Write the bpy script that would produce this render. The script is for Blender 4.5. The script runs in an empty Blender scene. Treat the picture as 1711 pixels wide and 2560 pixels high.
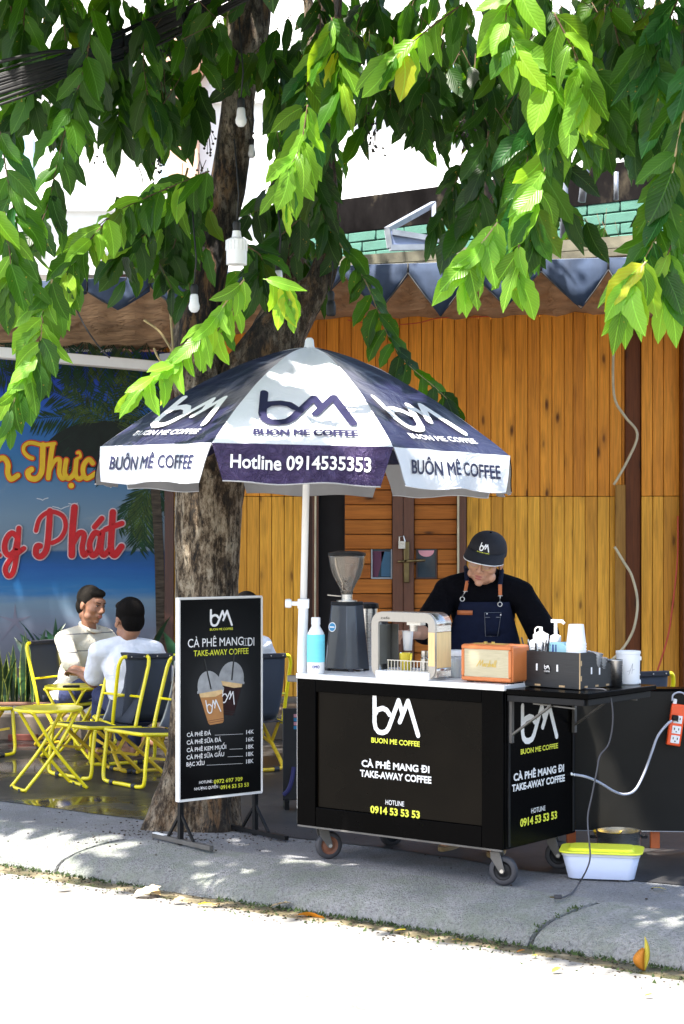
import bpy, math, random
import numpy as np
from mathutils import Vector, Matrix, noise as mnoise
R = math.radians
rnd = random.Random(7)
SC = bpy.context.scene
COL = SC.collection
# ------------------------------------------------------------------ camera, light, exposure
F = 4487.0; HZ = 1347.0; CX = 855.5; EYE = 1.51
cam = bpy.data.cameras.new('camera'); camo = bpy.data.objects.new('camera', cam); COL.objects.link(camo)
camo.location = (0, 0, EYE); camo.rotation_euler = (R(90), 0, 0)
cam.sensor_fit = 'VERTICAL'; cam.sensor_height = 36; cam.lens = 36 * F / 2560
cam.shift_y = (HZ - 1280) / 2560; cam.clip_end = 500; cam.clip_start = .05
SC.camera = camo
SUN = Vector((-.34, -.42, 1)).normalized()      # towards the sun
world = bpy.data.worlds.new('World'); SC.world = world; world.use_nodes = True
wn = world.node_tree.nodes; wl = world.node_tree.links
sky = wn.new('ShaderNodeTexSky'); sky.sky_type = 'NISHITA'; sky.sun_disc = False
sky.sun_elevation = math.asin(SUN.z); sky.sun_rotation = math.atan2(SUN.x, SUN.y)
sky.air_density = 1.0; sky.dust_density = 3.0; sky.ozone_density = .6
wl.new(sky.outputs[0], wn['Background'].inputs[0]); wn['Background'].inputs[1].default_value = .15
sl = bpy.data.lights.new('sun', 'SUN'); sl.energy = 5.0; sl.angle = R(.55); sl.color = (1, .94, .85)
so = bpy.data.objects.new('sun', sl); COL.objects.link(so); so.rotation_euler = SUN.to_track_quat('Z', 'Y').to_euler()
SC.view_settings.view_transform = 'Standard'; SC.view_settings.look = 'None'
SC.view_settings.exposure = 1.92; SC.view_settings.gamma = 1
SC.view_settings.use_curve_mapping = False
SC.cycles.max_bounces = 8; SC.cycles.transparent_max_bounces = 16
SC.cycles.use_denoising = True

def S(px, py, D):
    return Vector(((px - CX) / F * D, D, EYE - (py - HZ) / F * D))
def G(px, py, z=0.0):
    D = (EYE - z) * F / (py - HZ)
    return Vector(((px - CX) / F * D, D, z))

# ------------------------------------------------------------------ materials
def nmat(name):
    m = bpy.data.materials.new(name); m.use_nodes = True
    nt = m.node_tree
    return m, nt, nt.nodes, nt.links, nt.nodes['Principled BSDF']
def setv(b, k, v):
    if k in b.inputs: b.inputs[k].default_value = v
def c4(c): return (c[0], c[1], c[2], 1)
def lin(r, g, b):
    f = lambda v: (v / 255 / 12.92) if v / 255 <= .04045 else ((v / 255 + .055) / 1.055) ** 2.4
    return (f(r), f(g), f(b))
def ramp(N, stops, interp='LINEAR'):
    r = N.new('ShaderNodeValToRGB'); r.color_ramp.interpolation = interp
    e = r.color_ramp.elements
    while len(e) < len(stops): e.new(.5)
    for i, (p, c) in enumerate(stops):
        e[i].position = p; e[i].color = c4(c)
    return r
def noise(N, L, vec, scale, detail=4, rough=.55, dist=0):
    n = N.new('ShaderNodeTexNoise'); n.inputs['Scale'].default_value = scale; n.inputs['Detail'].default_value = detail
    n.inputs['Roughness'].default_value = rough; n.inputs['Distortion'].default_value = dist
    if vec is not None: L.new(vec, n.inputs['Vector'])
    return n
def mapped(N, L, scale=(1, 1, 1), rot=(0, 0, 0), world=False, loc=None):
    if world:
        g = N.new('ShaderNodeNewGeometry').outputs['Position']
    else:
        g = N.new('ShaderNodeTexCoord').outputs['Object']
    mp = N.new('ShaderNodeMapping'); mp.inputs['Scale'].default_value = scale; mp.inputs['Rotation'].default_value = rot
    L.new(g, mp.inputs['Vector'])
    return mp.outputs[0]
def mixc(N, L, fac, a, b, mode='MIX'):
    m = N.new('ShaderNodeMix'); m.data_type = 'RGBA'; m.blend_type = mode
    for s, v in ((0, fac), (6, a), (7, b)):
        if isinstance(v, (int, float)): m.inputs[s].default_value = v
        elif isinstance(v, tuple): m.inputs[s].default_value = c4(v)
        else: L.new(v, m.inputs[s])
    return m.outputs[2]
def bump(N, L, b, h, strength=.3, dist=.01):
    n = N.new('ShaderNodeBump'); n.inputs['Strength'].default_value = strength; n.inputs['Distance'].default_value = dist
    L.new(h, n.inputs['Height']); L.new(n.outputs[0], b.inputs['Normal'])
def simple(name, col, rough=.5, metal=0.0, bdist=.004, var=.12, vscale=9, bmp=0.0, bscale=60, coat=0, trans=0, sheen=0, stretch=(1, 1, 1), spec=None, alpha=None):
    m, nt, N, L, b = nmat(name)
    v = mapped(N, L, stretch)
    n = noise(N, L, v, vscale, 5)
    r = ramp(N, [(.3, tuple(x * (1 - var) for x in col)), (.7, tuple(min(1, x * (1 + var)) for x in col))])
    L.new(n.outputs[0], r.inputs[0]); L.new(r.outputs[0], b.inputs['Base Color'])
    rr = N.new('ShaderNodeMapRange'); rr.inputs[3].default_value = max(.02, rough - .08); rr.inputs[4].default_value = min(1, rough + .1)
    L.new(n.outputs[0], rr.inputs[0]); L.new(rr.outputs[0], b.inputs['Roughness'])
    setv(b, 'Metallic', metal); setv(b, 'Coat Weight', coat); setv(b, 'Transmission Weight', trans); setv(b, 'Sheen Weight', sheen)
    if spec is not None: setv(b, 'Specular IOR Level', spec)
    if alpha is not None: setv(b, 'Alpha', alpha)
    if bmp:
        n2 = noise(N, L, v, bscale, 3); bump(N, L, b, n2.outputs[0], bmp, bdist)
    return m
M = {}
M['white'] = simple('white_paint', (.8, .8, .79), .4, var=.04)
M['white_plastic'] = simple('white_plastic', (.82, .83, .84), .3, var=.03)
M['print_white'] = simple('white_print', (.82, .82, .82), .45, var=.02)
M['print_yellow'] = simple('yellow_print', (.75, .78, .06), .45, var=.03)
M['black'] = simple('black_gloss_laminate', (.0012, .0011, .0012), .22, var=.3, vscale=3, spec=.035)
M['black_panel'] = simple('black_acrylic_panel', (.0045, .0033, .002), .22, var=.5, vscale=2, spec=.08)  # brown tint in the black stands in for warm reflections
M['black_metal'] = simple('black_metal', (.008, .008, .009), .45, spec=.2, var=.3, bmp=.1)
M['grey_metal'] = simple('grey_metal', (.12, .115, .11), .42, metal=.5, var=.25)
M['steel'] = simple('brushed_steel', (.55, .54, .52), .28, metal=1, var=.1, stretch=(1, 1, 30), vscale=20)
M['steel_warm'] = simple('satin_aluminium', (.40, .37, .33), .4, metal=.6, var=.08, stretch=(40, 40, 2), vscale=12)
M['rubber'] = simple('black_rubber', (.03, .03, .036), .6, var=.25, bmp=.2)
M['rim_rust'] = simple('rusty_brown_wheel_rim', (.16, .06, .03), .6, var=.4)
M['yellow'] = simple('yellow_enamel', (.86, .72, .010), .3, var=.1, vscale=14, coat=.3)
M['yellow_deep'] = simple('deep_yellow_enamel', (.68, .46, .02), .45, var=.25, vscale=20)  # darker, more orange yellow than the main enamel
M['orange_pl'] = simple('orange_plastic', (.85, .09, .015), .35, var=.05)
M['orange_wood'] = simple('orange_brown_paint', (.5, .11, .02), .5, var=.2)
M['speaker_skin'] = simple('orange_vinyl', (.56, .17, .045), .42, var=.06, bmp=.4, bscale=300)
M['grille'] = simple('cream_woven_grille', (.47, .42, .28), .8, var=.12, vscale=60, stretch=(.3, 1, 8), bmp=.4, bscale=200)
M['gold'] = simple('gold_print', (.5, .36, .1), .35, metal=.6)
M['paper'] = simple('paper_cup', (.85, .85, .85), .6, var=.02)
M['skin'] = simple('skin_light', (.50, .26, .16), .5, var=.1, vscale=20)
M['skin_dark'] = simple('skin_tanned', (.27, .125, .07), .5, var=.15, vscale=20)
M['lips'] = simple('lips', (.36, .11, .085), .45, var=.05)
M['hair'] = simple('dark_hair', (.006, .005, .0045), .85, spec=.08, var=.3, stretch=(1, 1, 6), vscale=60, bmp=.6, bscale=120)
M['hair_grey'] = simple('greying_hair', (.013, .011, .009), .85, spec=.1, var=.4, stretch=(1, 1, 5), vscale=60, bmp=.6, bscale=120)
M['shirt_black'] = simple('black_cotton', (.0028, .0028, .0045), .9, spec=.08, var=.2, bmp=.9, bdist=.03, bscale=9)
M['denim'] = simple('navy_denim', (.007, .010, .026), .85, spec=.12, var=.18, vscale=40, bmp=.7, bdist=.02, bscale=9)
M['shirt_white'] = simple('white_cotton', (.74, .76, .83), .85, var=.03, bmp=.9, bdist=.035, bscale=8)
M['jeans'] = simple('dark_blue_trousers', (.025, .034, .10), .85, var=.25, bmp=.9, bdist=.03, bscale=9)
M['sling'] = None
M['leather'] = simple('tan_leather', (.42, .12, .035), .5, var=.15, bmp=.3)
M['cyan_label'] = simple('cyan_bottle_label', (.16, .66, .78), .35, var=.06, stretch=(1, 1, 6))
M['blue_print'] = simple('dark_blue_print', (.02, .05, .3), .4)
M['badge_blue'] = simple('blue_badge', (.02, .25, .5), .3)
M['bamboo'] = simple('bamboo_veneer', (.72, .53, .25), .5, var=.12, stretch=(30, 30, 1.5), vscale=5)
M['glass_dark'] = simple('dark_window_glass', (.02, .04, .06), .1, var=.2)
M['cream_jar'] = simple('pale_green_jar_contents', (.62, .68, .5), .4, var=.05)
M['ply'] = simple('plywood_edge', (.5, .34, .18), .7, var=.15)
M['box_black'] = simple('black_wood_laminate', (.018, .018, .02), .42, var=.4, stretch=(2, 2, 60), vscale=5)
M['cord'] = simple('dark_cord', (.05, .05, .06), .5)
M['cord_grey'] = simple('grey_cord', (.42, .44, .52), .5)
M['cord_red'] = simple('red_cord', (.45, .05, .02), .5)
M['cord_cream'] = simple('cream_cable', (.5, .44, .3), .6, var=.2)
M['cable_black'] = simple('black_cable', (.01, .01, .011), .6, var=.3)
M['mild_blue'] = simple('pale_blue_card', (.4, .72, .8), .5)
M['brown_dark'] = simple('dark_brown_wood', (.05, .014, .007), .5, var=.3, stretch=(8, 8, 1), bmp=.3)
M['brown_frame'] = simple('brown_door_frame', (.11, .035, .014), .45, var=.25, stretch=(14, 14, 1), vscale=6, bmp=.2)
M['void'] = simple('dark_interior', (.006, .004, .004), .9)
M['alu'] = simple('grey_aluminium', (.3, .32, .36), .4, metal=.7, var=.15)
M['brass'] = simple('old_brass', (.2, .15, .07), .4, metal=.9, var=.3)
M['concrete_ledge'] = simple('weathered_concrete_ledge', (.12, .115, .085), .9, var=.5, vscale=4, bmp=.5)
M['pot_soil'] = simple('soil', (.03, .02, .012), .95, var=.4)
M['planter_white'] = simple('white_planter_panels', (.55, .55, .52), .6, var=.15, vscale=4)
M['brown_rail'] = simple('brown_rail', (.13, .06, .035), .6, var=.3)
M['red_brick_bit'] = simple('dark_red_block', (.1, .02, .012), .8, var=.3)
M['snake'] = None
M['blue_trim'] = simple('violet_cloth', (.03, .03, .14), .6)
M['pink'] = simple('pink_print', (.7, .3, .35), .5)
M['coffee_milk'] = simple('milk_coffee_print', (.46, .22, .08), .45, var=.12, vscale=20)
M['coffee_black'] = simple('black_coffee_print', (.03, .012, .012), .35, var=.3)
M['foam_print'] = simple('cream_foam_print', (.72, .5, .25), .5, var=.15, vscale=25)
M['lid_print'] = simple('clear_lid_print', (.33, .34, .35), .4, var=.2, vscale=25)
M['straw_print'] = simple('straw_print', (.03, .03, .03), .4)
M['menu_black'] = None
M['bulb'] = simple('frosted_bulb', (.8, .8, .82), .25, var=.03)
M['banner_yellow'] = simple('banner_gold_letters', (.50, .32, .012), .5, var=.12, spec=.2)
M['banner_red'] = simple('banner_red_letters', (.34, .006, .010), .5, var=.1, spec=.2)
M['banner_outline_red'] = simple('banner_red_outline', (.4, .04, .01), .4, spec=.12)
M['banner_outline_white'] = simple('banner_pale_outline', (.42, .32, .34), .5, spec=.12)
M['palm_print'] = simple('printed_palm_green', (.006, .026, .011), .4, var=.5, vscale=12, spec=.12)
M['palm_print_lit'] = simple('printed_palm_yellow_green', (.035, .06, .012), .4, var=.5, vscale=12, spec=.12)
M['palm_dark'] = simple('printed_palm_dark', (.006, .01, .008), .4, var=.4, spec=.12)
M['palm_trunk_print'] = simple('printed_palm_trunk', (.04, .03, .022), .4, var=.8, stretch=(1, 1, 6), vscale=8, spec=.12)
M['moss'] = simple('moss', (.035, .06, .015), .95, var=.5, vscale=30)
M['sandal'] = simple('tan_sandal', (.3, .2, .09), .6)
M['peach'] = simple('peach_wall', (.62, .38, .26), .8, var=.06)
M['window_blue'] = simple('pale_blue_window', (.35, .5, .62), .3)

def glassy(name, col, rough=.08, alpha=.35, ior=1.45):
    m, nt, N, L, b = nmat(name)
    t = N.new('ShaderNodeBsdfTransparent'); t.inputs[0].default_value = c4(col)
    g = N.new('ShaderNodeBsdfGlossy'); g.inputs[0].default_value = (.9, .9, .9, 1); g.inputs[1].default_value = rough
    d = N.new('ShaderNodeBsdfDiffuse'); d.inputs[0].default_value = c4(col)
    fr = N.new('ShaderNodeFresnel'); fr.inputs[0].default_value = ior
    m1 = N.new('ShaderNodeMixShader'); m1.inputs[0].default_value = alpha
    L.new(t.outputs[0], m1.inputs[1]); L.new(d.outputs[0], m1.inputs[2])
    m2 = N.new('ShaderNodeMixShader'); L.new(fr.outputs[0], m2.inputs[0]); L.new(m1.outputs[0], m2.inputs[1]); L.new(g.outputs[0], m2.inputs[2])
    L.new(m2.outputs[0], N['Material Output'].inputs[0])
    return m
M['clear'] = glassy('clear_plastic', (.93, .95, .97), .06, .3)
M['smoky'] = glassy('smoky_clear_plastic', (.78, .72, .64), .05, .16)
M['frosted'] = glassy('frosted_plastic', (.62, .7, .9), .3, .72)
M['lens'] = glassy('glasses_lens', (.9, .9, .9), .03, .03)
M['mesh_sling'] = glassy('charcoal_mesh_fabric', (.10, .115, .15), .5, .58, 1.05)
M['sling'] = simple('charcoal_sling_fabric', (.022, .024, .034), .8, var=.15, bmp=.3, bscale=200)
M['milky'] = glassy('milky_plastic', (.8, .82, .85), .2, .7)

def emask(N, L, thr, wid, sc, vec=None):
    pass
# wood planks: grain along z, knots, per plank tone
def wood(name, base, dark, rot=(0, 0, 0), tone=.25, redder=None):
    m, nt, N, L, b = nmat(name)
    oi = N.new('ShaderNodeObjectInfo')
    tc = N.new('ShaderNodeTexCoord').outputs['Object']
    off = N.new('ShaderNodeVectorMath'); off.operation = 'ADD'; L.new(tc, off.inputs[0])
    cmb = N.new('ShaderNodeCombineXYZ'); mu = N.new('ShaderNodeMath'); mu.operation = 'MULTIPLY'; mu.inputs[1].default_value = 37
    L.new(oi.outputs['Random'], mu.inputs[0]); L.new(mu.outputs[0], cmb.inputs[0]); L.new(mu.outputs[0], cmb.inputs[2]); L.new(cmb.outputs[0], off.inputs[1])
    mp = N.new('ShaderNodeMapping'); mp.inputs['Rotation'].default_value = rot; L.new(off.outputs[0], mp.inputs[0])
    s1 = N.new('ShaderNodeMapping'); s1.inputs['Scale'].default_value = (22, 22, 1.3); L.new(mp.outputs[0], s1.inputs[0])
    n1 = noise(N, L, s1.outputs[0], 1.6, 5, .6, 1.2)
    s2 = N.new('ShaderNodeMapping'); s2.inputs['Scale'].default_value = (90, 90, 2.2); L.new(mp.outputs[0], s2.inputs[0])
    n2 = noise(N, L, s2.outputs[0], 1.5, 3, .6)
    s3 = N.new('ShaderNodeMapping'); s3.inputs['Scale'].default_value = (10, 10, 3.2); L.new(mp.outputs[0], s3.inputs[0])
    wob = noise(N, L, s3.outputs[0], 2.2, 2)
    av = N.new('ShaderNodeMixRGB'); av.inputs[0].default_value = .12; L.new(s3.outputs[0], av.inputs[1]); L.new(wob.outputs['Color'], av.inputs[2])
    vo = N.new('ShaderNodeTexVoronoi'); vo.inputs['Scale'].default_value = .9; vo.inputs['Randomness'].default_value = 1; L.new(av.outputs[0], vo.inputs['Vector'])
    kn = ramp(N, [(0.03, (.95, .95, .95)), (.09, (.7, .7, .7)), (.14, (.25, .25, .25)), (.32, (0, 0, 0))]); L.new(vo.outputs['Distance'], kn.inputs[0])
    r1 = ramp(N, [(.28, tuple(x * .74 for x in base)), (.5, base), (.75, tuple(min(1, x * 1.22) for x in base))]); L.new(n1.outputs[0], r1.inputs[0])
    r2 = ramp(N, [(.35, (.72, .66, .6)), (.6, (1, 1, 1))]); L.new(n2.outputs[0], r2.inputs[0])
    c = mixc(N, L, .65, r1.outputs[0], r2.outputs[0], 'MULTIPLY')
    tr = ramp(N, [(0, (1 - tone, 1 - tone * 1.3, 1 - tone * 1.3)), (.45, (1, .97, .95)), (1, (1.0, 1.0, 1.0))]); L.new(oi.outputs['Random'], tr.inputs[0])
    c = mixc(N, L, 1.0, c, tr.outputs[0], 'MULTIPLY')
    big = noise(N, L, mapped(N, L, (1.1, 1.1, .6), world=True), 1.3, 4); br = ramp(N, [(.38, (.7, .6, .5)), (.62, (1, 1, 1))]); L.new(big.outputs[0], br.inputs[0])
    c = mixc(N, L, .55, c, br.outputs[0], 'MULTIPLY')
    c = mixc(N, L, kn.outputs[0], c, dark)
    L.new(c, b.inputs['Base Color'])
    setv(b, 'Roughness', .5); setv(b, 'Specular IOR Level', .2)
    bump(N, L, b, n2.outputs[0], .25, .002)
    return m
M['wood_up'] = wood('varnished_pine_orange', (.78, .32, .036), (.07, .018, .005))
M['wood_low'] = wood('varnished_pine_yellow', (.80, .41, .05), (.08, .025, .006))  # yellower lower tier: varnish tone with bounce glow put into the colour
M['wood_door'] = wood('door_board_pine', (.42, .14, .022), (.04, .012, .004), rot=(0, R(90), 0))
M['wood_dirty'] = wood('stained_pine', (.36, .19, .04), (.02, .01, .005), tone=.5)

# bark
m, nt, N, L, b = nmat('mottled_bark')
v = mapped(N, L, (1, 1, .38))
n1 = noise(N, L, v, 15, 10, .78, .12); n2 = noise(N, L, v, 55, 8, .78, .1); n3 = noise(N, L, v, 3.2, 4, .6, .5)
r1 = ramp(N, [(.40, (.03, .021, .012)), (.465, (.13, .085, .045)), (.53, (.46, .37, .26)), (.60, (.68, .59, .45))]); L.new(n1.outputs[0], r1.inputs[0])
r2 = ramp(N, [(.40, (.05, .04, .028)), (.48, (.85, .82, .78)), (.6, (1, 1, 1))]); L.new(n2.outputs[0], r2.inputs[0])
c = mixc(N, L, .9, r1.outputs[0], r2.outputs[0], 'MULTIPLY')
r3 = ramp(N, [(.42, (0, 0, 0)), (.6, (1, 1, 1))]); L.new(n3.outputs[0], r3.inputs[0])
g1 = ramp(N, [(.47, (.010, .007, .005)), (.52, (.05, .028, .014)), (.60, (.24, .13, .05))]); g0 = noise(N, L, mapped(N, L, (2.2, 2.2, .5)), 7, 8, .72, .8); L.new(g0.outputs[0], g1.inputs[0])
c2 = mixc(N, L, .9, g1.outputs[0], r2.outputs[0], 'MULTIPLY')
tcg = N.new('ShaderNodeNewGeometry'); sx = N.new('ShaderNodeSeparateXYZ'); L.new(tcg.outputs['Position'], sx.inputs[0])
hz = N.new('ShaderNodeMapRange'); hz.inputs[1].default_value = 2.0; hz.inputs[2].default_value = 2.5; L.new(sx.outputs[2], hz.inputs[0])   # darker bark colour above the fork
lo = N.new('ShaderNodeMapRange'); lo.inputs[1].default_value = .62; lo.inputs[2].default_value = .3; L.new(sx.outputs[2], lo.inputs[0])   # mossy dark foot
mx = N.new('ShaderNodeMath'); mx.operation = 'MAXIMUM'
hh = N.new('ShaderNodeMath'); hh.operation = 'MULTIPLY'; hh.inputs[1].default_value = .85; L.new(hz.outputs[0], hh.inputs[0])
L.new(hh.outputs[0], mx.inputs[0]); l2 = N.new('ShaderNodeMath'); l2.operation = 'MULTIPLY'; l2.inputs[1].default_value = .6; L.new(lo.outputs[0], l2.inputs[0]); L.new(l2.outputs[0], mx.inputs[1])
f = N.new('ShaderNodeMath'); f.operation = 'MULTIPLY'; f.use_clamp = True; r3i = N.new('ShaderNodeMath'); r3i.operation = 'ADD'; r3i.inputs[1].default_value = .45; L.new(r3.outputs[0], r3i.inputs[0]); L.new(r3i.outputs[0], f.inputs[0]); L.new(mx.outputs[0], f.inputs[1])
c = mixc(N, L, f.outputs[0], c, c2); L.new(c, b.inputs['Base Color']); setv(b, 'Roughness', .9)
bsum = N.new('ShaderNodeMath'); L.new(n1.outputs[0], bsum.inputs[0]); L.new(n2.outputs[0], bsum.inputs[1]); bump(N, L, b, bsum.outputs[0], 1.0, .045)
M['bark'] = m
M['twig'] = simple('brown_twig', (.10, .06, .03), .8, var=.3)
M['twig_light'] = simple('pale_green_twig', (.34, .26, .12), .7, var=.2)
M['berry'] = simple('dark_fruit', (.012, .008, .006), .5)

def leafmat(name, col, trans, tmix, rough=.36, spot=(.5, .3, .05)):
    m, nt, N, L, b = nmat(name)
    uv = N.new('ShaderNodeUVMap'); sp = N.new('ShaderNodeSeparateXYZ'); L.new(uv.outputs[0], sp.inputs[0])
    def math_(op, a, bb=None):
        n = N.new('ShaderNodeMath'); n.operation = op
        for i, q in enumerate((a, bb)):
            if q is None: continue
            if isinstance(q, (int, float)): n.inputs[i].default_value = q
            else: L.new(q, n.inputs[i])
        return n.outputs[0]
    u = math_('ABSOLUTE', math_('SUBTRACT', sp.outputs[0], .5))
    vein = math_('FRACT', math_('SUBTRACT', math_('MULTIPLY', sp.outputs[1], 11), math_('MULTIPLY', u, 7)))
    vd = math_('ABSOLUTE', math_('SUBTRACT', vein, .5))
    vm = math_('LESS_THAN', vd, .07)
    mid = math_('LESS_THAN', u, .022)
    vmask = math_('MAXIMUM', mid, math_('MULTIPLY', vm, .35))
    g = N.new('ShaderNodeNewGeometry'); oi = N.new('ShaderNodeObjectInfo')
    rv = math_('FRACT', math_('ADD', g.outputs['Random Per Island'], oi.outputs['Random']))
    cr = ramp(N, [(0, tuple(x * .62 for x in col)), (.4, col), (.8, tuple(x * 1.25 for x in col)), (.965, (col[0] * 1.7, col[1] * 1.25, col[2])), (1, (col[0] * 2.6, col[1] * 1.25, col[2] * .8))])
    L.new(rv, cr.inputs[0])
    c = mixc(N, L, math_('MULTIPLY', vmask, .5), cr.outputs[0], tuple(min(1, x * 2.3 + .03) for x in col))
    nz = noise(N, L, mapped(N, L, (1, 1, 1), world=True), 60, 3); sr = ramp(N, [(.70, (0, 0, 0)), (.74, (1, 1, 1))]); L.new(nz.outputs[0], sr.inputs[0])
    c = mixc(N, L, math_('MULTIPLY', sr.outputs[0], .5), c, spot)
    L.new(c, b.inputs['Base Color']); setv(b, 'Roughness', rough); setv(b, 'Specular IOR Level', .3)
    bump(N, L, b, math_('SUBTRACT', vd, math_('MULTIPLY', mid, .6)), .35, .004)
    t = N.new('ShaderNodeBsdfTranslucent')
    tcn = mixc(N, L, 1.0, c, trans, 'MULTIPLY'); L.new(tcn, t.inputs[0])
    ms = N.new('ShaderNodeMixShader'); ms.inputs[0].default_value = tmix
    L.new(b.outputs[0], ms.inputs[1]); L.new(t.outputs[0], ms.inputs[2]); L.new(ms.outputs[0], N['Material Output'].inputs[0])
    return m
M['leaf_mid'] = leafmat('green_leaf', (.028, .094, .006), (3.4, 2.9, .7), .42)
M['leaf_dark'] = leafmat('dark_green_leaf', (.0115, .044, .004), (3.6, 3.0, .7), .34)  # deeper green; canopy shade also put into the colour
M['leaf_light'] = leafmat('young_sunlit_leaf', (.15, .32, .03), (2.2, 2.0, .7), .5)  # young leaves; sunlit and backlit brightness also put into the colour
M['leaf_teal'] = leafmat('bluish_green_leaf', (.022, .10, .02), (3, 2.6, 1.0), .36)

# ------------------------------------------------------------------ object helpers
def thing(name, label, cat, loc=(0, 0, 0), rotz=0, group=None, rot=None):
    o = bpy.data.objects.new(name, None); COL.objects.link(o); o.empty_display_size = .05
    o.location = loc; o.rotation_euler = rot if rot else (0, 0, rotz)
    o['label'] = label; o['category'] = cat
    if group: o['group'] = group
    return o
def tag(o, label=None, cat=None, group=None, kind=None):
    if label: o['label'] = label
    if cat: o['category'] = cat
    if group: o['group'] = group
    if kind: o['kind'] = kind
    return o
class MB:
    def __init__(s): s.v = []; s.f = []; s.uv = None
    def add(s, vs, fs):
        k = len(s.v); s.v += [tuple(p) for p in vs]; s.f += [tuple(i + k for i in f) for f in fs]; return s
    def box(s, c, d, rot=None):
        x, y, z = d[0] / 2, d[1] / 2, d[2] / 2
        vs = [Vector(p) for p in ((-x, -y, -z), (x, -y, -z), (x, y, -z), (-x, y, -z), (-x, -y, z), (x, -y, z), (x, y, z), (-x, y, z))]
        if rot is not None:
            m = rot if isinstance(rot, Matrix) else Matrix.Rotation(rot, 3, 'Z'); vs = [m @ p for p in vs]
        c = Vector(c)
        return s.add([p + c for p in vs], [(0, 3, 2, 1), (4, 5, 6, 7), (0, 1, 5, 4), (1, 2, 6, 5), (2, 3, 7, 6), (3, 0, 4, 7)])
    def bar(s, a, b, w, h=None):
        a = Vector(a); b = Vector(b); d = b - a; h = h or w
        q = d.to_track_quat('Z', 'Y').to_matrix()
        return s.box((a + b) / 2, (w, h, d.length), q)
    def tube(s, pts, r, n=8, closed=False, caps=True):
        pts = [Vector(p) for p in pts]; rs = r if isinstance(r, (list, tuple)) else [r] * len(pts)
        k = len(pts); vs = []; up = None
        for i, p in enumerate(pts):
            if closed: t = pts[(i + 1) % k] - pts[i - 1]
            else: t = pts[min(i + 1, k - 1)] - pts[max(i - 1, 0)]
            t = t.normalized() if t.length > 1e-9 else Vector((0, 0, 1))
            if up is None: up = t.orthogonal().normalized()
            up = (up - t * up.dot(t)); up = up.normalized() if up.length > 1e-6 else t.orthogonal().normalized()
            w = t.cross(up)
            for j in range(n):
                a = 2 * math.pi * j / n
                vs.append(p + (up * math.cos(a) + w * math.sin(a)) * rs[i])
        fs = []
        for i in range(k if closed else k - 1):
            i2 = (i + 1) % k
            for j in range(n):
                j2 = (j + 1) % n
                fs.append((i * n + j, i * n + j2, i2 * n + j2, i2 * n + j))
        if caps and not closed:
            fs.append(tuple(range(n - 1, -1, -1))); fs.append(tuple((k - 1) * n + j for j in range(n)))
        return s.add(vs, fs)
    def lathe(s, prof, n=20, c=(0, 0, 0), m=None, cap=True):
        vs = []; c = Vector(c)
        for r, z in prof:
            for j in range(n):
                a = 2 * math.pi * j / n; p = Vector((r * math.cos(a), r * math.sin(a), z))
                if m: p = m @ p
                vs.append(p + c)
        fs = [(i * n + j, i * n + (j + 1) % n, (i + 1) * n + (j + 1) % n, (i + 1) * n + j) for i in range(len(prof) - 1) for j in range(n)]
        if cap:
            if prof[0][0] > 1e-5: fs.append(tuple(range(n - 1, -1, -1)))
            if prof[-1][0] > 1e-5: fs.append(tuple((len(prof) - 1) * n + j for j in range(n)))
        return s.add(vs, fs)
    def ell(s, c, r, m=None, nu=16, nv=10):
        r = (r, r, r) if isinstance(r, (int, float)) else r
        vs = [];c = Vector(c)
        for i in range(nv + 1):
            th = math.pi * i / nv
            for j in range(nu):
                a = 2 * math.pi * j / nu
                p = Vector((r[0] * math.sin(th) * math.cos(a), r[1] * math.sin(th) * math.sin(a), r[2] * math.cos(th)))
                if m: p = m @ p
                vs.append(p + c)
        fs = [(i * nu + j, (i + 1) * nu + j, (i + 1) * nu + (j + 1) % nu, i * nu + (j + 1) % nu) for i in range(nv) for j in range(nu)]
        return s.add(vs, fs)
    def cap(s, a, b, ra, rb, n=14):
        a = Vector(a); b = Vector(b); d = b - a; ln = max(d.length, 1e-5); q = d.to_track_quat('Z', 'Y').to_matrix()
        pr = [(max(1e-4, ra * math.sin(t)), -ra * math.cos(t)) for t in [i * math.pi / 2 / 5 for i in range(6)]]
        pr += [(max(1e-4, rb * math.cos(t)), ln + rb * math.sin(t)) for t in [i * math.pi / 2 / 5 for i in range(6)]]
        return s.lathe(pr, n, a, q)
    def prism(s, poly, y0, y1):      # poly in (x,z), extruded in y
        n = len(poly)
        vs = [(x, y0, z) for x, z in poly] + [(x, y1, z) for x, z in poly]
        fs = [tuple(range(n)), tuple(range(2 * n - 1, n - 1, -1))] + [(i, i + n, (i + 1) % n + n, (i + 1) % n) for i in range(n)]
        return s.add(vs, fs)
    def build(s, name, mat, parent=None, smooth=False, bevel=0, seg=2, solid=0, remesh=0, smoothmod=0, auto=None):
        me = bpy.data.meshes.new(name); me.from_pydata(s.v, [], s.f)
        if s.uv:
            ul = me.uv_layers.new(name='UVMap')
            arr = np.array(s.uv, dtype=np.float32); idx = np.zeros(len(me.loops), dtype=np.int32); me.loops.foreach_get('vertex_index', idx)
            ul.data.foreach_set('uv', arr[idx].ravel())
        me.update()
        o = bpy.data.objects.new(name, me); COL.objects.link(o)
        for mm in (mat if isinstance(mat, list) else [mat]):
            if mm: me.materials.append(mm)
        if parent: o.parent = parent
        if smooth: me.polygons.foreach_set('use_smooth', [True] * len(me.polygons))
        if auto is not None:
            me.polygons.foreach_set('use_smooth', [True] * len(me.polygons)); me.set_sharp_from_angle(angle=R(auto))
        if remesh:
            d = o.modifiers.new('remesh', 'REMESH'); d.mode = 'VOXEL'; d.voxel_size = remesh; d.use_smooth_shade = True
            q = o.modifiers.new('smooth', 'SMOOTH'); q.factor = .5; q.iterations = smoothmod or 4
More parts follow.
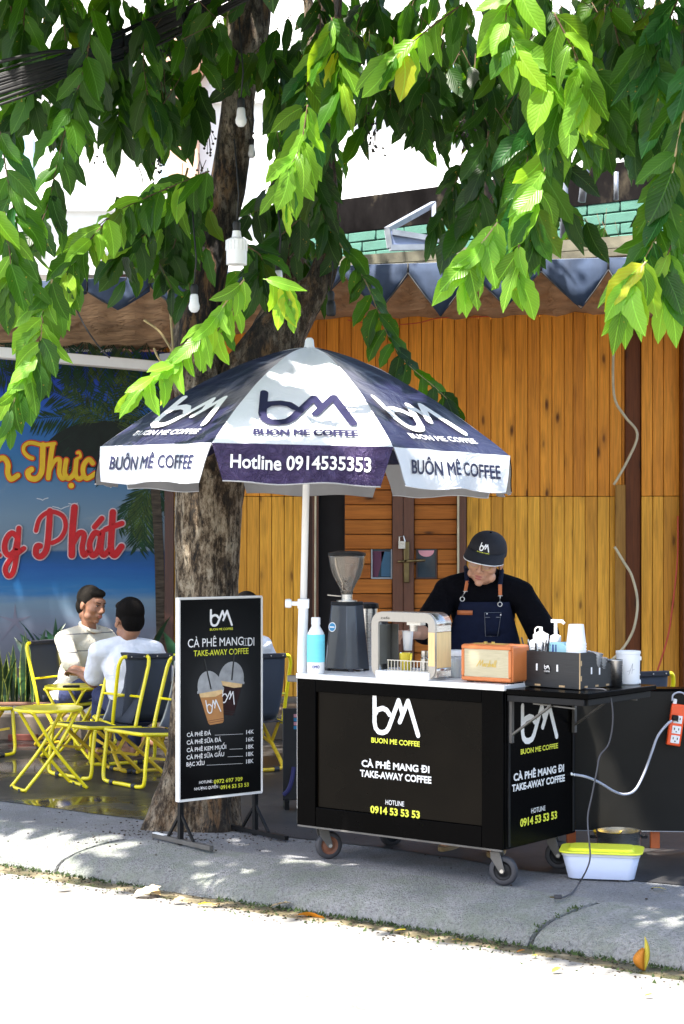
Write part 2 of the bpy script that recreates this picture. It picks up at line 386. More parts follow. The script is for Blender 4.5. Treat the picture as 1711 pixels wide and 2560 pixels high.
        if solid:
            d = o.modifiers.new('solid', 'SOLIDIFY'); d.thickness = solid; d.offset = 0
        if bevel:
            d = o.modifiers.new('bevel', 'BEVEL'); d.width = bevel; d.segments = seg; d.limit_method = 'ANGLE'; d.angle_limit = R(40)
            me.polygons.foreach_set('use_smooth', [True] * len(me.polygons)); me.set_sharp_from_angle(angle=R(35))
        return o
def copy_tree(o, parent=None):
    c = o.copy(); COL.objects.link(c)
    if parent: c.parent = parent
    for ch in list(o.children): copy_tree(ch, c)
    return c
def crom(pts, k=5, closed=False):
    P = [Vector(p) for p in pts]; out = []; n = len(P)
    for i in range(n if closed else n - 1):
        p0 = P[i - 1] if (i > 0 or closed) else P[0]; p1 = P[i]; p2 = P[(i + 1) % n]; p3 = P[(i + 2) % n] if (i + 2 < n or closed) else P[-1]
        for j in range(k):
            t = j / k
            out.append(.5 * ((2 * p1) + (p2 - p0) * t + (2 * p0 - 5 * p1 + 4 * p2 - p3) * t * t + (3 * p1 - p0 - 3 * p2 + p3) * t ** 3))
    if not closed: out.append(P[-1])
    return out
# text and stroke drawing in a plane: lists of 2D polygons, later mapped on any surface
def text2d(body, bold=0, spacing=1.0):
    c = bpy.data.curves.new('text', 'FONT'); c.body = body; c.size = 1; c.offset = bold; c.space_character = spacing; c.resolution_u = 3
    o = bpy.data.objects.new('text', c); COL.objects.link(o)
    dg = bpy.context.evaluated_depsgraph_get(); me = bpy.data.meshes.new_from_object(o.evaluated_get(dg))
    vs = [(v.co.x, v.co.y) for v in me.vertices]; fs = [tuple(p.vertices) for p in me.polygons]
    bpy.data.objects.remove(o); bpy.data.curves.remove(c); bpy.data.meshes.remove(me)
    # islands get their own tiny depth so that overlapping glyph pieces never share a plane
    par = list(range(len(vs)))
    def find(i):
        while par[i] != i: par[i] = par[par[i]]; i = par[i]
        return i
    for f in fs:
        for q in f[1:]: par[find(q)] = find(f[0])
    ids = {}
    dep = [ids.setdefault(find(i), len(ids)) for i in range(len(vs))]
    return vs, fs, dep
CAPH = max(y for x, y in text2d('H')[0])
EPS = 4e-5
def put_text(mb, body, mapf, x0, x1, zb, caph, bold=0, spacing=1.0, split=0):
    vs, fs, dep = text2d(body, min(bold, 0), spacing)
    xa = min(v[0] for v in vs); xb = max(v[0] for v in vs); sx = (x1 - x0) / (xb - xa); sz = caph / CAPH
    if bold > 0:      # heavier weight: a ribbon along every outline edge
        cnt = {}
        for f in fs:
            for i in range(len(f)):
                e = (f[i], f[(i + 1) % len(f)]); k_ = (min(e), max(e)); cnt[k_] = cnt.get(k_, 0) + 1
        W_ = bold * 1.1; d = 12
        for (i, j), c_ in cnt.items():
            if c_ != 1: continue
            a = Vector(vs[i]); b = Vector(vs[j]); t = b - a
            if t.length < 1e-9: continue
            t.normalize(); n = Vector((-t.y, t.x)) * W_; t = t * W_ * .7
            mb.add([mapf(x0 + (q.x - xa) * sx, zb + q.y * sz, (12 + d % 24) * EPS) for q in (a - n - t, b - n + t, b + n + t, a + n - t)], [(0, 1, 2, 3)]); d += 1
    mb.add([mapf(x0 + (x - xa) * sx, zb + y * sz, (d % 12) * EPS) for (x, y), d in zip(vs, dep)], fs)
def put_stroke(mb, pts, w, mapf, k0=0, round_=True):
    P = [Vector((p[0], p[1])) for p in pts]; d = k0
    for i in range(len(P) - 1):
        a, b = P[i], P[i + 1]; t = b - a
        if t.length < 1e-7: continue
        t.normalize(); n = Vector((-t.y, t.x)) * w / 2
        mb.add([mapf(q.x, q.y, (d % 40) * EPS) for q in (a - n, b - n, b + n, a + n)], [(0, 1, 2, 3)]); d += 1
    for p in P:
        mb.add([mapf(p.x + math.cos(a) * w / 2, p.y + math.sin(a) * w / 2, (d % 40) * EPS) for a in [j * math.pi / 6 for j in range(12)]], [tuple(range(12))]); d += 1
    return d
LOGO = [[(.045, .985), (.045, .30), (.07, .15), (.13, .06), (.215, .045), (.30, .09), (.35, .19), (.56, .91), (.645, .56)],
        [(.585, .36), (.76, .91), (.97, .05)],
        [(.05, .50), (.11, .63), (.22, .68), (.31, .64), (.37, .53)]]
def put_logo(mb, x0, x1, z0, z1, mapf, w=None, k0=0):
    w = w or (x1 - x0) * .085; d = k0
    for i, st in enumerate(LOGO):
        pts = [(x0 + (x1 - x0) * x, z0 + (z1 - z0) * z) for x, z in st]
        d = put_stroke(mb, pts, w, mapf, d)
    return d
# ------------------------------------------------------------------ ground: road, gutter, kerb, pavement, wet patio
KA = R(36.3); KE = Vector((math.cos(KA), -math.sin(KA), 0)); KN = Vector((math.sin(KA), math.cos(KA), 0)); K0 = Vector((0, 7.77, 0))
def KP(t, s, z=0.0):
    p = K0 + KE * t + KN * s; return Vector((p.x, p.y, z))
def sheet(name, rows, ts, mat, jitter=None, kind='structure'):
    mb = MB(); n = len(ts)
    vs = []; 
    for s, z in rows:
        for t in ts:
            dz = jitter(t, s) if jitter else 0
            ds = .012 * mnoise.noise(Vector((t * 2.2, 1.3, 0))) + .03 * mnoise.noise(Vector((t * .7, 5.3, 0))) if -.3 < s < .6 else 0
            p = K0 + KE * t + KN * (s + ds); vs.append((p.x, p.y, z + dz))
    fs = [(i * n + j, i * n + j + 1, (i + 1) * n + j + 1, (i + 1) * n + j) for i in range(len(rows) - 1) for j in range(n - 1)]
    mb.add(vs, fs); o = mb.build(name, mat, smooth=True); tag(o, kind=kind); return o
def frange(a, b, k): return [a + (b - a) * i / k for i in range(k + 1)]
# road
m, nt, N, L, b = nmat('sunlit_concrete_road')
n1 = noise(N, L, mapped(N, L, world=True), 1.3, 6); n2 = noise(N, L, mapped(N, L, world=True), 60, 6, .7)
r1 = ramp(N, [(.3, (.195, .19, .178)), (.7, (.23, .226, .215))]); L.new(n1.outputs[0], r1.inputs[0])
r2 = ramp(N, [(.3, (.75, .74, .7)), (.55, (1, 1, 1))]); L.new(n2.outputs[0], r2.inputs[0])
c = mixc(N, L, .6, r1.outputs[0], r2.outputs[0], 'MULTIPLY')
mpk = N.new('ShaderNodeMapping'); mpk.inputs['Rotation'].default_value = (0, 0, KA); mpk.inputs['Scale'].default_value = (.6, 1.8, 1)
L.new(N.new('ShaderNodeNewGeometry').outputs['Position'], mpk.inputs[0])
n3 = noise(N, L, mpk.outputs[0], 2.4, 7, .7, .4); r3 = ramp(N, [(.495, (1, 1, 1)), (.512, (.22, .2, .16)), (.529, (1, 1, 1))]); L.new(n3.outputs[0], r3.inputs[0])
c = mixc(N, L, .45, c, r3.outputs[0], 'MULTIPLY')
L.new(c, b.inputs['Base Color']); setv(b, 'Roughness', .9); bump(N, L, b, n2.outputs[0], .5, .006)
M['road'] = m
# gutter: damp and mossy
m, nt, N, L, b = nmat('damp_mossy_gutter')
v = mapped(N, L, world=True)
n1 = noise(N, L, v, 4.5, 6, .65); n2 = noise(N, L, v, 25, 5, .7)
r1 = ramp(N, [(.34, (.035, .05, .015)), (.44, (.08, .07, .035)), (.54, (.22, .18, .11)), (.66, (.36, .31, .22))]); L.new(n1.outputs[0], r1.inputs[0])
r2 = ramp(N, [(.35, (.4, .4, .35)), (.6, (1, 1, 1))]); L.new(n2.outputs[0], r2.inputs[0])
c = mixc(N, L, .8, r1.outputs[0], r2.outputs[0], 'MULTIPLY'); L.new(c, b.inputs['Base Color'])
rr = N.new('ShaderNodeMapRange'); rr.inputs[1].default_value = .4; rr.inputs[2].default_value = .6; rr.inputs[3].default_value = .25; rr.inputs[4].default_value = .85; L.new(n1.outputs[0], rr.inputs[0]); L.new(rr.outputs[0], b.inputs['Roughness'])
bump(N, L, b, n2.outputs[0], .7, .01); M['gutter'] = m
# pavement concrete, rough
def pavemat(name, a, bcol, speck, dirt):
    m, nt, N, L, b = nmat(name)
    v = mapped(N, L, world=True)
    n1 = noise(N, L, v, 2.2, 6, .6); n2 = noise(N, L, v, 70, 6, .75); n3 = noise(N, L, v, 9, 7, .7, .5); vo = N.new('ShaderNodeTexVoronoi'); vo.inputs['Scale'].default_value = 130; L.new(v, vo.inputs['Vector'])
    r1 = ramp(N, [(.32, a), (.68, bcol)]); L.new(n1.outputs[0], r1.inputs[0])
    r2 = ramp(N, [(.34, speck), (.5, (.8, .8, .8)), (.68, (1.0, 1.0, 1.0))]); L.new(n2.outputs[0], r2.inputs[0])
    c = mixc(N, L, .85, r1.outputs[0], r2.outputs[0], 'MULTIPLY')
    r3 = ramp(N, [(.42, (0, 0, 0)), (.62, (1, 1, 1))]); L.new(n3.outputs[0], r3.inputs[0])
    mm = N.new('ShaderNodeMath'); mm.operation = 'MULTIPLY'; mm.inputs[1].default_value = .6; L.new(r3.outputs[0], mm.inputs[0])
    c = mixc(N, L, mm.outputs[0], c, dirt); L.new(c, b.inputs['Base Color']); setv(b, 'Roughness', .9)
    sm = N.new('ShaderNodeMath'); L.new(n2.outputs[0], sm.inputs[0]); L.new(vo.outputs[0], sm.inputs[1]); bump(N, L, b, sm.outputs[0], .8, .012)
    return m
M['pave'] = pavemat('rough_concrete_pavement', (.19, .195, .21), (.32, .325, .345), (.26, .26, .27), (.16, .165, .16))
M['kerb'] = pavemat('rough_sloping_kerb_concrete', (.21, .22, .22), (.38, .38, .38), (.22, .22, .22), (.17, .20, .15))
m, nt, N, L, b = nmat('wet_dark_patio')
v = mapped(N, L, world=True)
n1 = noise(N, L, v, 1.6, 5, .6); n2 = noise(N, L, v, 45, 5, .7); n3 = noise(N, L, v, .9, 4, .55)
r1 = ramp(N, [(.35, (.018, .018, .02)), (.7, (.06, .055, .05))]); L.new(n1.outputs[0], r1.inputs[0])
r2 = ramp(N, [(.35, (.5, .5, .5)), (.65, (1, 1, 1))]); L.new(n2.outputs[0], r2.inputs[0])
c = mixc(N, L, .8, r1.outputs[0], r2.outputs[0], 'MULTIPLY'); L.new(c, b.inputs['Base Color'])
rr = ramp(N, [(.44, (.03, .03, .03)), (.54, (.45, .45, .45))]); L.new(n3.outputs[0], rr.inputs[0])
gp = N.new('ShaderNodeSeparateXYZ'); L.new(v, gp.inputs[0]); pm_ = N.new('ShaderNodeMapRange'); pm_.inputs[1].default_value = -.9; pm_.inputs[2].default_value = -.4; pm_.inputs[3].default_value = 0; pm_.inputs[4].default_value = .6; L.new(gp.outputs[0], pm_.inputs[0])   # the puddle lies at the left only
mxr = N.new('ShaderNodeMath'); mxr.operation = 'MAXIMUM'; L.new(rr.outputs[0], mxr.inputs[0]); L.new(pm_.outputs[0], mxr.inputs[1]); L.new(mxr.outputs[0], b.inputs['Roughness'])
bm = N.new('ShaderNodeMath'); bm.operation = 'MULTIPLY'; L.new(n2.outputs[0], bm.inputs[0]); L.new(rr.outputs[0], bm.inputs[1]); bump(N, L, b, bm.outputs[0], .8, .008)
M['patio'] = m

big = frange(-60, -6, 12)[:-1]; mid = frange(-6, 6, 240); far = frange(6, 60, 12)[1:]
ts = big + mid + far
jz = lambda t, s: (1 if s < .5 else max(0, (.8 - s) / .3)) * .006 * mnoise.noise(Vector((t * 3, s * 3, 0))) + (.003 if s < .7 else 0) * mnoise.noise(Vector((t * 11, s * 11, 3)))
sheet('road', [(-60, -.128), (-12, -.128)] + [(s, -.128) for s in frange(-6, -.18, 40)] + [(-.13, -.13), (-.1, -.134)], ts, M['road'], lambda t, s: jz(t, s) * .6 if s > -8 else 0)
sheet('gutter', [(-.17, -.1355), (-.13, -.1275), (-.09, -.127), (-.06, -.13), (0, -.134), (.03, -.136)], ts, M['gutter'], lambda t, s: jz(t * 3, s * 3) * .7)
prof = [(-.004, -.16), (.0, -.135), (.005, -.115), (.02, -.09), (.05, -.066), (.09, -.048), (.14, -.034), (.2, -.022), (.28, -.012), (.36, -.004), (.42, 0.0), (.425, -.02)]
pv = sheet('pavement', [(.40, -.01), (.415, -.002), (.43, .0)] + [(s, 0.0) for s in frange(.47, 4, 40)] + [(8, 0), (30, 0)], ts, M['pave'], lambda t, s: jz(t, s) if s < 3 else -.012)
# kerb: separate cast lengths with open joints, parts of the pavement
jt = [-14, -9.2, -4.6, -1.75, .93, 3.7, 6.4, 9.8, 14]
for i in range(len(jt) - 1):
    a, bq = jt[i] + .012, jt[i + 1] - .012
    k = max(10, int((bq - a) / .045)); mb = MB(); T = frange(a, bq, k); n = len(T); vs = []
    for q, (s, z) in enumerate(prof):
        for t in T:
            ds = .03 * mnoise.noise(Vector((t * .7, 5.3, 0))) + (.012 * mnoise.noise(Vector((t * 6, 2, 0))) if q < 4 else 0)
            dz = (.007 * mnoise.noise(Vector((t * 5, s * 5, 0))) + .004 * mnoise.noise(Vector((t * 16, s * 16, 4)))) if 1 < q < 10 else 0
            sk = .22 * (s - .0) if abs(t - jt[i + 1]) < .3 or abs(t - jt[i]) < .3 else 0
            ed = .006 if t in (T[0], T[-1]) else 0
            p = K0 + KE * (t + .25 * s) + KN * (s + ds); vs.append((p.x, p.y, z + dz - ed))
    mb.add(vs, [(x * n + y, x * n + y + 1, (x + 1) * n + y + 1, (x + 1) * n + y) for x in range(len(prof) - 1) for y in range(n - 1)])
    mb.add([vs[x * n] for x in range(len(prof))], [tuple(range(len(prof)))]); mb.add([vs[x * n + n - 1] for x in range(len(prof))], [tuple(range(len(prof) - 1, -1, -1))])
    mb.build('kerb_slab', M['kerb'], pv, auto=50)
# patio: the wet floor of the coffee garden
mb = MB(); vs = []; nn = 60
for r_, s in enumerate([.88, 1.0, 1.3, 2, 4, 6, 9, 14]):
    for i in range(nn + 1):
        t = -14 + 28 * i / nn; dd = (.09 * mnoise.noise(Vector((t * 1.1, 0, 9))) + .04 * mnoise.noise(Vector((t * 5, 0, 9)))) if r_ == 0 else 0
        p = KP(t, s + dd); vs.append((p.x, p.y, .0075 if r_ else .004))
mb.add(vs, [(x * (nn + 1) + y, x * (nn + 1) + y + 1, (x + 1) * (nn + 1) + y + 1, (x + 1) * (nn + 1) + y) for x in range(7) for y in range(nn)])
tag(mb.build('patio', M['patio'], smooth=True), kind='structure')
# moss tufts in the gutter and joint, one uncountable strip
mb = MB()
for i in range(2000):
    t = rnd.uniform(-3.2, 2.6)
    if mnoise.noise(Vector((t * 1.7, 7, 0))) < -.12: continue
    s = rnd.gauss(-.015, .022) if rnd.random() < .85 else rnd.gauss(-.16, .05); z = -.128
    if i % 40 == 0: s = rnd.uniform(.02, .3); z = np.interp(s, [q[0] for q in prof[:-1]], [q[1] for q in prof[:-1]]); t = .93 + .25 * s + rnd.gauss(0, .014)
    p = KP(t, s, z); h = rnd.uniform(.005, .018); a = rnd.uniform(0, 6.3); w = rnd.uniform(.004, .01)
    mb.add([p + Vector((math.cos(a) * w, math.sin(a) * w, 0)), p - Vector((math.cos(a) * w, math.sin(a) * w, 0)), p + Vector((rnd.gauss(0, .006), rnd.gauss(0, .006), h))], [(0, 1, 2)])
tag(mb.build('moss', M['moss']), 'thin dark green moss growing along the kerb foot and in the kerb joint', 'moss', kind='stuff')
# grit and litter on the pavement
mb = MB()
for i in range(1500):
    q = rnd.random()
    if q < .5: p = KP(rnd.uniform(-3, 2.5), rnd.gauss(-.13, .06), -.127)
    elif q < .8: p = Vector((rnd.gauss(-.75, .35), rnd.gauss(9.15, .22), .006))
    else: p = KP(rnd.uniform(-3, 2.5), rnd.uniform(.45, 2.2), .005)
    r = rnd.uniform(.002, .007); mb.ell(p, (r, r * .8, r * .5), nu=4, nv=3)
tag(mb.build('grit', M['pot_soil']), 'scattered dark grit and soil crumbs on the pavement and in the gutter', 'grit', kind='stuff')

# ------------------------------------------------------------------ house behind: plank wall, double door
WD = 14.5; WB = .235
M['wood_dark'] = wood('dark_brown_pine', (.16, .05, .012), (.02, .008, .004))  # darker brown wood for the corner return board and post
wall = thing('plank_wall', 'varnished yellow-orange pine plank wall behind the coffee cart', 'wall', (0, WD, 0))
tag(wall, kind='structure')
def plank(par, x0, x1, z0, z1, mat, y=0, th=.018, proud=None):
    pr = rnd.uniform(0, .003) if proud is None else proud
    mb = MB(); g = .0035
    mb.box(((x0 + x1) / 2, y - th / 2 - pr, (z0 + z1) / 2), (x1 - x0 - g, th, z1 - z0 - g))
    return mb.build('plank', mat, par, bevel=.0035, seg=1)
wx = lambda px, D=WD: (px - CX) / F * D
wz = lambda py, D=WD: EYE - (py - HZ) / F * D
ZJ = wz(1241); ZT = wz(700)
mb = MB(); mb.box((wx(1000), .12, (WB + ZT) / 2 - .1), (wx(1720) - wx(280), .2, ZT - WB + .3)); mb.build('wall_core', M['brown_dark'], wall)
mb = MB(); mb.box((wx(-300), .14, (WB + ZT) / 2 - .1), (wx(279) - wx(-880), .2, ZT - WB + .3)); mb.build('rendered_wall', simple('grey_rendered_wall', (.2, .19, .18), .9), wall)
# door opening: planks stop on both sides of it
DX0, DX1, DZ1 = wx(782), wx(1165), wz(1080)
x = wx(405); pw = wx(886) - wx(855.5)
while x < wx(1560):
    w = pw * rnd.choice([1, 1, 1, .98, 1.03, .72]); xe = min(x + w, wx(1562))
    if xe - x < .02: break
    if xe <= DX0 + .01 or x >= DX1 - .01:
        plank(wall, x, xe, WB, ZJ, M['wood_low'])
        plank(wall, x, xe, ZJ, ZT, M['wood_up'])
    else:
        plank(wall, x, xe, DZ1, ZT, M['wood_up'])
    x = xe
# right corner: dark return and the next bay
mb = MB(); mb.box((wx(1581), -.03, (WB + ZT) / 2), (wx(1600) - wx(1562), .03, ZT - WB)); mb.build('corner_board', M['wood_dark'], wall, bevel=.004)
for a, bb, mt in ((1600, 1628, 'wood_low'), (1628, 1655, 'wood_low'), (1655, 1695, 'wood_low')):
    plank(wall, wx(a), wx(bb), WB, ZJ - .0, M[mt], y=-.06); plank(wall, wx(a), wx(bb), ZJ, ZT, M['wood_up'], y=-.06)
mb = MB(); mb.box((wx(2220), .12, (WB + ZT) / 2 - .1), (wx(2600) - wx(1841), .2, ZT - WB + .3)); mb.build('wall_core', M['brown_dark'], wall)
x = wx(1840)
while x < wx(2590):
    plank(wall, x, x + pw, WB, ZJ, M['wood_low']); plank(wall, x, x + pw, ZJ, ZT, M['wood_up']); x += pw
plank(wall, wx(1535), wx(1562), WB, wz(1212), M['wood_dirty'], y=-.045)
mb = MB(); mb.box((wx(1765), -.13, (WB + ZT) / 2), (wx(1835) - wx(1695), .16, ZT - WB)); mb.build('corner_post', M['wood_dark'], wall, bevel=.006)
mb = MB(); mb.box((wx(1100), -.012, WB / 2 + .003), (wx(1720) - wx(400), .3, WB)); mb.build('wall_plinth', simple('stained_plinth', (.12, .1, .08), .9, var=.5, vscale=5), wall)
# double door
door = thing('double_door', 'closed brown double door of horizontal boards with small square panes', 'door', (0, WD, WB))
def DPX(px): return wx(px)
def DPZ(py): return wz(py) - WB
mb = MB()
for a, bb in ((782, 797), (1143, 1165)): mb.box((wx((a + bb) / 2), -.03, (DZ1 - WB) / 2), (wx(bb) - wx(a), .06, DZ1 - WB))
mb.box((wx(970), -.03, DZ1 - WB + .04), (wx(1165) - wx(782), .06, .08)); mb.build('door_frame', M['brown_frame'], door, bevel=.004)
mb = MB(); mb.box((wx(828), .04, (DZ1 - WB) / 2), (wx(862) - wx(797), .05, DZ1 - WB)); mb.build('dark_gap_panel', M['void'], door)  # near-black panel stands in for the dark interior in the gap
for (a, bb, st) in ((862, 1008, (981, 1008)), (1008, 1143, (1008, 1035))):
    lf = MB(); lf.box((wx((st[0] + st[1]) / 2), -.035, (DZ1 - WB) / 2), (wx(st[1]) - wx(st[0]) - .004, .05, DZ1 - WB - .01)); lf = lf.build('door_leaf', M['brown_frame'], door, bevel=.004)
    xa, xb = (wx(a), wx(st[0])) if a == 862 else (wx(st[1]), wx(bb))
    pa, pb = (wx(928), wx(981)) if a == 862 else (wx(1040), wx(1093))
    z = 0.0; bh = .1195
    zw0, zw1 = DPZ(1447), DPZ(1373)
    zz = zw0
    while zz - bh > 0: zz -= bh
    zs = [zz]
    while zs[-1] < DZ1 - WB - .02: zs.append(zs[-1] + bh)
    for k in range(len(zs)):
        z0, z1 = max(0, zs[k]), min(zs[k] + bh, DZ1 - WB)
        if z1 - z0 < .02: continue
        segs = [(xa, xb)]
        if z0 > zw0 - .03 and z1 < zw1 + .03: segs = [(xa, pa), (pb, xb)]
        for s0, s1 in segs:
            if s1 - s0 < .015: continue
            q = MB(); q.box(((s0 + s1) / 2, -.015 - rnd.uniform(0, .003), (z0 + z1) / 2), (s1 - s0 - .004, .02, z1 - z0 - .006)); q.build('board', M['wood_door'], lf, bevel=.004, seg=1)
    q = MB(); q.box(((pa + pb) / 2, -.006, (zw0 + zw1) / 2), (pb - pa - .004, .006, zw1 - zw0)); q.build('pane', M['glass_dark'], lf)
    q = MB(); w = .011
    for c_, d_ in (((pa + .006, zw0, zw1), 'v'), ((pb - .006, zw0, zw1), 'v')): q.box((c_[0], -.02, (zw0 + zw1) / 2), (w, .022, zw1 - zw0))
    q.box(((pa + pb) / 2, -.0195, zw0 + .006), (pb - pa - 2 * w, .02, w)); q.build('pane_bead', M['brown_dark'] if a != 862 else M['alu'], lf)
    if a == 862:
        q = MB(); q.prism([(wx(931), DPZ(1442)), (wx(945), DPZ(1442)), (wx(962), DPZ(1378)), (wx(931), DPZ(1378))], -.0125, -.0095); q.build('curtain', simple('maroon_curtain', (.1, .03, .06), .8), lf)
        q = MB(); q.box((wx(966), -.0115, (zw0 + zw1) / 2), (.08, .002, .2)); q.build('window_film', simple('blue_window_film', (.02, .09, .17), .4), lf)
    else:
        q = MB(); q.prism([(wx(1046 + 20 + 20 * math.cos(t)), DPZ(1376) + .0 - wx(855.5 + 16 * math.sin(t)) ) for t in [i * math.pi / 10 for i in range(11)]], -.0125, -.0095); q.build('pink_sticker', M['pink'], lf)
q = MB(); q.box((wx(1016), -.075, DPZ(1405)), (.045, .02, .33)); q.build('lock_plate', M['brass'], door, bevel=.006)
q = MB(); q.tube([(wx(1016), -.08, DPZ(1402)), (wx(1016), -.13, DPZ(1402)), (wx(1062), -.13, DPZ(1400))], .011, 8); q.tube([(wx(1016), -.11, DPZ(1402)), (wx(994), -.12, DPZ(1404))], .01, 8); q.build('handle', M['brass'], door, smooth=True)
q = MB(); q.box((wx(1004), -.1, DPZ(1362)), (.055, .03, .06)); q.tube([(wx(998), -.1, DPZ(1356)), (wx(998), -.1, DPZ(1342)), (wx(1008), -.1, DPZ(1340)), (wx(1012), -.1, DPZ(1354))], .006, 6); q.build('padlock', M['steel'], door, smooth=False)
q = MB(); q.tube([S(790, 1140, WD - .1), S(789, 1300, WD - .1), S(788, 1560, WD - .1)], .008, 6); tag(q.build('wire_conduit', M['cord_cream']), 'thin pale wire running down the left door jamb', 'wire')
q = MB(); q.tube([S(1146, 1220, WD - .09), S(1146, 1440, WD - .09), S(1146, 1735, WD - .09)], .009, 6); tag(q.build('wire_conduit', M['cord_cream']), 'pale cable trunking down the right door frame beside the barista', 'wire')
# platform step in front of the wall
mb = MB(); mb.box((wx(1100, 13.9), 13.92, .1), (14.0, 1.1, .2)); tag(mb.build('platform', simple('worn_platform_floor', (.11, .085, .065), .7, var=.4, vscale=4, bmp=.3), bevel=.02), kind='structure')
# loose cables on the wall
for pts, lab, mt, r in (([(1578, 748), (1560, 790), (1537, 850), (1535, 985), (1562, 1040), (1594, 1085), (1570, 1150), (1535, 1212)], 'cream twisted cable sagging down the plank wall above the corner joint', 'cord_cream', .011),
                        ([(1537, 1367), (1560, 1405), (1580, 1440), (1594, 1500), (1588, 1560), (1572, 1600), (1550, 1630), (1530, 1650)], 'cream twisted cable hanging out of the plank wall behind the cup box', 'cord_cream', .011),
                        ([(1695, 1290), (1694, 1400), (1680, 1530), (1668, 1600), (1640, 1690), (1630, 1730)], 'thin red cable slanting down the wall at the right edge', 'cord_red', .007),
                        ([(870, 800), (950, 812), (1040, 808), (1100, 795), (1200, 792), (1280, 786)], 'thin red cable strung across the top of the plank wall', 'cord_red', .004)):
    q = MB(); q.tube(crom([S(x_, y_, WD - .16) for x_, y_ in pts], 5), r, 6); tag(q.build('loose_cable', M[mt], smooth=True), lab, 'cable')

# ------------------------------------------------------------------ awning over the wall
def awn_top(x): return 3.44 + .0 * x
aw = thing('awning', 'pleated dark blue awning with brown underside along the house front', 'awning', (0, 0, 0))
M['aw_blue'] = simple('blue_awning_canvas', (.030, .044, .078), .8, spec=.2, var=.3, vscale=7, stretch=(1, 1, .4), bmp=.5, bscale=25)
M['aw_brown'] = simple('brown_awning_underside', (.36, .235, .14), .85, var=.3, vscale=6, stretch=(.6, .6, 6), bmp=1.0, bdist=.06, bscale=4)
def awf(px):   # front edge: depth and height under a given pixel column
    D = np.interp(px, [-200, 300, 900, 1700], [13.5, 13.05, 12.75, 12.4]); return D
def front(px, py): return S(px, py, awf(px))
tips = [(-480, 762), (-330, 760), (-180, 762), (-30, 765), (126, 768), (299, 775), (444, 773), (610, 782), (775, 780), (949, 778), (1102, 792), (1262, 768), (1451, 773), (1602, 800), (1760, 800)]
peaks = [(-400, 742), (-255, 740), (-105, 738), (40, 735), (219, 730), (376, 716), (520, 705), (690, 695), (860, 690), (1020, 684), (1180, 682), (1352, 680), (1520, 676), (1680, 674)]
tops = lambda px: np.interp(px, [-100, 380, 900, 1530, 1800], [712, 692, 664, 646, 640])
# header band, fold by fold
for i in range(len(peaks) - 1):
    a, bb = peaks[i], peaks[i + 1]; tp = tips[i + 1]
    q = MB(); off = .03 * (i % 2)
    top = [front(a[0], tops(a[0])), front(bb[0], tops(bb[0]))]
    nseg = 8; vs = []; fs = []
    # header rectangle
    for j in range(nseg + 1):
        u = j / nseg; px = a[0] + (bb[0] - a[0]) * u
        zt = tops(px); zp = a[1] + (bb[1] - a[1]) * u
        belly = math.sin(math.pi * u) * .05
        low = a[1] + (tp[1] - a[1]) * (1 - abs(px - tp[0]) / max(1, (tp[0] - a[0]) if px < tp[0] else (bb[0] - tp[0]))) if True else 0
        low = low + 4 * math.sin(math.pi * u) if 0 < u < 1 else low
        for k, (py, dy) in enumerate(((zt, 0), (zp - 0, -belly * .3), ((zp + low) / 2, -belly), (low, -belly * .6))):
            p = front(px, py); p.y += dy - .02; vs.append(p)
    for j in range(nseg):
        for k in range(3): fs.append((j * 4 + k, (j + 1) * 4 + k, (j + 1) * 4 + k + 1, j * 4 + k + 1))
    q.add(vs, fs); q.build('awning_fold', M['aw_blue'], aw, smooth=True, solid=.004)
    q = MB(); p0 = front(a[0], tops(a[0])) + Vector((0, -.025, 0)); p1 = front(a[0], a[1] + 2) + Vector((0, -.025, 0)); q.tube([p0, p1], .007, 6)
    q.tube([front(a[0], a[1]) + Vector((0, -.03, 0)), front((a[0] + tp[0]) / 2, (a[1] + tp[1]) / 2 + 3) + Vector((0, -.05, 0)), front(*tp) + Vector((0, -.045, 0)), front((bb[0] + tp[0]) / 2, (bb[1] + tp[1]) / 2 + 3) + Vector((0, -.05, 0)), front(*bb) + Vector((0, -.03, 0))], .005, 5)
    q.build('seam_piping', M['cable_black'], aw, smooth=True)
# underside cloth: sags from the front bar to the wall
lowl = lambda px: np.interp(px, [-200, 0, 405, 480, 900, 1100, 1500, 1711, 1900], [872, 868, 872, 850, 782, 792, 778, 796, 800])
q = MB(); nx, ny = 120, 14; vs = []
for i in range(nx + 1):
    px = -900 + 2750 * i / nx
    f0 = front(px, tops(px) + 8); b0 = S(px, lowl(px), 14.49)
    for j in range(ny + 1):
        v_ = j / ny; p = f0.lerp(b0, v_); ph = (px - 40) / 165 * 2 * math.pi
        p.z -= (.05 * math.sin(ph) ** 2) * math.sin(math.pi * v_) ** .6 + .012 * math.sin(px * .05 + v_ * 22) + .03 * math.sin(v_ * math.pi * 5) * v_
        vs.append(p)
q.add(vs, [(i * (ny + 1) + j, (i + 1) * (ny + 1) + j, (i + 1) * (ny + 1) + j + 1, i * (ny + 1) + j + 1) for i in range(nx) for j in range(ny)])
q.build('underside_cloth', M['aw_brown'], aw, smooth=True, solid=.004)
q = MB(); q.tube([front(px, tops(px) + 4) + Vector((0, .03, 0)) for px in range(-900, 1850, 100)], .022, 8); q.build('front_bar', M['alu'], aw, smooth=True)

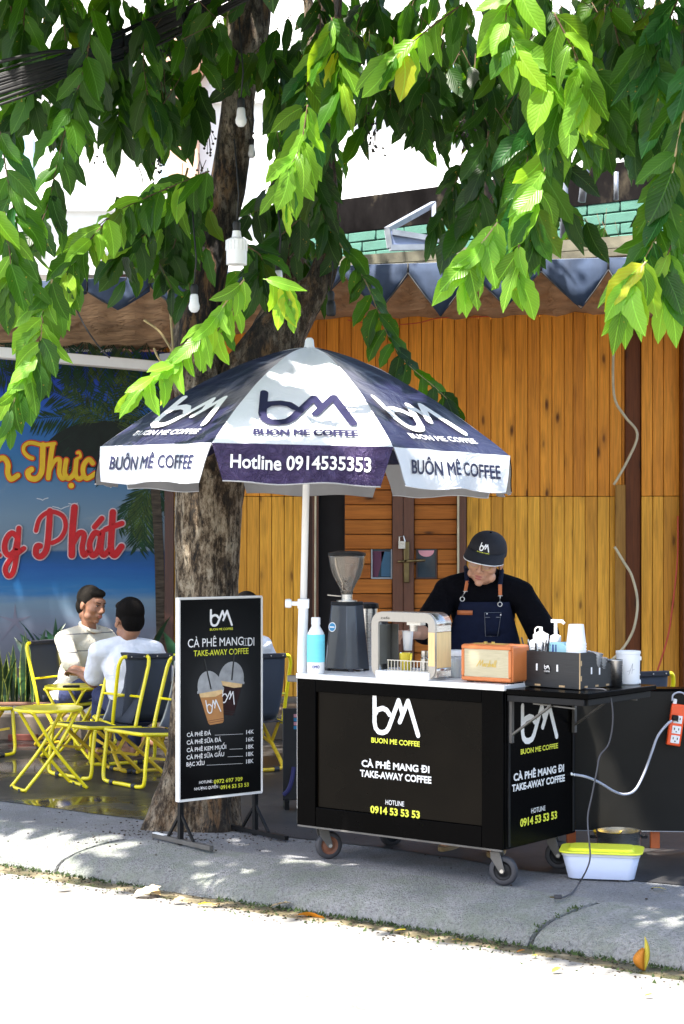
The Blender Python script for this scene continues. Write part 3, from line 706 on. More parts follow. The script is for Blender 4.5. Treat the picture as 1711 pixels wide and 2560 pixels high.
# ledge, teal block wall, stained wall behind
LD = 14.9
led = thing('concrete_ledge', 'weathered double concrete beam running above the awning', 'ledge', (0, 0, 0)); tag(led, kind='structure')
def beam(p0, p1, p2, p3, D0, D1, depth, name, mat, par):   # quad in pixels: left-top, right-top, right-bottom, left-bottom with depths
    q = MB(); A = [S(p0[0], p0[1], D0), S(p1[0], p1[1], D1), S(p2[0], p2[1], D1), S(p3[0], p3[1], D0)]
    Bv = [p + Vector((0, depth, 0)) for p in A]
    q.add(A + Bv, [(0, 1, 2, 3), (7, 6, 5, 4), (0, 4, 5, 1), (3, 2, 6, 7), (0, 3, 7, 4), (1, 5, 6, 2)]); return q.build(name, mat, par)
beam((700, 652), (1800, 572), (1800, 602), (700, 675), 15.2, 14.6, .3, 'upper_beam', M['concrete_ledge'], led)
beam((700, 676.5), (1800, 604), (1800, 622), (700, 694), 15.15, 14.55, .3, 'lower_beam', M['concrete_ledge'], led)
tw = thing('block_wall', 'turquoise painted block wall with black stained coping above the ledge', 'wall', (0, 0, 0)); tag(tw, kind='structure')
M['teal'] = simple('turquoise_block_paint', (.055, .15, .115), .9, var=.12, vscale=6, bmp=1.0, bscale=70)
m, nt, N, L, b = nmat('black_stained_render'); v = mapped(N, L, (1, 1, .5), world=True); n1 = noise(N, L, v, 2.5, 7, .65)
r1 = ramp(N, [(.35, (.003, .0025, .0025)), (.55, (.008, .007, .007)), (.70, (.06, .05, .035))]); L.new(n1.outputs[0], r1.inputs[0])
L.new(r1.outputs[0], b.inputs['Base Color']); setv(b, 'Specular IOR Level', .05); setv(b, 'Roughness', .95); bump(N, L, b, n1.outputs[0], .5, .02); M['stain'] = m
# wall plane: from pixel column 780 at depth 21 to 1800 at depth 18
WA = Vector((wx(740, 21.2), 21.2, 0)); WBp = Vector((wx(1850, 18.0), 18.0, 0)); we = (WBp - WA); wl_ = we.length; we.normalize(); wnv = Vector((we.y, -we.x, 0))
zc0, zt0 = 5.05, 5.44
def WP(t, z, o=0): p = WA + we * t + wnv * o; return Vector((p.x, p.y, z))
q = MB(); q.add([WP(0, zc0, .03), WP(wl_, zc0 - .02, .03), WP(wl_, zt0, .03), WP(0, zt0, .03), WP(0, zc0, -.2), WP(wl_, zc0 - .02, -.2), WP(wl_, zt0, -.2), WP(0, zt0, -.2)], [(0, 1, 2, 3), (3, 2, 6, 7), (0, 3, 7, 4), (4, 7, 6, 5), (1, 5, 6, 2)])
q.build('stained_coping', M['stain'], tw)
q = MB(); q.add([WP(0, 2.5, -.02), WP(wl_, 2.5, -.02), WP(wl_, zc0, -.02), WP(0, zc0, -.02)], [(0, 1, 2, 3)]); q.build('mortar', simple('grey_green_mortar', (.05, .1, .09), .9), tw)
bw, bh = .385, .118; brick_me = None
for r_ in range(7):
    z = zc0 - .008 - (r_ + 1) * bh; t = -(bw / 2 if r_ % 2 else 0)
    while t < wl_:
        a, e = max(0, t) + .006, min(wl_, t + bw) - .006; t += bw
        if e - a < .05: continue
        q = MB(); c_ = WP((a + e) / 2, z + bh / 2, rnd.uniform(-.004, .004)); q.box(c_, (e - a, .05, bh - .012), math.atan2(we.y, we.x)); q.build('block', M['teal'], tw, bevel=.008, seg=1)
# aluminium top-hung window frame leaning in front of the stained wall
fr = thing('window_frame', 'grey aluminium awning window frame leaning open above the ledge', 'window frame', (0, 0, 0))
q = MB(); A = S(968, 575, 16.2); B_ = S(975, 620, 16.2); Cc = S(1085, 510, 17.2); Dd = S(1100, 600, 16.3); E_ = S(1085, 618, 16.3)
for a, bb, w in ((A, Cc, .05), (A, B_, .06), (A + Vector((.05, 0, -.02)), Dd, .04), (B_, E_, .07), (Cc, E_, .04)): q.bar(a, bb, w, .05)
q.build('frame_bars', M['alu'], fr)
q = MB(); q.add([A, B_, E_, Dd], [(0, 1, 2, 3)]); q.build('frosted_pane', simple('blue_grey_pane', (.16, .2, .32), .3), fr, solid=.006)
for pts, lab, r in (([(1455, 505), (1463, 440), (1474, 372), (1480, 356), (1508, 353), (1530, 353)], 'grey bent handrail pipe rising in front of the black stained wall', .035),
                    ([(1411, 600), (1410, 500), (1410, 360), (1410, 345)], 'grey square post standing on the ledge between the hanging leaves', .04),
                    ([(1541, 500), (1541, 430)], 'short grey rail stub above the turquoise blocks', .022)):
    q = MB(); q.tube([S(x_, y_, 16.4) for x_, y_ in pts], r, 8); tag(q.build('handrail_pipe', M['alu'], smooth=True), lab, 'pipe')
# white sunlit buildings behind
bd = thing('white_building', 'bright white rendered building behind the tree', 'building', (0, 30, 0))
M['facade'] = simple('white_render', (.82, .82, .8), .9, var=.03, vscale=1)
q = MB(); q.box((1, 3, 6), (30, 6, 16)); q.build('wall', M['facade'], bd)
fx = lambda px: (px - CX) / F * 30; fz = lambda py: EYE - (py - HZ) / F * 30
q = MB(); q.box(((fx(428) + fx(500)) / 2, -.25, (fz(60) + fz(470)) / 2), (fx(500) - fx(428), .5, fz(60) - fz(470))); q.build('peach_pier', M['peach'], bd)
q = MB(); q.box((fx(478), -.55, fz(155)), (.75, 1.0, .5)); q.build('peach_canopy', M['peach'], bd)
for x0, x1, y0, y1 in ((60, 85, 345, 470), (140, 172, 360, 440), (404, 428, 380, 470), (812, 832, 300, 420), (800, 815, 440, 490), (1120, 1180, 120, 300), (610, 650, 60, 180)):
    q = MB(); q.box(((fx(x0) + fx(x1)) / 2, -.03, (fz(y0) + fz(y1)) / 2), (fx(x1) - fx(x0), .08, fz(y0) - fz(y1))); w_ = q.build('window', M['window_blue'], bd)
    q = MB(); q.box(((fx(x0) + fx(x1)) / 2, -.09, fz(y1) - .04), (fx(x1) - fx(x0) + .12, .16, .06)); q.build('sill', M['facade'], w_)
for zz in (fz(520), fz(250)):
    q = MB(); q.box((1, -.1, zz), (29.9, .2, .12)); q.build('string_course', M['facade'], bd)
# lower white wall strip at the left, above the awning
q = MB(); A = S(-100, 640, 15); q.box((S(180, 670, 15).x, 15.1, wz(672, 15)), (2.6, .2, .3)); tag(q.build('white_parapet', M['facade'], bevel=.01), 'low white parapet wall peeking over the left end of the awning', 'parapet', kind='structure')

# ------------------------------------------------------------------ banner
BD = 14.3
ban = thing('banner', 'large printed beach scene banner with gold and red script lettering', 'banner', (0, BD, 0))
bx = lambda px: (px - CX) / F * BD; bz = lambda py: EYE - (py - HZ) / F * BD
m, nt, N, L, b = nmat('printed_seascape')
g = N.new('ShaderNodeTexCoord'); sx = N.new('ShaderNodeSeparateXYZ'); L.new(g.outputs['Object'], sx.inputs[0])
mr = N.new('ShaderNodeMapRange'); mr.inputs[1].default_value = bz(1660); mr.inputs[2].default_value = bz(880); L.new(sx.outputs[2], mr.inputs[0])
zf = lambda py: (bz(py) - bz(1660)) / (bz(880) - bz(1660))
nw = noise(N, L, mapped(N, L, (1, 1, 9)), 1.8, 5); nd = N.new('ShaderNodeMapRange'); nd.inputs[3].default_value = -.035; nd.inputs[4].default_value = .035; L.new(nw.outputs[0], nd.inputs[0])
ad = N.new('ShaderNodeMath'); L.new(mr.outputs[0], ad.inputs[0]); 
lt = N.new('ShaderNodeMath'); lt.operation = 'LESS_THAN'; lt.inputs[1].default_value = zf(1380); L.new(mr.outputs[0], lt.inputs[0])
ml = N.new('ShaderNodeMath'); ml.operation = 'MULTIPLY'; L.new(lt.outputs[0], ml.inputs[0]); L.new(nd.outputs[0], ml.inputs[1]); L.new(ml.outputs[0], ad.inputs[1])
hz_ = zf(1376)
r1 = ramp(N, [(0, lin(120, 122, 135)), (zf(1575), lin(132, 134, 150)), (zf(1510), lin(125, 150, 170)), (zf(1470), lin(40, 120, 180)), (zf(1420), lin(18, 92, 165)), (hz_ - .004, lin(10, 80, 130)), (hz_ + .002, lin(120, 135, 150)), (zf(1290), lin(120, 145, 165)), (zf(1150), lin(55, 120, 170)), (zf(1050), lin(28, 105, 185)), (zf(980), lin(22, 80, 200)), (1, lin(18, 30, 170))])
L.new(ad.outputs[0], r1.inputs[0])
nc = noise(N, L, mapped(N, L, (1, 1, 2.6)), 1.1, 6, .6, .5); rc = ramp(N, [(.52, (0, 0, 0)), (.7, (1, 1, 1))]); L.new(nc.outputs[0], rc.inputs[0])
gt = N.new('ShaderNodeMapRange'); gt.inputs[1].default_value = zf(1380); gt.inputs[2].default_value = zf(1300); L.new(mr.outputs[0], gt.inputs[0]); gu = N.new('ShaderNodeMapRange'); gu.inputs[1].default_value = zf(1050); gu.inputs[2].default_value = zf(1180); L.new(mr.outputs[0], gu.inputs[0])
p1 = N.new('ShaderNodeMath'); p1.operation = 'MULTIPLY'; L.new(gt.outputs[0], p1.inputs[0]); L.new(gu.outputs[0], p1.inputs[1]); p2 = N.new('ShaderNodeMath'); p2.operation = 'MULTIPLY'; L.new(p1.outputs[0], p2.inputs[0]); L.new(rc.outputs[0], p2.inputs[1]); p3 = N.new('ShaderNodeMath'); p3.operation = 'MULTIPLY'; p3.inputs[1].default_value = .55; L.new(p2.outputs[0], p3.inputs[0])
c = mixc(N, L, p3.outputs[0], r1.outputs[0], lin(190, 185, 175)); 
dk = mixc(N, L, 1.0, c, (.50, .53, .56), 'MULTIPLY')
L.new(dk, b.inputs['Base Color']); setv(b, 'Roughness', .55); setv(b, 'Specular IOR Level', .25); nb = noise(N, L, mapped(N, L), 1.4, 3); bump(N, L, b, nb.outputs[0], .25, .05)
M['seascape'] = m
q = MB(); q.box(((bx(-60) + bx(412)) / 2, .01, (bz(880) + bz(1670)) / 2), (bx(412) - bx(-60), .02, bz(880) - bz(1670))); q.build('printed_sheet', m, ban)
q = MB(); q.box((bx(424), -.0, (bz(880) + bz(1700)) / 2), (bx(436) - bx(413), .05, bz(880) - bz(1700))); q.build('banner_post', M['brown_dark'], ban, bevel=.004)
def bmap(o): return lambda x, z, e=0: (x, -o - e * 3, z)
# the banner drawing is laid out in a 1568 x 2025 grid over its upper part
gx = lambda x: bx(x / 3.2667); gz = lambda y: bz(840 + y / 3.2667)
GP = lambda pts: [(gx(x), gz(y)) for x, y in pts]
GW = bx(CX + 1 / 3.2667)
def frond(q, x, y, ang, ln, o, droop=.5, n=26, w=9, spread=1.1):
    pts = []; a = ang; px, py = x, y; st = ln / 14
    for i in range(15):
        pts.append((px, py)); px += math.cos(a) * st; py += math.sin(a) * st; a += droop / 14 * (1 if math.cos(a) > 0 else -1)
    put_stroke(q, GP(pts), GW * w * .6, bmap(o))
    for k in range(n):
        u = k / n * 13.9; i = int(u); fx_ = u - i; ax = pts[i][0] + (pts[i + 1][0] - pts[i][0]) * fx_; ay = pts[i][1] + (pts[i + 1][1] - pts[i][1]) * fx_
        ta = math.atan2(pts[i + 1][1] - pts[i][1], pts[i + 1][0] - pts[i][0])
        for sg in (-1, 1):
            bl = ln * .42 * (1 - .55 * k / n) * rnd.uniform(.75, 1.1); ba = ta + sg * spread * rnd.uniform(.6, .95)
            e1 = (ax + math.cos(ba) * bl, ay + math.sin(ba) * bl + bl * .35); mdx, mdy = (ax + e1[0]) / 2 - math.sin(ba) * w, (ay + e1[1]) / 2 + math.cos(ba) * w
            mdx2, mdy2 = (ax + e1[0]) / 2 + math.sin(ba) * w, (ay + e1[1]) / 2 - math.cos(ba) * w
            d = rnd.random() * .0006
            q.add([(gx(X_), -o - d, gz(Y_)) for X_, Y_ in ((ax, ay), (mdx, mdy), e1, (mdx2, mdy2))], [(0, 1, 2, 3)])
qd = MB()
for x, y, a, l in ((820, 700, 3.4, 560), (820, 700, 3.9, 560), (830, 690, 4.3, 560), (860, 690, 4.75, 560), (900, 700, 5.2, 560), (930, 720, 5.7, 560), (820, 720, 2.9, 460), (880, 720, .4, 520), (940, 700, 0.0, 500), (820, 740, 2.3, 420), (860, 740, 1.6, 440), (880, 740, 1.1, 440), (780, 740, 2.6, 480), (1200, 1230, 2.4, 420), (1230, 1230, 2.0, 520), (1210, 1240, 1.7, 480), (1280, 1230, .9, 260)):
    frond(qd, x, y, a, l, .0035)
for x, y, a, l in ((-60, 60, .3, 600), (-60, 200, .7, 420), (60, 20, .9, 420), (200, 20, 1.2, 320), (350, 10, 1.3, 300)): frond(qd, x, y, a, l, .0035, w=7)
for x, y, a, l in ((520, 20, 1.2, 420), (700, 20, 1.5, 420), (900, 30, 1.8, 420), (1050, 40, 1.6, 460), (1200, 60, 1.9, 460), (1350, 80, 2.0, 460)): frond(qd, x, y, a, l, .0037, w=9)
qd.build('printed_palm_leaves', M['palm_print'], ban)
ql = MB()
for x, y, a, l in ((840, 700, 4.1, 420), (880, 700, 4.9, 480), (920, 700, 5.4, 460), (960, 740, 5.9, 380), (1220, 1240, 2.2, 400), (1200, 1250, 1.8, 420), (800, 640, 3.4, 300), (1000, 60, 1.6, 330), (760, 60, 1.3, 300)): frond(ql, x, y, a, l, .0050, n=16, w=5)
ql.build('printed_palm_highlights', M['palm_print_lit'], ban)
qk = MB()
qk.add([(gx(860 + 520 * math.cos(t)), -.0044, gz(1000 + 310 * math.sin(t) * (1 if math.sin(t) < 0 else .25))) for t in [i * math.pi / 14 for i in range(28)]], [tuple(range(28))])
qk.build('printed_shade', M['palm_dark'], ban)
qt = MB(); qt.add([(gx(x), -.0058, gz(y)) for x, y in ((1230, 1240), (1310, 1240), (1325, 1500), (1340, 1800), (1352, 2300), (1380, 2750), (1290, 2750), (1275, 2300), (1265, 1800), (1250, 1500))], [tuple(range(10))]); qt.build('printed_palm_trunk', M['palm_trunk_print'], ban)
qs = MB(); cx_, cy_ = 125, 2330
st = []
for k in range(10):
    a = -math.pi / 2 + k * math.pi / 5; r_ = (150 if k % 2 == 0 else 26) * (1.35 if k in (4, 6) else 1); st.append((gx(cx_ + r_ * math.cos(a)), -.003, gz(cy_ + r_ * math.sin(a))))
qs.add(st, [tuple(range(10))]); qs.build('printed_starfish', simple('printed_starfish', (.1, .1, .15), .4), ban)
qb = MB()
for x, y, s in ((350, 1335, 1), (500, 1405, 1.5), (600, 1375, .8)): put_stroke(qb, GP([(x - 45 * s, y - 8 * s), (x - 15 * s, y - 2), (x, y + 6 * s), (x + 20 * s, y - 6), (x + 45 * s, y - 12 * s)]), GW * 8, bmap(.003))
qb.build('printed_gulls', simple('printed_gull', (.3, .33, .37), .5), ban)
TH = [([(-60, 1000), (-55, 1170)], 42), ([(-60, 1080), (-10, 1010), (40, 1000), (70, 1050), (68, 1120), (95, 1170), (150, 1140)], 42),
      ([(270, 1000), (235, 985), (200, 945), (205, 895), (260, 872), (350, 890), (450, 880)], 30), ([(355, 890), (352, 1000), (345, 1110), (305, 1165), (250, 1160), (232, 1115), (262, 1090)], 44),
      ([(435, 890), (415, 1020), (398, 1160)], 40), ([(410, 1090), (450, 1020), (492, 1015), (488, 1120), (515, 1165), (545, 1140)], 36),
      ([(545, 1015), (532, 1120), (562, 1165), (612, 1120), (628, 1015)], 38), ([(628, 1015), (622, 1130), (650, 1168), (690, 1140)], 36), ([(630, 1005), (662, 985), (652, 950), (636, 955)], 22), ([(585, 1222), (586, 1223)], 46),
      ([(762, 1040), (730, 1008), (690, 1050), (682, 1115), (712, 1165), (782, 1125)], 38)]
PH = [([(145, 1640), (100, 1610), (55, 1660), (42, 1740), (75, 1790), (125, 1750), (148, 1650)], 46), ([(158, 1570), (145, 1750), (115, 1920), (72, 1960), (48, 1900), (95, 1820), (198, 1735)], 42), ([(-60, 1760), (0, 1790)], 40),
      ([(298, 1590), (330, 1490), (415, 1435), (515, 1470), (540, 1560), (500, 1650), (430, 1690)], 36), ([(412, 1430), (402, 1600), (384, 1740), (338, 1800), (298, 1780), (305, 1720), (330, 1715)], 50),
      ([(612, 1400), (595, 1600), (590, 1790)], 56), ([(602, 1690), (650, 1610), (690, 1625), (675, 1730), (690, 1790), (735, 1750)], 46),
      ([(822, 1620), (775, 1610), (735, 1700), (758, 1790), (805, 1750), (830, 1620)], 48), ([(842, 1600), (828, 1740), (850, 1790), (895, 1750)], 46), ([(775, 1560), (835, 1490)], 44),
      ([(925, 1440), (915, 1600), (910, 1740), (940, 1790), (995, 1720)], 54), ([(865, 1580), (1000, 1530)], 44)]
for name, sets, mo, mi, o in (('gold_lettering', TH, 'banner_outline_red', 'banner_yellow', .007), ('red_lettering', PH, 'banner_outline_white', 'banner_red', .007)):
    qo = MB(); qi = MB(); d = 0
    for pts, w in sets:
        P = [(p.x, p.y) for p in crom([(a, bb, 0) for a, bb in GP(pts)], 5)]
        put_stroke(qo, P, GW * (w + 20), bmap(o)); d = put_stroke(qi, P, GW * w, bmap(o + .0065), d)
    qo.build(name + '_outline', M[mo], ban); qi.build(name, M[mi], ban)
# white boxed rail over the banner
q = MB(); A = S(-60, 877, 13.6); B_ = S(408, 918, 14.1); q.bar(A, B_, .12, .08); tag(q.build('white_rail', M['white'], bevel=.006), 'long white boxed rail over the top edge of the beach banner', 'rail')
q = MB(); q.bar(S(416, 885, 14.0), S(420, 925, 14.0), .1, .1); tag(q.build('rail_bracket', M['alu']), 'grey end bracket of the white rail beside the tree trunk', 'bracket')

# ------------------------------------------------------------------ planter and plants
pl = thing('planter', 'low white panelled planter with brown rim below the beach banner', 'planter', (0, 0, 0))
x0, x1 = wx(-80, 13.5), wx(420, 13.5)
k = 9
for i in range(k):
    a = x0 + (x1 - x0) * i / k; q = MB(); q.box((a + (x1 - x0) / k / 2, 13.52, .13), ((x1 - x0) / k - .006, .03, .25)); q.build('panel', M['planter_white'], pl, bevel=.003)
q = MB(); q.box(((x0 + x1) / 2, 13.51, .268), (x1 - x0, .07, .022)); q.build('rim', M['brown_rail'], pl, bevel=.004)
q = MB(); q.box(((x0 + x1) / 2, 13.88, .24), (x1 - x0, .68, .02)); q.build('soil', M['pot_soil'], pl)
q = MB(); q.box((wx(60, 13.4), 13.4, .03), (.22, .1, .05)); tag(q.build('brick', M['red_brick_bit'], bevel=.006), 'dark red brick lying at the foot of the white planter', 'brick')
m, nt, N, L, b = nmat('variegated_blade'); uv = N.new('ShaderNodeUVMap'); sp = N.new('ShaderNodeSeparateXYZ'); L.new(uv.outputs[0], sp.inputs[0])
s1 = N.new('ShaderNodeMath'); s1.operation = 'SUBTRACT'; s1.inputs[1].default_value = .5; L.new(sp.outputs[0], s1.inputs[0]); s2 = N.new('ShaderNodeMath'); s2.operation = 'ABSOLUTE'; L.new(s1.outputs[0], s2.inputs[0])
rr = ramp(N, [(.34, (.02, .065, .02)), (.38, (.28, .32, .06))], 'LINEAR'); L.new(s2.outputs[0], rr.inputs[0]); n_ = noise(N, L, mapped(N, L, (1, 1, 3)), 14, 4); r_2 = ramp(N, [(.4, (.45, .5, .5)), (.6, (1, 1, 1))]); L.new(n_.outputs[0], r_2.inputs[0])
L.new(mixc(N, L, .8, rr.outputs[0], r_2.outputs[0], 'MULTIPLY'), b.inputs['Base Color']); setv(b, 'Roughness', .4); M['snake'] = m
M['broad'] = simple('dark_broad_leaf', (.015, .055, .025), .3, var=.3, vscale=12)
def blade(base, h, w, lean, ang, mat, par, name='blade', curl=.3):
    q = MB(); n = 7; vs = []; uvs = []
    ax = Vector((math.cos(ang), math.sin(ang), 0)); wd = Vector((-math.sin(ang + .6), math.cos(ang + .6), 0)); fa = rnd.uniform(0, 6.3); wd = Vector((math.cos(fa), math.sin(fa) * .45, 0)).normalized()
    for i in range(n + 1):
        u = i / n; p = base + Vector((0, 0, h * u * (1 - lean * .25 * u))) + ax * lean * h * u ** 1.8
        ww = w * (math.sin(math.pi * min(1, (u * .82 + .12))) ** .7) * (1 - u ** 6)
        nn_ = wd.cross(Vector((0, 0, 1)))
        vs += [p - wd * ww + nn_ * ww * curl, p, p + wd * ww + nn_ * ww * curl]; uvs += [(0, u), (.5, u), (1, u)]
    q.add(vs, [(i * 3 + j, i * 3 + j + 1, i * 3 + j + 4, i * 3 + j + 3) for i in range(n) for j in range(2)]); q.uv = uvs
    return q.build(name, mat, par, smooth=True)
for i, (px, nb_, hh, lab) in enumerate(((18, 12, .56, 'tall yellow-edged snake plant at the far left of the planter'), (75, 14, .58, 'yellow-edged snake plant in the planter just left of the yellow chair'))):
    t = thing('snake_plant', lab, 'plant', (wx(px, 13.8), 13.8 + .05 * i, .25), group='snake plants in the planter')
    for k in range(nb_): blade(Vector((rnd.gauss(0, .08), rnd.gauss(0, .06), 0)), hh * rnd.uniform(.6, 1.05), rnd.uniform(.022, .032), rnd.uniform(0, .35), rnd.uniform(0, 6.3), M['snake'], t)
for i, (px, D, nb_, hh, lab) in enumerate(((120, 14.0, 20, .5, 'dark broad-leaved plant behind the snake plants'), (160, 13.9, 22, .5, 'dark green broad-leaved plant behind the seated man in the polo shirt'), (210, 14.0, 14, .3, 'low dark leafy plant hidden behind the polo shirt'), (408, 13.8, 14, .55, 'dark leafy plant between the white-shirted man and the tree trunk'))):
    t = thing('leafy_plant', lab, 'plant', (wx(px, D), D, .25), group='dark leafy plants in the planter')
    for k in range(nb_):
        bz_ = rnd.uniform(0, .3); blade(Vector((rnd.gauss(0, .08), rnd.gauss(0, .06), bz_)), hh * rnd.uniform(.4, .8), rnd.uniform(.03, .05), rnd.uniform(.2, .9), rnd.uniform(0, 6.3), M['broad'], t, 'leaf')

# ------------------------------------------------------------------ cables across the top left
cb = thing('cable_bundle', 'thick bundle of black utility cables crossing behind the leaves at upper left', 'cables', (0, 0, 0))
for k in range(26):
    q = MB(); o1 = rnd.gauss(0, 24); o2 = rnd.gauss(0, 15); sag = rnd.uniform(0, 30)
    q.tube(crom([S(-120, 245 + o1, 7.5), S(120, 165 + o1 * .8 + sag * .4, 7.6), S(330, 95 + o2 + sag * .3, 8.5), S(520, 12 + o2, 8.4), S(640, -50 + o2, 8.3)], 4), rnd.uniform(.004, .009), 6); q.build('cable', M['cable_black'], cb, smooth=True)
q = MB()
for px, py in ((310, 96), (120, 180), (460, 40)): q.tube([S(px - 3, py - 22, 8.45), S(px + 3, py + 24, 8.4)], .012, 6)
q.build('cable_tie', M['cable_black'], cb)
for pts, lab, r in (([(-40, 300), (120, 225), (250, 180), (345, 110)], 'thin loose black wire below the cable bundle', .005), ([(-40, 320), (60, 290), (200, 215), (330, 190)], 'lowest thin wire crossing the upper left corner', .004),
                    ([(320, 350), (340, 400), (355, 440), (358, 470)], 'short dangling dark wire end between the leaves', .004), ([(190, 770), (215, 820), (250, 870), (275, 895)], 'thin black wire hanging from the brown awning', .006)):
    q = MB(); q.tube(crom([S(x_, y_, 11 if r < .006 else 12.8) for x_, y_ in pts], 5), r, 5); tag(q.build('loose_wire', M['cable_black'], smooth=True), lab, 'wire')
# ------------------------------------------------------------------ the tree
tree = thing('tree', 'large forked street tree with mottled bark and long hanging leaves', 'tree', (wx(520, 9.45), 9.45, 0))
TB = Vector(tree.location)
def limb(mb, pts, radii, step=.03, seg=40, flare=False, amp=.085, seed=0):
    P = crom(pts, 8); n = len(pts); R_ = []
    Rr = np.interp(np.linspace(0, n - 1, len(P)), range(n), radii)
    # resample
    d = [0]
    for i in range(1, len(P)): d.append(d[-1] + (P[i] - P[i - 1]).length)
    k = max(4, int(d[-1] / step)); L_ = np.linspace(0, d[-1], k)
    px = [Vector([np.interp(l, d, [p[j] for p in P]) for j in range(3)]) for l in L_]; rr = np.interp(L_, d, Rr)
    base = len(mb.v); up = None; vs = []
    for i, p in enumerate(px):
        t = (px[min(i + 1, k - 1)] - px[max(0, i - 1)]).normalized()
        if up is None: up = Vector((1, 0, 0)); 
        up = (up - t * up.dot(t)).normalized(); w = t.cross(up)
        for j in range(seg):
            a = 2 * math.pi * j / seg; dr = up * math.cos(a) + w * math.sin(a)
            q = Vector((dr.x * 1.4, dr.y * 1.4, p.z * .8 + seed)); f = 1 + amp * 1.6 * mnoise.noise(q * 1.2) + amp * mnoise.noise(Vector((dr.x * 5, dr.y * 5, p.z * 1.6 + seed))) + amp * .5 * mnoise.noise(Vector((dr.x * 12, dr.y * 12, p.z * 7 + seed)))
            r_ = rr[i] * f
            if flare:
                z = p.z
                fl = max(0, 1 - z / .42) ** 1.7; lob = .5 + .5 * math.cos(a * 3 + 2.2) + .7 * max(0, math.cos(a - math.pi)) ** 3
                r_ *= 1 + fl * (.10 + .27 * lob)
                r_ *= 1 + .05 * math.cos(a * 5 + .8) * min(1, .3 + max(0, 1 - z / 1.6))
            vs.append(p + dr * r_)
    mb.v += [tuple(v) for v in vs]
    mb.f += [(base + i * seg + j, base + i * seg + (j + 1) % seg, base + (i + 1) * seg + (j + 1) % seg, base + (i + 1) * seg + j) for i in range(k - 1) for j in range(seg)]
    mb.f.append(tuple(base + (k - 1) * seg + j for j in range(seg)))
def T(px, py, D=9.45): return S(px, py, D) - TB
mb = MB(); pxm = 9.45 / F
limb(mb, [T(500, 2085), T(505, 1980), T(510, 1850), T(519, 1650), T(518, 1450), T(522, 1250), T(535, 1080), T(560, 960)], [92 * pxm, 92 * pxm, 84 * pxm, 80 * pxm, 79 * pxm, 84 * pxm, 96 * pxm, 92 * pxm], flare=True, seg=72)
limb(mb, [T(540, 1110), T(505, 960), T(490, 860), T(510, 740), T(535, 620), T(568, 470), T(588, 330), T(600, 220), T(622, 80), T(640, -120), T(660, -500)], [70 * pxm, 72 * pxm, 62 * pxm, 50 * pxm, 44 * pxm, 44 * pxm, 42 * pxm, 42 * pxm, 52 * pxm, 45 * pxm, 20 * pxm], seed=3)
limb(mb, [T(560, 1090), T(625, 950), T(690, 850), T(750, 765), T(800, 705), T(822, 620), T(820, 520), T(808, 340), T(800, 230), T(822, 60), T(850, -200), T(900, -500)], [70 * pxm, 78 * pxm, 70 * pxm, 50 * pxm, 36 * pxm, 30 * pxm, 28 * pxm, 26 * pxm, 26 * pxm, 28 * pxm, 24 * pxm, 10 * pxm], seed=9)
limb(mb, [T(640, 900, 9.6), T(700, 780, 9.6), T(722, 700, 9.6), T(742, 600, 9.65), T(755, 460, 9.7), T(790, 250, 9.9), T(760, -100, 10)], [50 * pxm, 44 * pxm, 36 * pxm, 30 * pxm, 24 * pxm, 18 * pxm, 10 * pxm], seed=14)
mb.build('trunk', M['bark'], tree, smooth=True)
# stub on the fork's right side
mb = MB(); limb(mb, [T(700, 870), T(740, 862), T(770, 858)], [26 * pxm, 14 * pxm, 3 * pxm], step=.01, seg=12, amp=.2); mb.build('broken_stub', M['bark'], tree, smooth=True)
# overhead limbs
ov = MB(); ends = []
for (a, b_, r0) in ((T(640, -60), T(300, -260, 7.6), .055), (T(650, -150), T(1100, -300, 7.4), .06), (T(850, -150), T(1500, -260, 8.2), .05), (T(640, -100), T(100, -200, 9.2), .05), (T(850, -200), T(1200, -380, 10.5), .05), (T(650, -200), T(500, -500, 8.4), .045), (T(850, -250), T(1700, -420, 7.8), .04), (T(640, -60), T(-100, -420, 8.6), .04)):
    mdl = a.lerp(b_, .5) + Vector((0, 0, .25)); limb(ov, [a, mdl, b_], [r0, r0 * .7, r0 * .3], step=.1, seg=10, amp=.1); ends.append((a, mdl, b_))
ov.build('branch', M['bark'], tree, smooth=True)

# ---- leaves
def leaf_mesh(seed, ln=1.0, wd=.19, bend=.22, fold=.28, bite=0):
    r = random.Random(seed); n = 8; vs = []; uv = []
    tw = r.uniform(-.35, .35); wf = r.uniform(5, 8); side = r.uniform(-.12, .12)
    for i in range(n + 1):
        u = i / n; w = wd * (math.sin(math.pi * (u ** .88)) ** .58) * (1.0 if u < .8 else 1 - (u - .8) * 1.6)
        if i == 0: w = .012
        if i == n: w = .002
        y = u * ln; z = -bend * u * u * ln; x = side * math.sin(u * 3)
        wav = .035 * math.sin(wf * u * 3 + r.random()); wl2 = w * (r.uniform(.8, 1.05)); wr2 = w * (r.uniform(.8, 1.05))
        if bite and i in (5, 6): wl2 *= .3
        ct, st_ = math.cos(tw * u), math.sin(tw * u)
        for sx_, ww in ((-1, wl2), (0, 0), (1, wr2)):
            X_ = sx_ * ww; Z_ = abs(sx_) * (ww * fold + wav * (1 if sx_ > 0 else -1) * (w / wd))
            vs.append((x + X_ * ct - Z_ * st_, y, z + X_ * st_ + Z_ * ct)); uv.append((.5 + sx_ * .5 * (ww / wd if wd else 0), u))
    fs = [(i * 3 + j, i * 3 + j + 1, i * 3 + j + 4, i * 3 + j + 3) for i in range(n) for j in range(2)]
    # stalk
    k = len(vs); vs += [(-.012, -.09, .02), (.012, -.09, .02)]; uv += [(.5, 0), (.5, 0)]; fs.append((k, k + 1, 2, 0))
    return vs, fs, uv
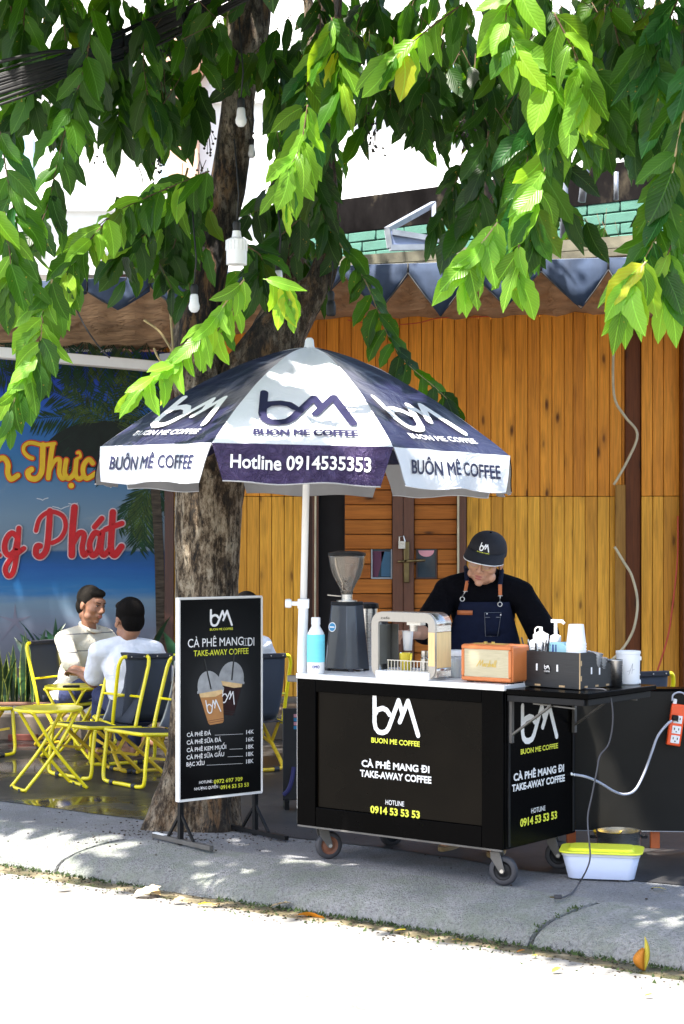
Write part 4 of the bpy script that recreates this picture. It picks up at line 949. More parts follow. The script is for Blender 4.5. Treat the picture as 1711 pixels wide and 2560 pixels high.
VAR = [leaf_mesh(s, wd=w, bend=b_, fold=f_, bite=bt) for s, w, b_, f_, bt in ((1, .215, .15, .3, 0), (2, .195, .3, .25, 0), (3, .23, .08, .35, 0), (4, .19, .42, .2, 0), (5, .21, .22, .5, 0), (6, .22, .2, .2, 1), (7, .17, .62, .35, 0), (8, .24, .3, .12, 0))]
Vn = [np.array(v[0]) for v in VAR]
LM = {}
def leaf_me(vi, mat):
    if (vi, mat) not in LM:
        me = bpy.data.meshes.new('leaf'); vs, fs, uv = VAR[vi]; me.from_pydata(vs, [], fs); ul = me.uv_layers.new(name='UVMap')
        idx = np.zeros(len(me.loops), dtype=np.int32); me.loops.foreach_get('vertex_index', idx); ul.data.foreach_set('uv', np.array(uv, dtype=np.float32)[idx].ravel())
        me.polygons.foreach_set('use_smooth', [True] * len(me.polygons)); me.materials.append(M[mat]); me.update(); LM[(vi, mat)] = me
    return LM[(vi, mat)]
leaves = []      # (matrix3, pos, scale, variant, material)
def orient(d, nrm):
    y = d.normalized(); z = (nrm - y * nrm.dot(y)); z = z.normalized() if z.length > 1e-4 else y.orthogonal().normalized(); x = y.cross(z)
    return Matrix((x, y, z)).transposed()
def add_leaf(p, d, nrm, s, mat, vi=None):
    s *= 1.0
    leaves.append((orient(d, nrm), p, s, rnd.randrange(len(VAR)) if vi is None else vi, mat))
twigs = MB(); twigl = MB()
K = 1.0912
def spray(pts, D, ln, n, mat, mat2=None, p2=.2, spread=.75, D2=None, tw=.0035, light=False):
    D2 = D if D2 is None else D2; m_ = len(pts)
    P = crom([S(x * K, y * K, D + (D2 - D) * i / (m_ - 1)) - TB for i, (x, y) in enumerate(pts)], 8)
    (twigl if light else twigs).tube(P, [tw * (1.2 - .8 * i / len(P)) for i in range(len(P))], 5)
    for k in range(n):
        u = (k + rnd.random() * .6) / n * (len(P) - 1.01); i = int(u); p = P[i].lerp(P[i + 1], u - i); t = (P[i + 1] - P[i]).normalized()
        sd = 1 if k % 2 else -1; sidev = Vector((t.z, 0, -t.x)).normalized() if abs(t.x) + abs(t.z) > .1 else Vector((1, 0, 0))
        if k >= n - 2: d = t + Vector((rnd.gauss(0, .25), rnd.gauss(0, .25), -.5))
        else: d = sidev * sd * spread * rnd.uniform(.5, 1.15) + t * .45 + Vector((rnd.gauss(0, .12), rnd.uniform(-.55, .35), -.75 * rnd.uniform(.5, 1.3)))
        nr = Vector((rnd.gauss(0, .45), -1, rnd.uniform(-.1, .9)))
        add_leaf(p, d, nr, ln * rnd.uniform(.72, 1.12), mat2 if (mat2 and rnd.random() < p2) else mat)
def region(poly, n, D0, D1, ln, mat, mat2=None, p2=.25):
    xs = [p[0] for p in poly]; ys = [p[1] for p in poly]; c_ = 0
    while c_ < n:
        x, y = rnd.uniform(min(xs), max(xs)), rnd.uniform(min(ys), max(ys)); ins = False; j = len(poly) - 1
        for i in range(len(poly)):
            if (poly[i][1] > y) != (poly[j][1] > y) and x < (poly[j][0] - poly[i][0]) * (y - poly[i][1]) / (poly[j][1] - poly[i][1]) + poly[i][0]: ins = not ins
            j = i
        if not ins: continue
        c_ += 1
        # a small twig carrying three or four leaves
        D = rnd.uniform(D0, D1); b0 = S(x * K, y * K, D) - TB; dv = Vector((rnd.gauss(0, .5), rnd.gauss(0, .4), -rnd.uniform(.3, 1))).normalized() * rnd.uniform(.12, .25)
        twigs.tube([b0 - dv * .6 + Vector((0, 0, .02)), b0, b0 + dv], .0022, 4)
        for k in range(4):
            p = b0 + dv * (k / 3); d = Vector((rnd.gauss(0, .55), rnd.gauss(0, .45), -1)) + dv
            add_leaf(p, d, Vector((rnd.gauss(0, .6), -1, rnd.uniform(-.3, .8))), ln * rnd.uniform(.7, 1.1), mat2 if (mat2 and rnd.random() < p2) else mat)
# the branches that hang into view, laid out from left to right
spray([(215, 20), (195, 150), (160, 260), (130, 380), (110, 470), (75, 560), (45, 660)], 7.6, .2, 30, 'leaf_dark', 'leaf_mid', .5)
spray([(60, -40), (55, 100), (75, 230)], 7.8, .2, 16, 'leaf_dark', 'leaf_mid', .3)
spray([(0, 300), (20, 420), (40, 520), (60, 640)], 7.3, .19, 18, 'leaf_mid', 'leaf_teal', .3)
spray([(-20, 480), (20, 560), (25, 680)], 7.0, .18, 12, 'leaf_mid', 'leaf_light', .3)
spray([(120, 640), (98, 720), (92, 790), (66, 850), (40, 900), (14, 975)], 7.4, .18, 24, 'leaf_light', 'leaf_mid', .4, light=True)
spray([(480, 392), (400, 425), (330, 455), (260, 490), (200, 545), (165, 610), (150, 690)], 8.2, .19, 34, 'leaf_mid', 'leaf_light', .45)
spray([(440, 430), (390, 500), (330, 540), (260, 590)], 8.6, .18, 22, 'leaf_dark', 'leaf_light', .3)
spray([(250, 500), (190, 570), (145, 640), (130, 700)], 7.8, .17, 14, 'leaf_light', 'leaf_mid', .4)
spray([(420, 480), (400, 560), (380, 620)], 8.8, .18, 10, 'leaf_dark')
for pts in ([(20, -40), (30, 90), (20, 180)], [(130, -40), (150, 80), (150, 190)], [(250, -40), (250, 60), (235, 190)], [(330, 40), (330, 150), (345, 260)], [(270, 160), (275, 240), (265, 290)], [(390, 60), (400, 160), (370, 250)],
            [(460, 30), (460, 150), (440, 290)], [(350, 210), (360, 260), (350, 310)], [(170, 130), (185, 190), (150, 250)], [(600, 100), (640, 160), (640, 230)]):
    spray(pts, rnd.uniform(8, 9.2), .2, 13, 'leaf_dark', 'leaf_mid', .5)
spray([(715, 110), (705, 190), (690, 280), (675, 360), (655, 440)], 7.9, .2, 24, 'leaf_teal', 'leaf_light', .45)
spray([(705, 240), (690, 330), (660, 390)], 7.4, .18, 10, 'leaf_light')
spray([(745, 500), (790, 575), (835, 640), (865, 710), (890, 770), (930, 830), (1000, 890), (1035, 925)], 9.3, .19, 32, 'leaf_mid', 'leaf_dark', .5, light=True)
spray([(560, 560), (600, 590), (590, 640)], 8.3, .19, 10, 'leaf_dark', 'leaf_mid')
spray([(690, 500), (640, 545), (610, 600), (600, 640)], 8.6, .2, 16, 'leaf_dark')
spray([(610, 640), (650, 655), (665, 690)], 7.5, .17, 8, 'leaf_light', light=True)
spray([(560, 640), (520, 690), (485, 740), (440, 790), (400, 835), (350, 865), (310, 900)], 7.6, .155, 26, 'leaf_light', light=True)
spray([(540, 700), (510, 740), (480, 790)], 7.8, .155, 9, 'leaf_light', 'leaf_mid', .4)
spray([(760, 40), (775, 130), (780, 230)], 7.6, .21, 16, 'leaf_light', 'leaf_mid', .4)
spray([(730, -20), (735, 110), (720, 230), (735, 320)], 8.4, .2, 18, 'leaf_dark', 'leaf_mid', .3)
spray([(720, 380), (735, 450), (750, 540)], 8.9, .2, 14, 'leaf_dark')
spray([(1190, -30), (1160, 30), (1180, 110), (1240, 170), (1290, 240), (1310, 270)], 6.4, .2, 30, 'leaf_light', 'leaf_mid', .25)
spray([(1060, 10), (990, 60), (930, 110), (900, 130)], 6.6, .17, 14, 'leaf_light', 'leaf_mid', .25)
spray([(1270, 30), (1330, 150), (1345, 230)], 6.3, .17, 10, 'leaf_light')
spray([(1230, 250), (1215, 330), (1200, 420), (1195, 500), (1180, 570)], 6.7, .205, 30, 'leaf_mid', 'leaf_teal', .4)
spray([(1270, 280), (1250, 380), (1230, 470), (1220, 530)], 6.5, .2, 15, 'leaf_mid', 'leaf_light', .25)
spray([(1140, 510), (1110, 550), (1080, 590), (1060, 650)], 6.2, .16, 14, 'leaf_light', light=True)
spray([(1190, 560), (1185, 600), (1190, 640)], 6.2, .15, 6, 'leaf_light')
spray([(1060, 370), (1035, 440), (990, 530)], 8.3, .17, 13, 'leaf_dark')
spray([(1120, 300), (1110, 390), (1090, 470), (1040, 540)], 7.2, .2, 12, 'leaf_dark', 'leaf_mid', .3)
spray([(1580, 130), (1568, 250), (1545, 370), (1525, 480), (1495, 560), (1460, 620)], 5.8, .2, 26, 'leaf_mid', 'leaf_teal', .3, light=True, tw=.005)
spray([(1480, 600), (1450, 640), (1430, 690)], 5.6, .17, 14, 'leaf_light', light=True)
spray([(1540, 560), (1520, 620), (1530, 680)], 5.8, .18, 9, 'leaf_mid', 'leaf_light', .5)
spray([(1480, 60), (1500, 180), (1540, 260)], 6.1, .2, 14, 'leaf_mid', 'leaf_teal', .6)
spray([(1560, -20), (1520, 80), (1500, 140)], 6.1, .2, 12, 'leaf_teal')
spray([(1400, 20), (1430, 150), (1450, 230), (1460, 310)], 7.0, .2, 15, 'leaf_dark', 'leaf_mid', .4)
spray([(1350, 120), (1390, 260), (1380, 330)], 6.8, .19, 14, 'leaf_mid')
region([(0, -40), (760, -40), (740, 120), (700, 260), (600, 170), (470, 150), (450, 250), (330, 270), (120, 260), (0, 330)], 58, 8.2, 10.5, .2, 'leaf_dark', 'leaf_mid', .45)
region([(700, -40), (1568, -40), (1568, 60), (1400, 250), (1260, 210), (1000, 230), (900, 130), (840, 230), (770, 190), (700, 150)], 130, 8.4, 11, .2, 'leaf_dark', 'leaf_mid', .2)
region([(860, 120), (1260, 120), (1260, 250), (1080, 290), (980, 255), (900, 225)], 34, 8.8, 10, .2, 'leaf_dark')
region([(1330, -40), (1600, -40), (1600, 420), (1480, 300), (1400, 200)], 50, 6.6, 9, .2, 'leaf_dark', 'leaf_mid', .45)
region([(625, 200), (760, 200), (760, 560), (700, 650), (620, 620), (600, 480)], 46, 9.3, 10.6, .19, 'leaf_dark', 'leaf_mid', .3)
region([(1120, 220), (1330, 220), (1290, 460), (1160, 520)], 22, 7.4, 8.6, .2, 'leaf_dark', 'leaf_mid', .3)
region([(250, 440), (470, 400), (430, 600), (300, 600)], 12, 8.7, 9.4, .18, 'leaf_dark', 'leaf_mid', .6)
region([(1220, 500), (1420, 495), (1420, 545), (1230, 545)], 9, 14.9, 15.3, .22, 'leaf_dark')
# the crown above the picture, which throws the shade
crown = []
holes = []
for hpx, hpy, hD, hr in ((1180, 100, 6.4, .3), (1270, 230, 6.4, .26), (960, 90, 6.6, .2), (1090, 590, 6.2, .2), (1430, 640, 5.7, .13), (640, 400, 7.4, .18), (785, 130, 7.6, .2), (380, 870, 7.7, .24), (90, 800, 7.4, .13), (40, 900, 7.4, .1), (640, 655, 7.5, .15),
                         (370, 985, 8.0, .2), (290, 970, 8.1, .2), (1040, 990, 7.9, .25), (1160, 1000, 7.9, .2), (640, 950, 7.7, .13), (860, 1010, 7.6, .14), (800, 860, 8.1, .2), (700, 880, 8.1, .12), (150, 1955, 9.0, .42), (270, 1945, 8.95, .3), (10, 1915, 9.2, .36), (110, 1985, 8.9, .3), (480, 480, 9.4, .18), (480, 1150, 9.3, .12)):
    hp = S(hpx * K, hpy * K, hD); hr = hr * ((1.35 if hD > 6.9 else 1.0) if hpy < 1500 else .8); holes.append((hp.x + SUN.x / SUN.z * (4.4 - hp.z), hp.y + SUN.y / SUN.z * (4.4 - hp.z), hr))
nc_ = 0
while nc_ < 23000:
    q_ = rnd.random(); gs_ = rnd.uniform(-.05, 3.0) if q_ < .72 else rnd.uniform(2.5, 8.5); gt__ = rnd.uniform(-4.6, 3.4) if q_ < .66 else rnd.uniform(-9.5, 3.4); z = rnd.uniform(3.2, 6.6) if q_ < .66 else rnd.uniform(4.5, 9.5)
    if q_ > .9: gs_ = rnd.uniform(4.0, 6.4); gt__ = rnd.uniform(-8.8, -2.5); z = rnd.uniform(4.5, 8)
    gp_ = KP(gt__, gs_); x, y = gp_.x + SUN.x / SUN.z * z, gp_.y + SUN.y / SUN.z * z
    # the sun ray through this point meets the ground here
    gx_, gy_ = x - SUN.x / SUN.z * z, y - SUN.y / SUN.z * z
    s_ = (Vector((gx_, gy_, 0)) - K0).dot(KN); t_ = (Vector((gx_, gy_, 0)) - K0).dot(KE)
    if s_ < -.02 + .13 * max(0, t_ - .5) * -1 + .05 * mnoise.noise(Vector((t_ * 2, 0, 0))): continue
    if s_ > 9.0: continue
    zf_ = EYE + .3 * y * 1.07 + .1
    if z < zf_: continue
    # rays aimed at the umbrella height pass through the holes
    ux, uy = x - SUN.x / SUN.z * (z - 2.1), y - SUN.y / SUN.z * (z - 2.1)
    hx, hy = x - SUN.x / SUN.z * (z - 4.4), y - SUN.y / SUN.z * (z - 4.4)
    if any((hx - a) ** 2 + (hy - b_) ** 2 < r_ * r_ * (.6 + .8 * rnd.random()) for a, b_, r_ in holes): continue
    if mnoise.noise(Vector((hx * 1.6, hy * 1.6, 2.2))) > .6: continue
    nc_ += 1
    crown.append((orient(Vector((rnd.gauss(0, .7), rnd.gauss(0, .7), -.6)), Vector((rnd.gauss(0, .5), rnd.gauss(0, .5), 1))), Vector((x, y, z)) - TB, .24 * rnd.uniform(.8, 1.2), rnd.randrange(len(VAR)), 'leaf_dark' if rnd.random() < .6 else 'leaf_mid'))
def score(l):
    p = l[1] + TB + l[0] @ Vector((0, l[2] * .5, 0)); px = CX + p.x / p.y * F; py = HZ - (p.z - EYE) / p.y * F
    if not (-20 < px < 1731 and -20 < py < 1500): return 0
    return l[2] / p.y
leaves.sort(key=score, reverse=True)
NL = 298
for i, (m3, p, s, vi, mt) in enumerate(leaves[:NL]):
    o = bpy.data.objects.new('leaf', leaf_me(vi, mt)); COL.objects.link(o); o.parent = tree
    o.matrix_local = Matrix.Translation(p) @ m3.to_4x4() @ Matrix.Scale(s, 4)
def joined(lst, mat, name):
    V_, F_, U_ = [], [], []; base = 0
    for m3, p, s, vi, mt in lst:
        if mt != mat: continue
        a = Vn[vi] @ (np.array(m3).T * s) + np.array(p); V_.append(a); k = len(a)
        F_ += [tuple(q + base for q in f) for f in VAR[vi][1]]; U_ += VAR[vi][2]; base += k
    q = MB(); q.v = np.vstack(V_).tolist(); q.f = F_; q.uv = U_
    o = q.build(name, M[mat], tree, smooth=True); tag(o, kind='stuff'); return o
rest = leaves[NL:] + crown
for mt in ('leaf_dark', 'leaf_mid', 'leaf_light', 'leaf_teal'):
    if any(l[4] == mt for l in rest): joined(rest, mt, 'foliage')
tag(twigs.build('twigs', M['twig'], tree, smooth=True), kind='stuff'); tag(twigl.build('young_twigs', M['twig_light'], tree, smooth=True), kind='stuff')
for pts in ([(228, 20), (215, 90), (200, 170), (190, 195)], [(575, 0), (565, 80), (545, 130), (500, 205)], [(430, 800), (425, 700), (418, 640), (450, 500), (470, 420)], [(385, 870), (400, 900), (430, 925), (432, 860), (420, 700)], [(360, 800), (400, 830), (432, 880)]):
    q = MB(); q.tube(crom([S(x, y, 8.9) - TB for x, y in pts], 6), .006, 6); q.build('bare_twig', M['twig_light'], tree, smooth=True)
for cx_, cy_, n_ in ((840, 290, 26), (1065, 310, 12), (390, 120, 16), (720, 120, 10), (400, 430, 12), (255, 370, 8), (520, 350, 14), (620, 330, 8), (190, 330, 6), (500, 440, 8), (860, 330, 12)):
    q = MB(); cx_ *= 1.0912 if cx_ > 800 else 1; cy_ *= 1.0912 if cx_ > 800 else 1
    c0 = S(cx_, cy_ - 40, 8.8) - TB
    for k in range(n_):
        p = S(cx_ + rnd.gauss(0, 14), cy_ + rnd.uniform(-35, 40), 8.8 + rnd.gauss(0, .05)) - TB; q.ell(p, .0065, nu=6, nv=4); q.tube([c0, p], .0012, 3, caps=False)
    q.build('fruit_cluster', M['berry'], tree)
# light bulbs hung in the tree
def bulb(px, py, D, lab, s=1.0, dark=False, big=False):
    t = thing('light_bulb', lab, 'light bulb', S(px, py, D), group='festoon bulbs hung in the tree')
    q = MB(); q.lathe([(.012 * s, .03 * s), (.016 * s, .035 * s), (.018 * s, .075 * s), (.012 * s, .085 * s)], 14); q.tube([(0, 0, .08 * s), (.01, 0, .2 * s), (-.01, 0, .45 * s)], .004, 5); q.build('socket', M['cable_black'], t, smooth=True)
    if dark:
        q = MB(); q.lathe([(.02, -.04), (.024, -.03), (.024, .01), (.018, .035)], 14); q.build('shade', M['cable_black'], t, smooth=True)
    elif big:
        q = MB(); q.lathe([(.046, -.11), (.047, -.02), (.045, 0), (.022, .012), (.018, .04)], 24); q.build('ribbed_body', M['bulb'], t, auto=40)
        q = MB()
        for a in range(18): q.box((.0475 * math.cos(a * math.pi / 9), .0475 * math.sin(a * math.pi / 9), -.025), (.004, .004, .045), a * math.pi / 9)
        q.build('rib', M['bulb'], t)
    else:
        q = MB(); q.lathe([(.001, -.046 * s), (.014 * s, -.043 * s), (.024 * s, -.03 * s), (.026 * s, -.014 * s), (.021 * s, .004 * s), (.019 * s, .03 * s), (.016 * s, .04 * s)], 18); q.build('globe', M['bulb'], t, smooth=True)
bulb(603, 292, 8.1, 'white bulb hanging high on the left stem of the tree', 1.0)
bulb(486, 757, 8.3, 'white bulb hanging low at the left side of the tree trunk', 1.0)
bulb(697, 695, 8.4, 'white bulb hanging between the two stems', .9)
bulb(630, 378, 9.4, 'white bulb half hidden right of the left stem', .8)
bulb(828, 770, 9.0, 'black empty lamp socket hanging from the right limb', 1, dark=True)
bulb(592, 600, 8.0, 'large ribbed white lamp holder in front of the left stem', 1, big=True)
# ------------------------------------------------------------------ helpers to lay print on real planes
def frame_m(loc, rz): return Matrix.Translation(Vector(loc)) @ Matrix.Rotation(rz, 4, 'Z')
CAMP = Vector((0, 0, EYE))
def on_plane(Mx, px, py, axis, c):
    inv = Mx.inverted(); o = inv @ CAMP; d = (inv @ S(px, py, 1.0)) - o
    k = (c - o[axis]) / d[axis]; return o + d * k
def lettering(parent, Mx, axis, c, items, name, mat, bold=.018):
    mb = MB(); sgn = -1 if axis == 1 else 1
    for body, (xl, yl), (xr, yr), cap, *rest in items:
        A = on_plane(Mx, xl, yl, axis, c); B_ = on_plane(Mx, xr, yr, axis, c); mid = (A + B_) / 2; Dm = (Mx @ mid).y
        h = cap * Dm / F; zb = mid.z; hh = 0 if axis == 1 else 1
        if axis == 1: mf = lambda x, z, e=0: (x, c - .0012 - e, z)
        else: mf = lambda x, z, e=0: (c + .0012 + e, x, z)
        bd_ = rest[0] if rest else bold
        if body == 'LINE': put_stroke(mb, [(A[hh], A.z), (B_[hh], B_.z)], h, mf)
        elif body == 'LOGO': 
            put_logo(mb, A[hh], B_[hh], A.z, A.z + h, mf)
        else: put_text(mb, body, mf, A[hh], B_[hh], zb, h, bold=bd_)
    return mb.build(name, mat, parent)

# ------------------------------------------------------------------ coffee cart
CA = R(-38); E1 = Vector((math.cos(CA), math.sin(CA), 0)); E2 = Vector((-math.sin(CA), math.cos(CA), 0))
CR = Vector((.431, 8.34, 0)); CM = frame_m(CR, CA)
cart = thing('coffee_cart', 'black take-away coffee cart on four casters with white counter top', 'cart', CR, CA)
TZ = .878
hx, hy = .575, .30
mb = MB(); mb.box((0, .012, (.166 + TZ - .026) / 2), (2 * hx - .02, 2 * hy - .045, TZ - .026 - .166)); mb.build('body', M['black'], cart, bevel=.003)
# front frame: stiles and rails around the sunk panel
zb_, zt_ = .166, TZ - .026
mb = MB()
for c_, d_ in (((-hx + .055, -hy + .006, (zb_ + zt_) / 2), (.11, .028, zt_ - zb_)), ((hx - .055, -hy + .006, (zb_ + zt_) / 2), (.11, .028, zt_ - zb_)),
               ((0, -hy + .006, zt_ - .028), (2 * hx - .224, .0275, .056)), ((0, -hy + .006, zb_ + .045), (2 * hx - .224, .0275, .09))): mb.box(c_, d_)
mb.build('front_frame', M['black'], cart, bevel=.002)
mb = MB(); mb.box((0, -hy + .013, (zb_ + .09 + zt_ - .056) / 2), (2 * hx - .226, .012, zt_ - zb_ - .15)); mb.build('front_panel', M['black_panel'], cart)
FPY = -hy + .0065
mb = MB(); mb.box((hx - .004, 0, (zb_ + zt_) / 2), (.016, 2 * hy - .012, zt_ - zb_)); mb.build('side_panel', M['black'], cart, bevel=.002)
for y_ in (-hy + .03, hy - .03):
    mb = MB(); mb.box((hx + .0065, y_, (zb_ + zt_) / 2), (.007, .012, zt_ - zb_ - .02)); mb.build('edge_trim', M['black_metal'], cart)
mb = MB(); mb.box((0, 0, TZ - .0125), (2 * hx + .012, 2 * hy + .02, .025)); mb.build('counter_top', M['white'], cart, bevel=.003)
mb = MB(); mb.box((-hx - .004, -hy + .012, (.235 + zt_) / 2), (.012, .02, zt_ - .235 - .004)); mb.build('corner_strip', M['white'], cart, bevel=.002)
mb = MB(); mb.box((-hx - .004, -hy + .012, .2), (.012, .022, .064)); mb.box((-hx - .035, -hy + .02, TZ - .03), (.075, .03, .03)); mb.build('corner_bracket', M['grey_metal'], cart, bevel=.003)
mb = MB(); mb.box((0, -hy - .0055, zb_ - .004), (2 * hx - .01, .01, .008)); mb.build('bottom_trim', M['grey_metal'], cart)
T1 = [('BUON ME COFFEE', (930, 1857), (1050, 1865), 12, .025), ('0914 53 53 53', (927.7, 2032), (1050, 2045), 17, .03)]
W1 = [('LOGO', (932, 1834), (1050, 1845), 97), ('CÀ PHÊ MANG ĐI', (906, 1915), (1074, 1933), 16, .03), ('TAKE-AWAY COFFEE', (902, 1940), (1079, 1959), 16, .03), ('HOTLINE', (965, 2012), (1011, 2015), 12, .004)]
lettering(cart, CM, 1, FPY, T1, 'yellow_lettering', M['print_yellow']); lettering(cart, CM, 1, FPY, W1, 'white_lettering', M['print_white'])
T2 = [('BUON ME COFFEE', (1301.6, 1883), (1394, 1872.5), 12, .025), ('0914 53 53 53', (1300.5, 2063), (1391.5, 2049), 18, .03)]
W2 = [('LOGO', (1302, 1860), (1394, 1852), 94), ('CÀ PHÊ MANG ĐI', (1284, 1948), (1409, 1932), 17, .03), ('TAKE-AWAY COFFEE', (1280, 1974), (1411, 1957), 16, .03), ('HOTLINE', (1328, 2031), (1363, 2028), 12, .004)]
lettering(cart, CM, 0, hx + .004, T2, 'yellow_lettering', M['print_yellow']); lettering(cart, CM, 0, hx + .004, W2, 'white_lettering', M['print_white'])
def caster(x, y, yaw, rim):
    mb = MB(); rt = Matrix.Rotation(yaw, 4, 'Z') @ Matrix.Identity(4)
    o = bpy.data.objects.new('caster', None); 
    q = MB(); q.box((0, 0, .162), (.075, .06, .008))
    q.lathe([(.022, .142), (.022, .158)], 14)
    for sy in (-1, 1):
        q.prism([(-.022, .148), (.022, .148), (.045, .068), (.038, .052), (.022, .056), (-.02, .118)], sy * .022 - .002, sy * .022 + .002)
    q.box((.0, 0, .146), (.044, .046, .005))
    fk = q.build('caster_fork', M['grey_metal'], cart, bevel=.0015); fk.location = (x, y, 0); fk.rotation_euler = (0, 0, yaw)
    rx = Matrix.Rotation(R(90), 3, 'X'); c_ = (.032, 0, .0655)
    q = MB(); q.lathe([(.042, -.015), (.055, -.0165), (.063, -.012), (.0655, -.004), (.0655, .004), (.063, .012), (.055, .0165), (.042, .015)], 28, c_, rx, cap=False); w = q.build('tyre', M['rubber'], fk, smooth=True)
    q = MB(); q.lathe([(.008, -.012), (.03, -.007), (.038, -.010), (.0425, -.0145), (.0425, .0145), (.038, .010), (.03, .007), (.008, .012)], 28, c_, rx); q.build('rim', rim, fk, smooth=False)
    q = MB(); q.lathe([(.009, -.028), (.009, .028)], 8, c_, rx); q.lathe([(.012, -.026), (.012, -.021)], 6, c_, rx); q.build('axle', M['steel'], fk)
caster(-hx + .09, -hy + .07, R(38 + 20), M['rim_rust']); caster(hx - .07, -hy + .05, R(38 - 25), M['black_metal']); caster(hx - .08, hy - .07, R(38 - 20), M['black_metal']); caster(-hx + .12, hy - .07, R(38 + 30), M['black_metal'])
# folding side shelf with brackets
SZ = .862
mb = MB(); mb.box((hx + .213, 0, SZ - .012), (.405, 2 * hy, .024)); sh = mb.build('side_shelf', M['black'], cart, bevel=.003)
mb = MB()
for y_ in (-hy + .02, hy - .02): mb.box((hx + .2, y_, SZ - .04), (.38, .022, .028))
mb.box((hx + .39, 0, SZ - .04), (.02, 2 * hy - .06, .0275)); mb.build('shelf_rail', M['black_metal'], cart, bevel=.002)
for y_ in (-hy + .035, hy - .035):
    q = MB(); q.box((hx + .016, y_, SZ - .14), (.014, .02, .19)); q.bar((hx + .02, y_, SZ - .2), (hx + .22, y_, SZ - .06), .018, .008); q.bar((hx + .12, y_ + .012, SZ - .06), (hx + .33, y_ + .012, SZ - .07), .01, .006); q.ell((hx + .21, y_ - .006, SZ - .062), (.01, .008, .01), nu=8, nv=5); q.build('folding_bracket', M['grey_metal'], cart)

def CW(x, y, z): return CM @ Vector((x, y, z))        # cart coordinates to the world
def on_top(px, py, z=TZ):
    p = G(px, py, z); return p

# ------------------------------------------------------------------ umbrella
UB = Vector((-.19, 8.5, TZ))
um = thing('parasol', 'navy and white coffee parasol with printed valances on a white pole', 'parasol', UB, rot=(0, R(1.3), 0))
AZ = 2.417 - TZ
m, nt, N, L, b = nmat('navy_parasol_cloth'); nz = noise(N, L, mapped(N, L), 5, 4, .6, 1.2); r1 = ramp(N, [(.3, (.008, .008, .03)), (.7, (.015, .015, .05))]); L.new(nz.outputs[0], r1.inputs[0]); L.new(r1.outputs[0], b.inputs['Base Color']); setv(b, 'Roughness', .33); setv(b, 'Specular IOR Level', .7); bump(N, L, b, nz.outputs[0], .35, .03); M['navy_cloth'] = m
m, nt, N, L, b = nmat('crinkled_violet_valance_film'); nz = noise(N, L, mapped(N, L, (1, 1, 1)), 16, 5, .65, 2.2); r1 = ramp(N, [(.3, (.03, .018, .065)), (.7, (.06, .04, .12))]); L.new(nz.outputs[0], r1.inputs[0]); L.new(r1.outputs[0], b.inputs['Base Color']); setv(b, 'Roughness', .25); setv(b, 'Metallic', .35); bump(N, L, b, nz.outputs[0], 1.0, .03); M['navy_film'] = m
def clothmat(name, col, tr):
    m, nt, N, L, b = nmat(name); nz = noise(N, L, mapped(N, L), 6, 4, .6, 1.0); r1 = ramp(N, [(.3, tuple(x * .95 for x in col)), (.7, col)]); L.new(nz.outputs[0], r1.inputs[0]); L.new(r1.outputs[0], b.inputs['Base Color']); setv(b, 'Roughness', .55)
    bump(N, L, b, nz.outputs[0], .3, .03); t = N.new('ShaderNodeBsdfTranslucent'); t.inputs[0].default_value = c4(col); ms = N.new('ShaderNodeMixShader'); ms.inputs[0].default_value = tr
    L.new(b.outputs[0], ms.inputs[1]); L.new(t.outputs[0], ms.inputs[2]); L.new(ms.outputs[0], N['Material Output'].inputs[0]); return m
M['white_cloth'] = clothmat('white_parasol_cloth', (.84, .87, .92), .22)
M['grey_lining'] = simple('silver_grey_lining', (.33, .33, .34), .6, var=.06)
HW = math.sin(R(22.5))
def rib(phi, v, off=0): return Vector((math.cos(phi) * v, math.sin(phi) * v, AZ - .51 * v ** 1.5))
def pf(k, u, v, off=0):
    ph = R(-90 + 45 * k); A = rib(ph - R(22.5), v); B_ = rib(ph + R(22.5), v); p = A.lerp(B_, (u + 1) / 2)
    nr = Vector((math.cos(ph) * .55, math.sin(ph) * .55, .83)).normalized()
    sag = .022 * (1 - u * u) * math.sin(math.pi * min(1, v)) + .004 * mnoise.noise(Vector((u * 3 + k * 9, v * 7, 0)))
    return p - nr * (sag - off)
def vf(k, u, w, off=0):    # valance: w from 0 at the rim to 1 at its hem
    ph = R(-90 + 45 * k); p = pf(k, u * (1 - .13 * w), 1.0); od = Vector((math.cos(ph), math.sin(ph), 0))
    ripple = .012 * w * math.sin(u * 7 + k * 2.1) + .01 * w * mnoise.noise(Vector((u * 4, w * 2, k * 5)))
    return p + od * (.004 + .018 * math.sin(w * 1.6) + ripple + off) - Vector((0, 0, .165 * w - .006 * math.sin(u * 5 + k) * w))
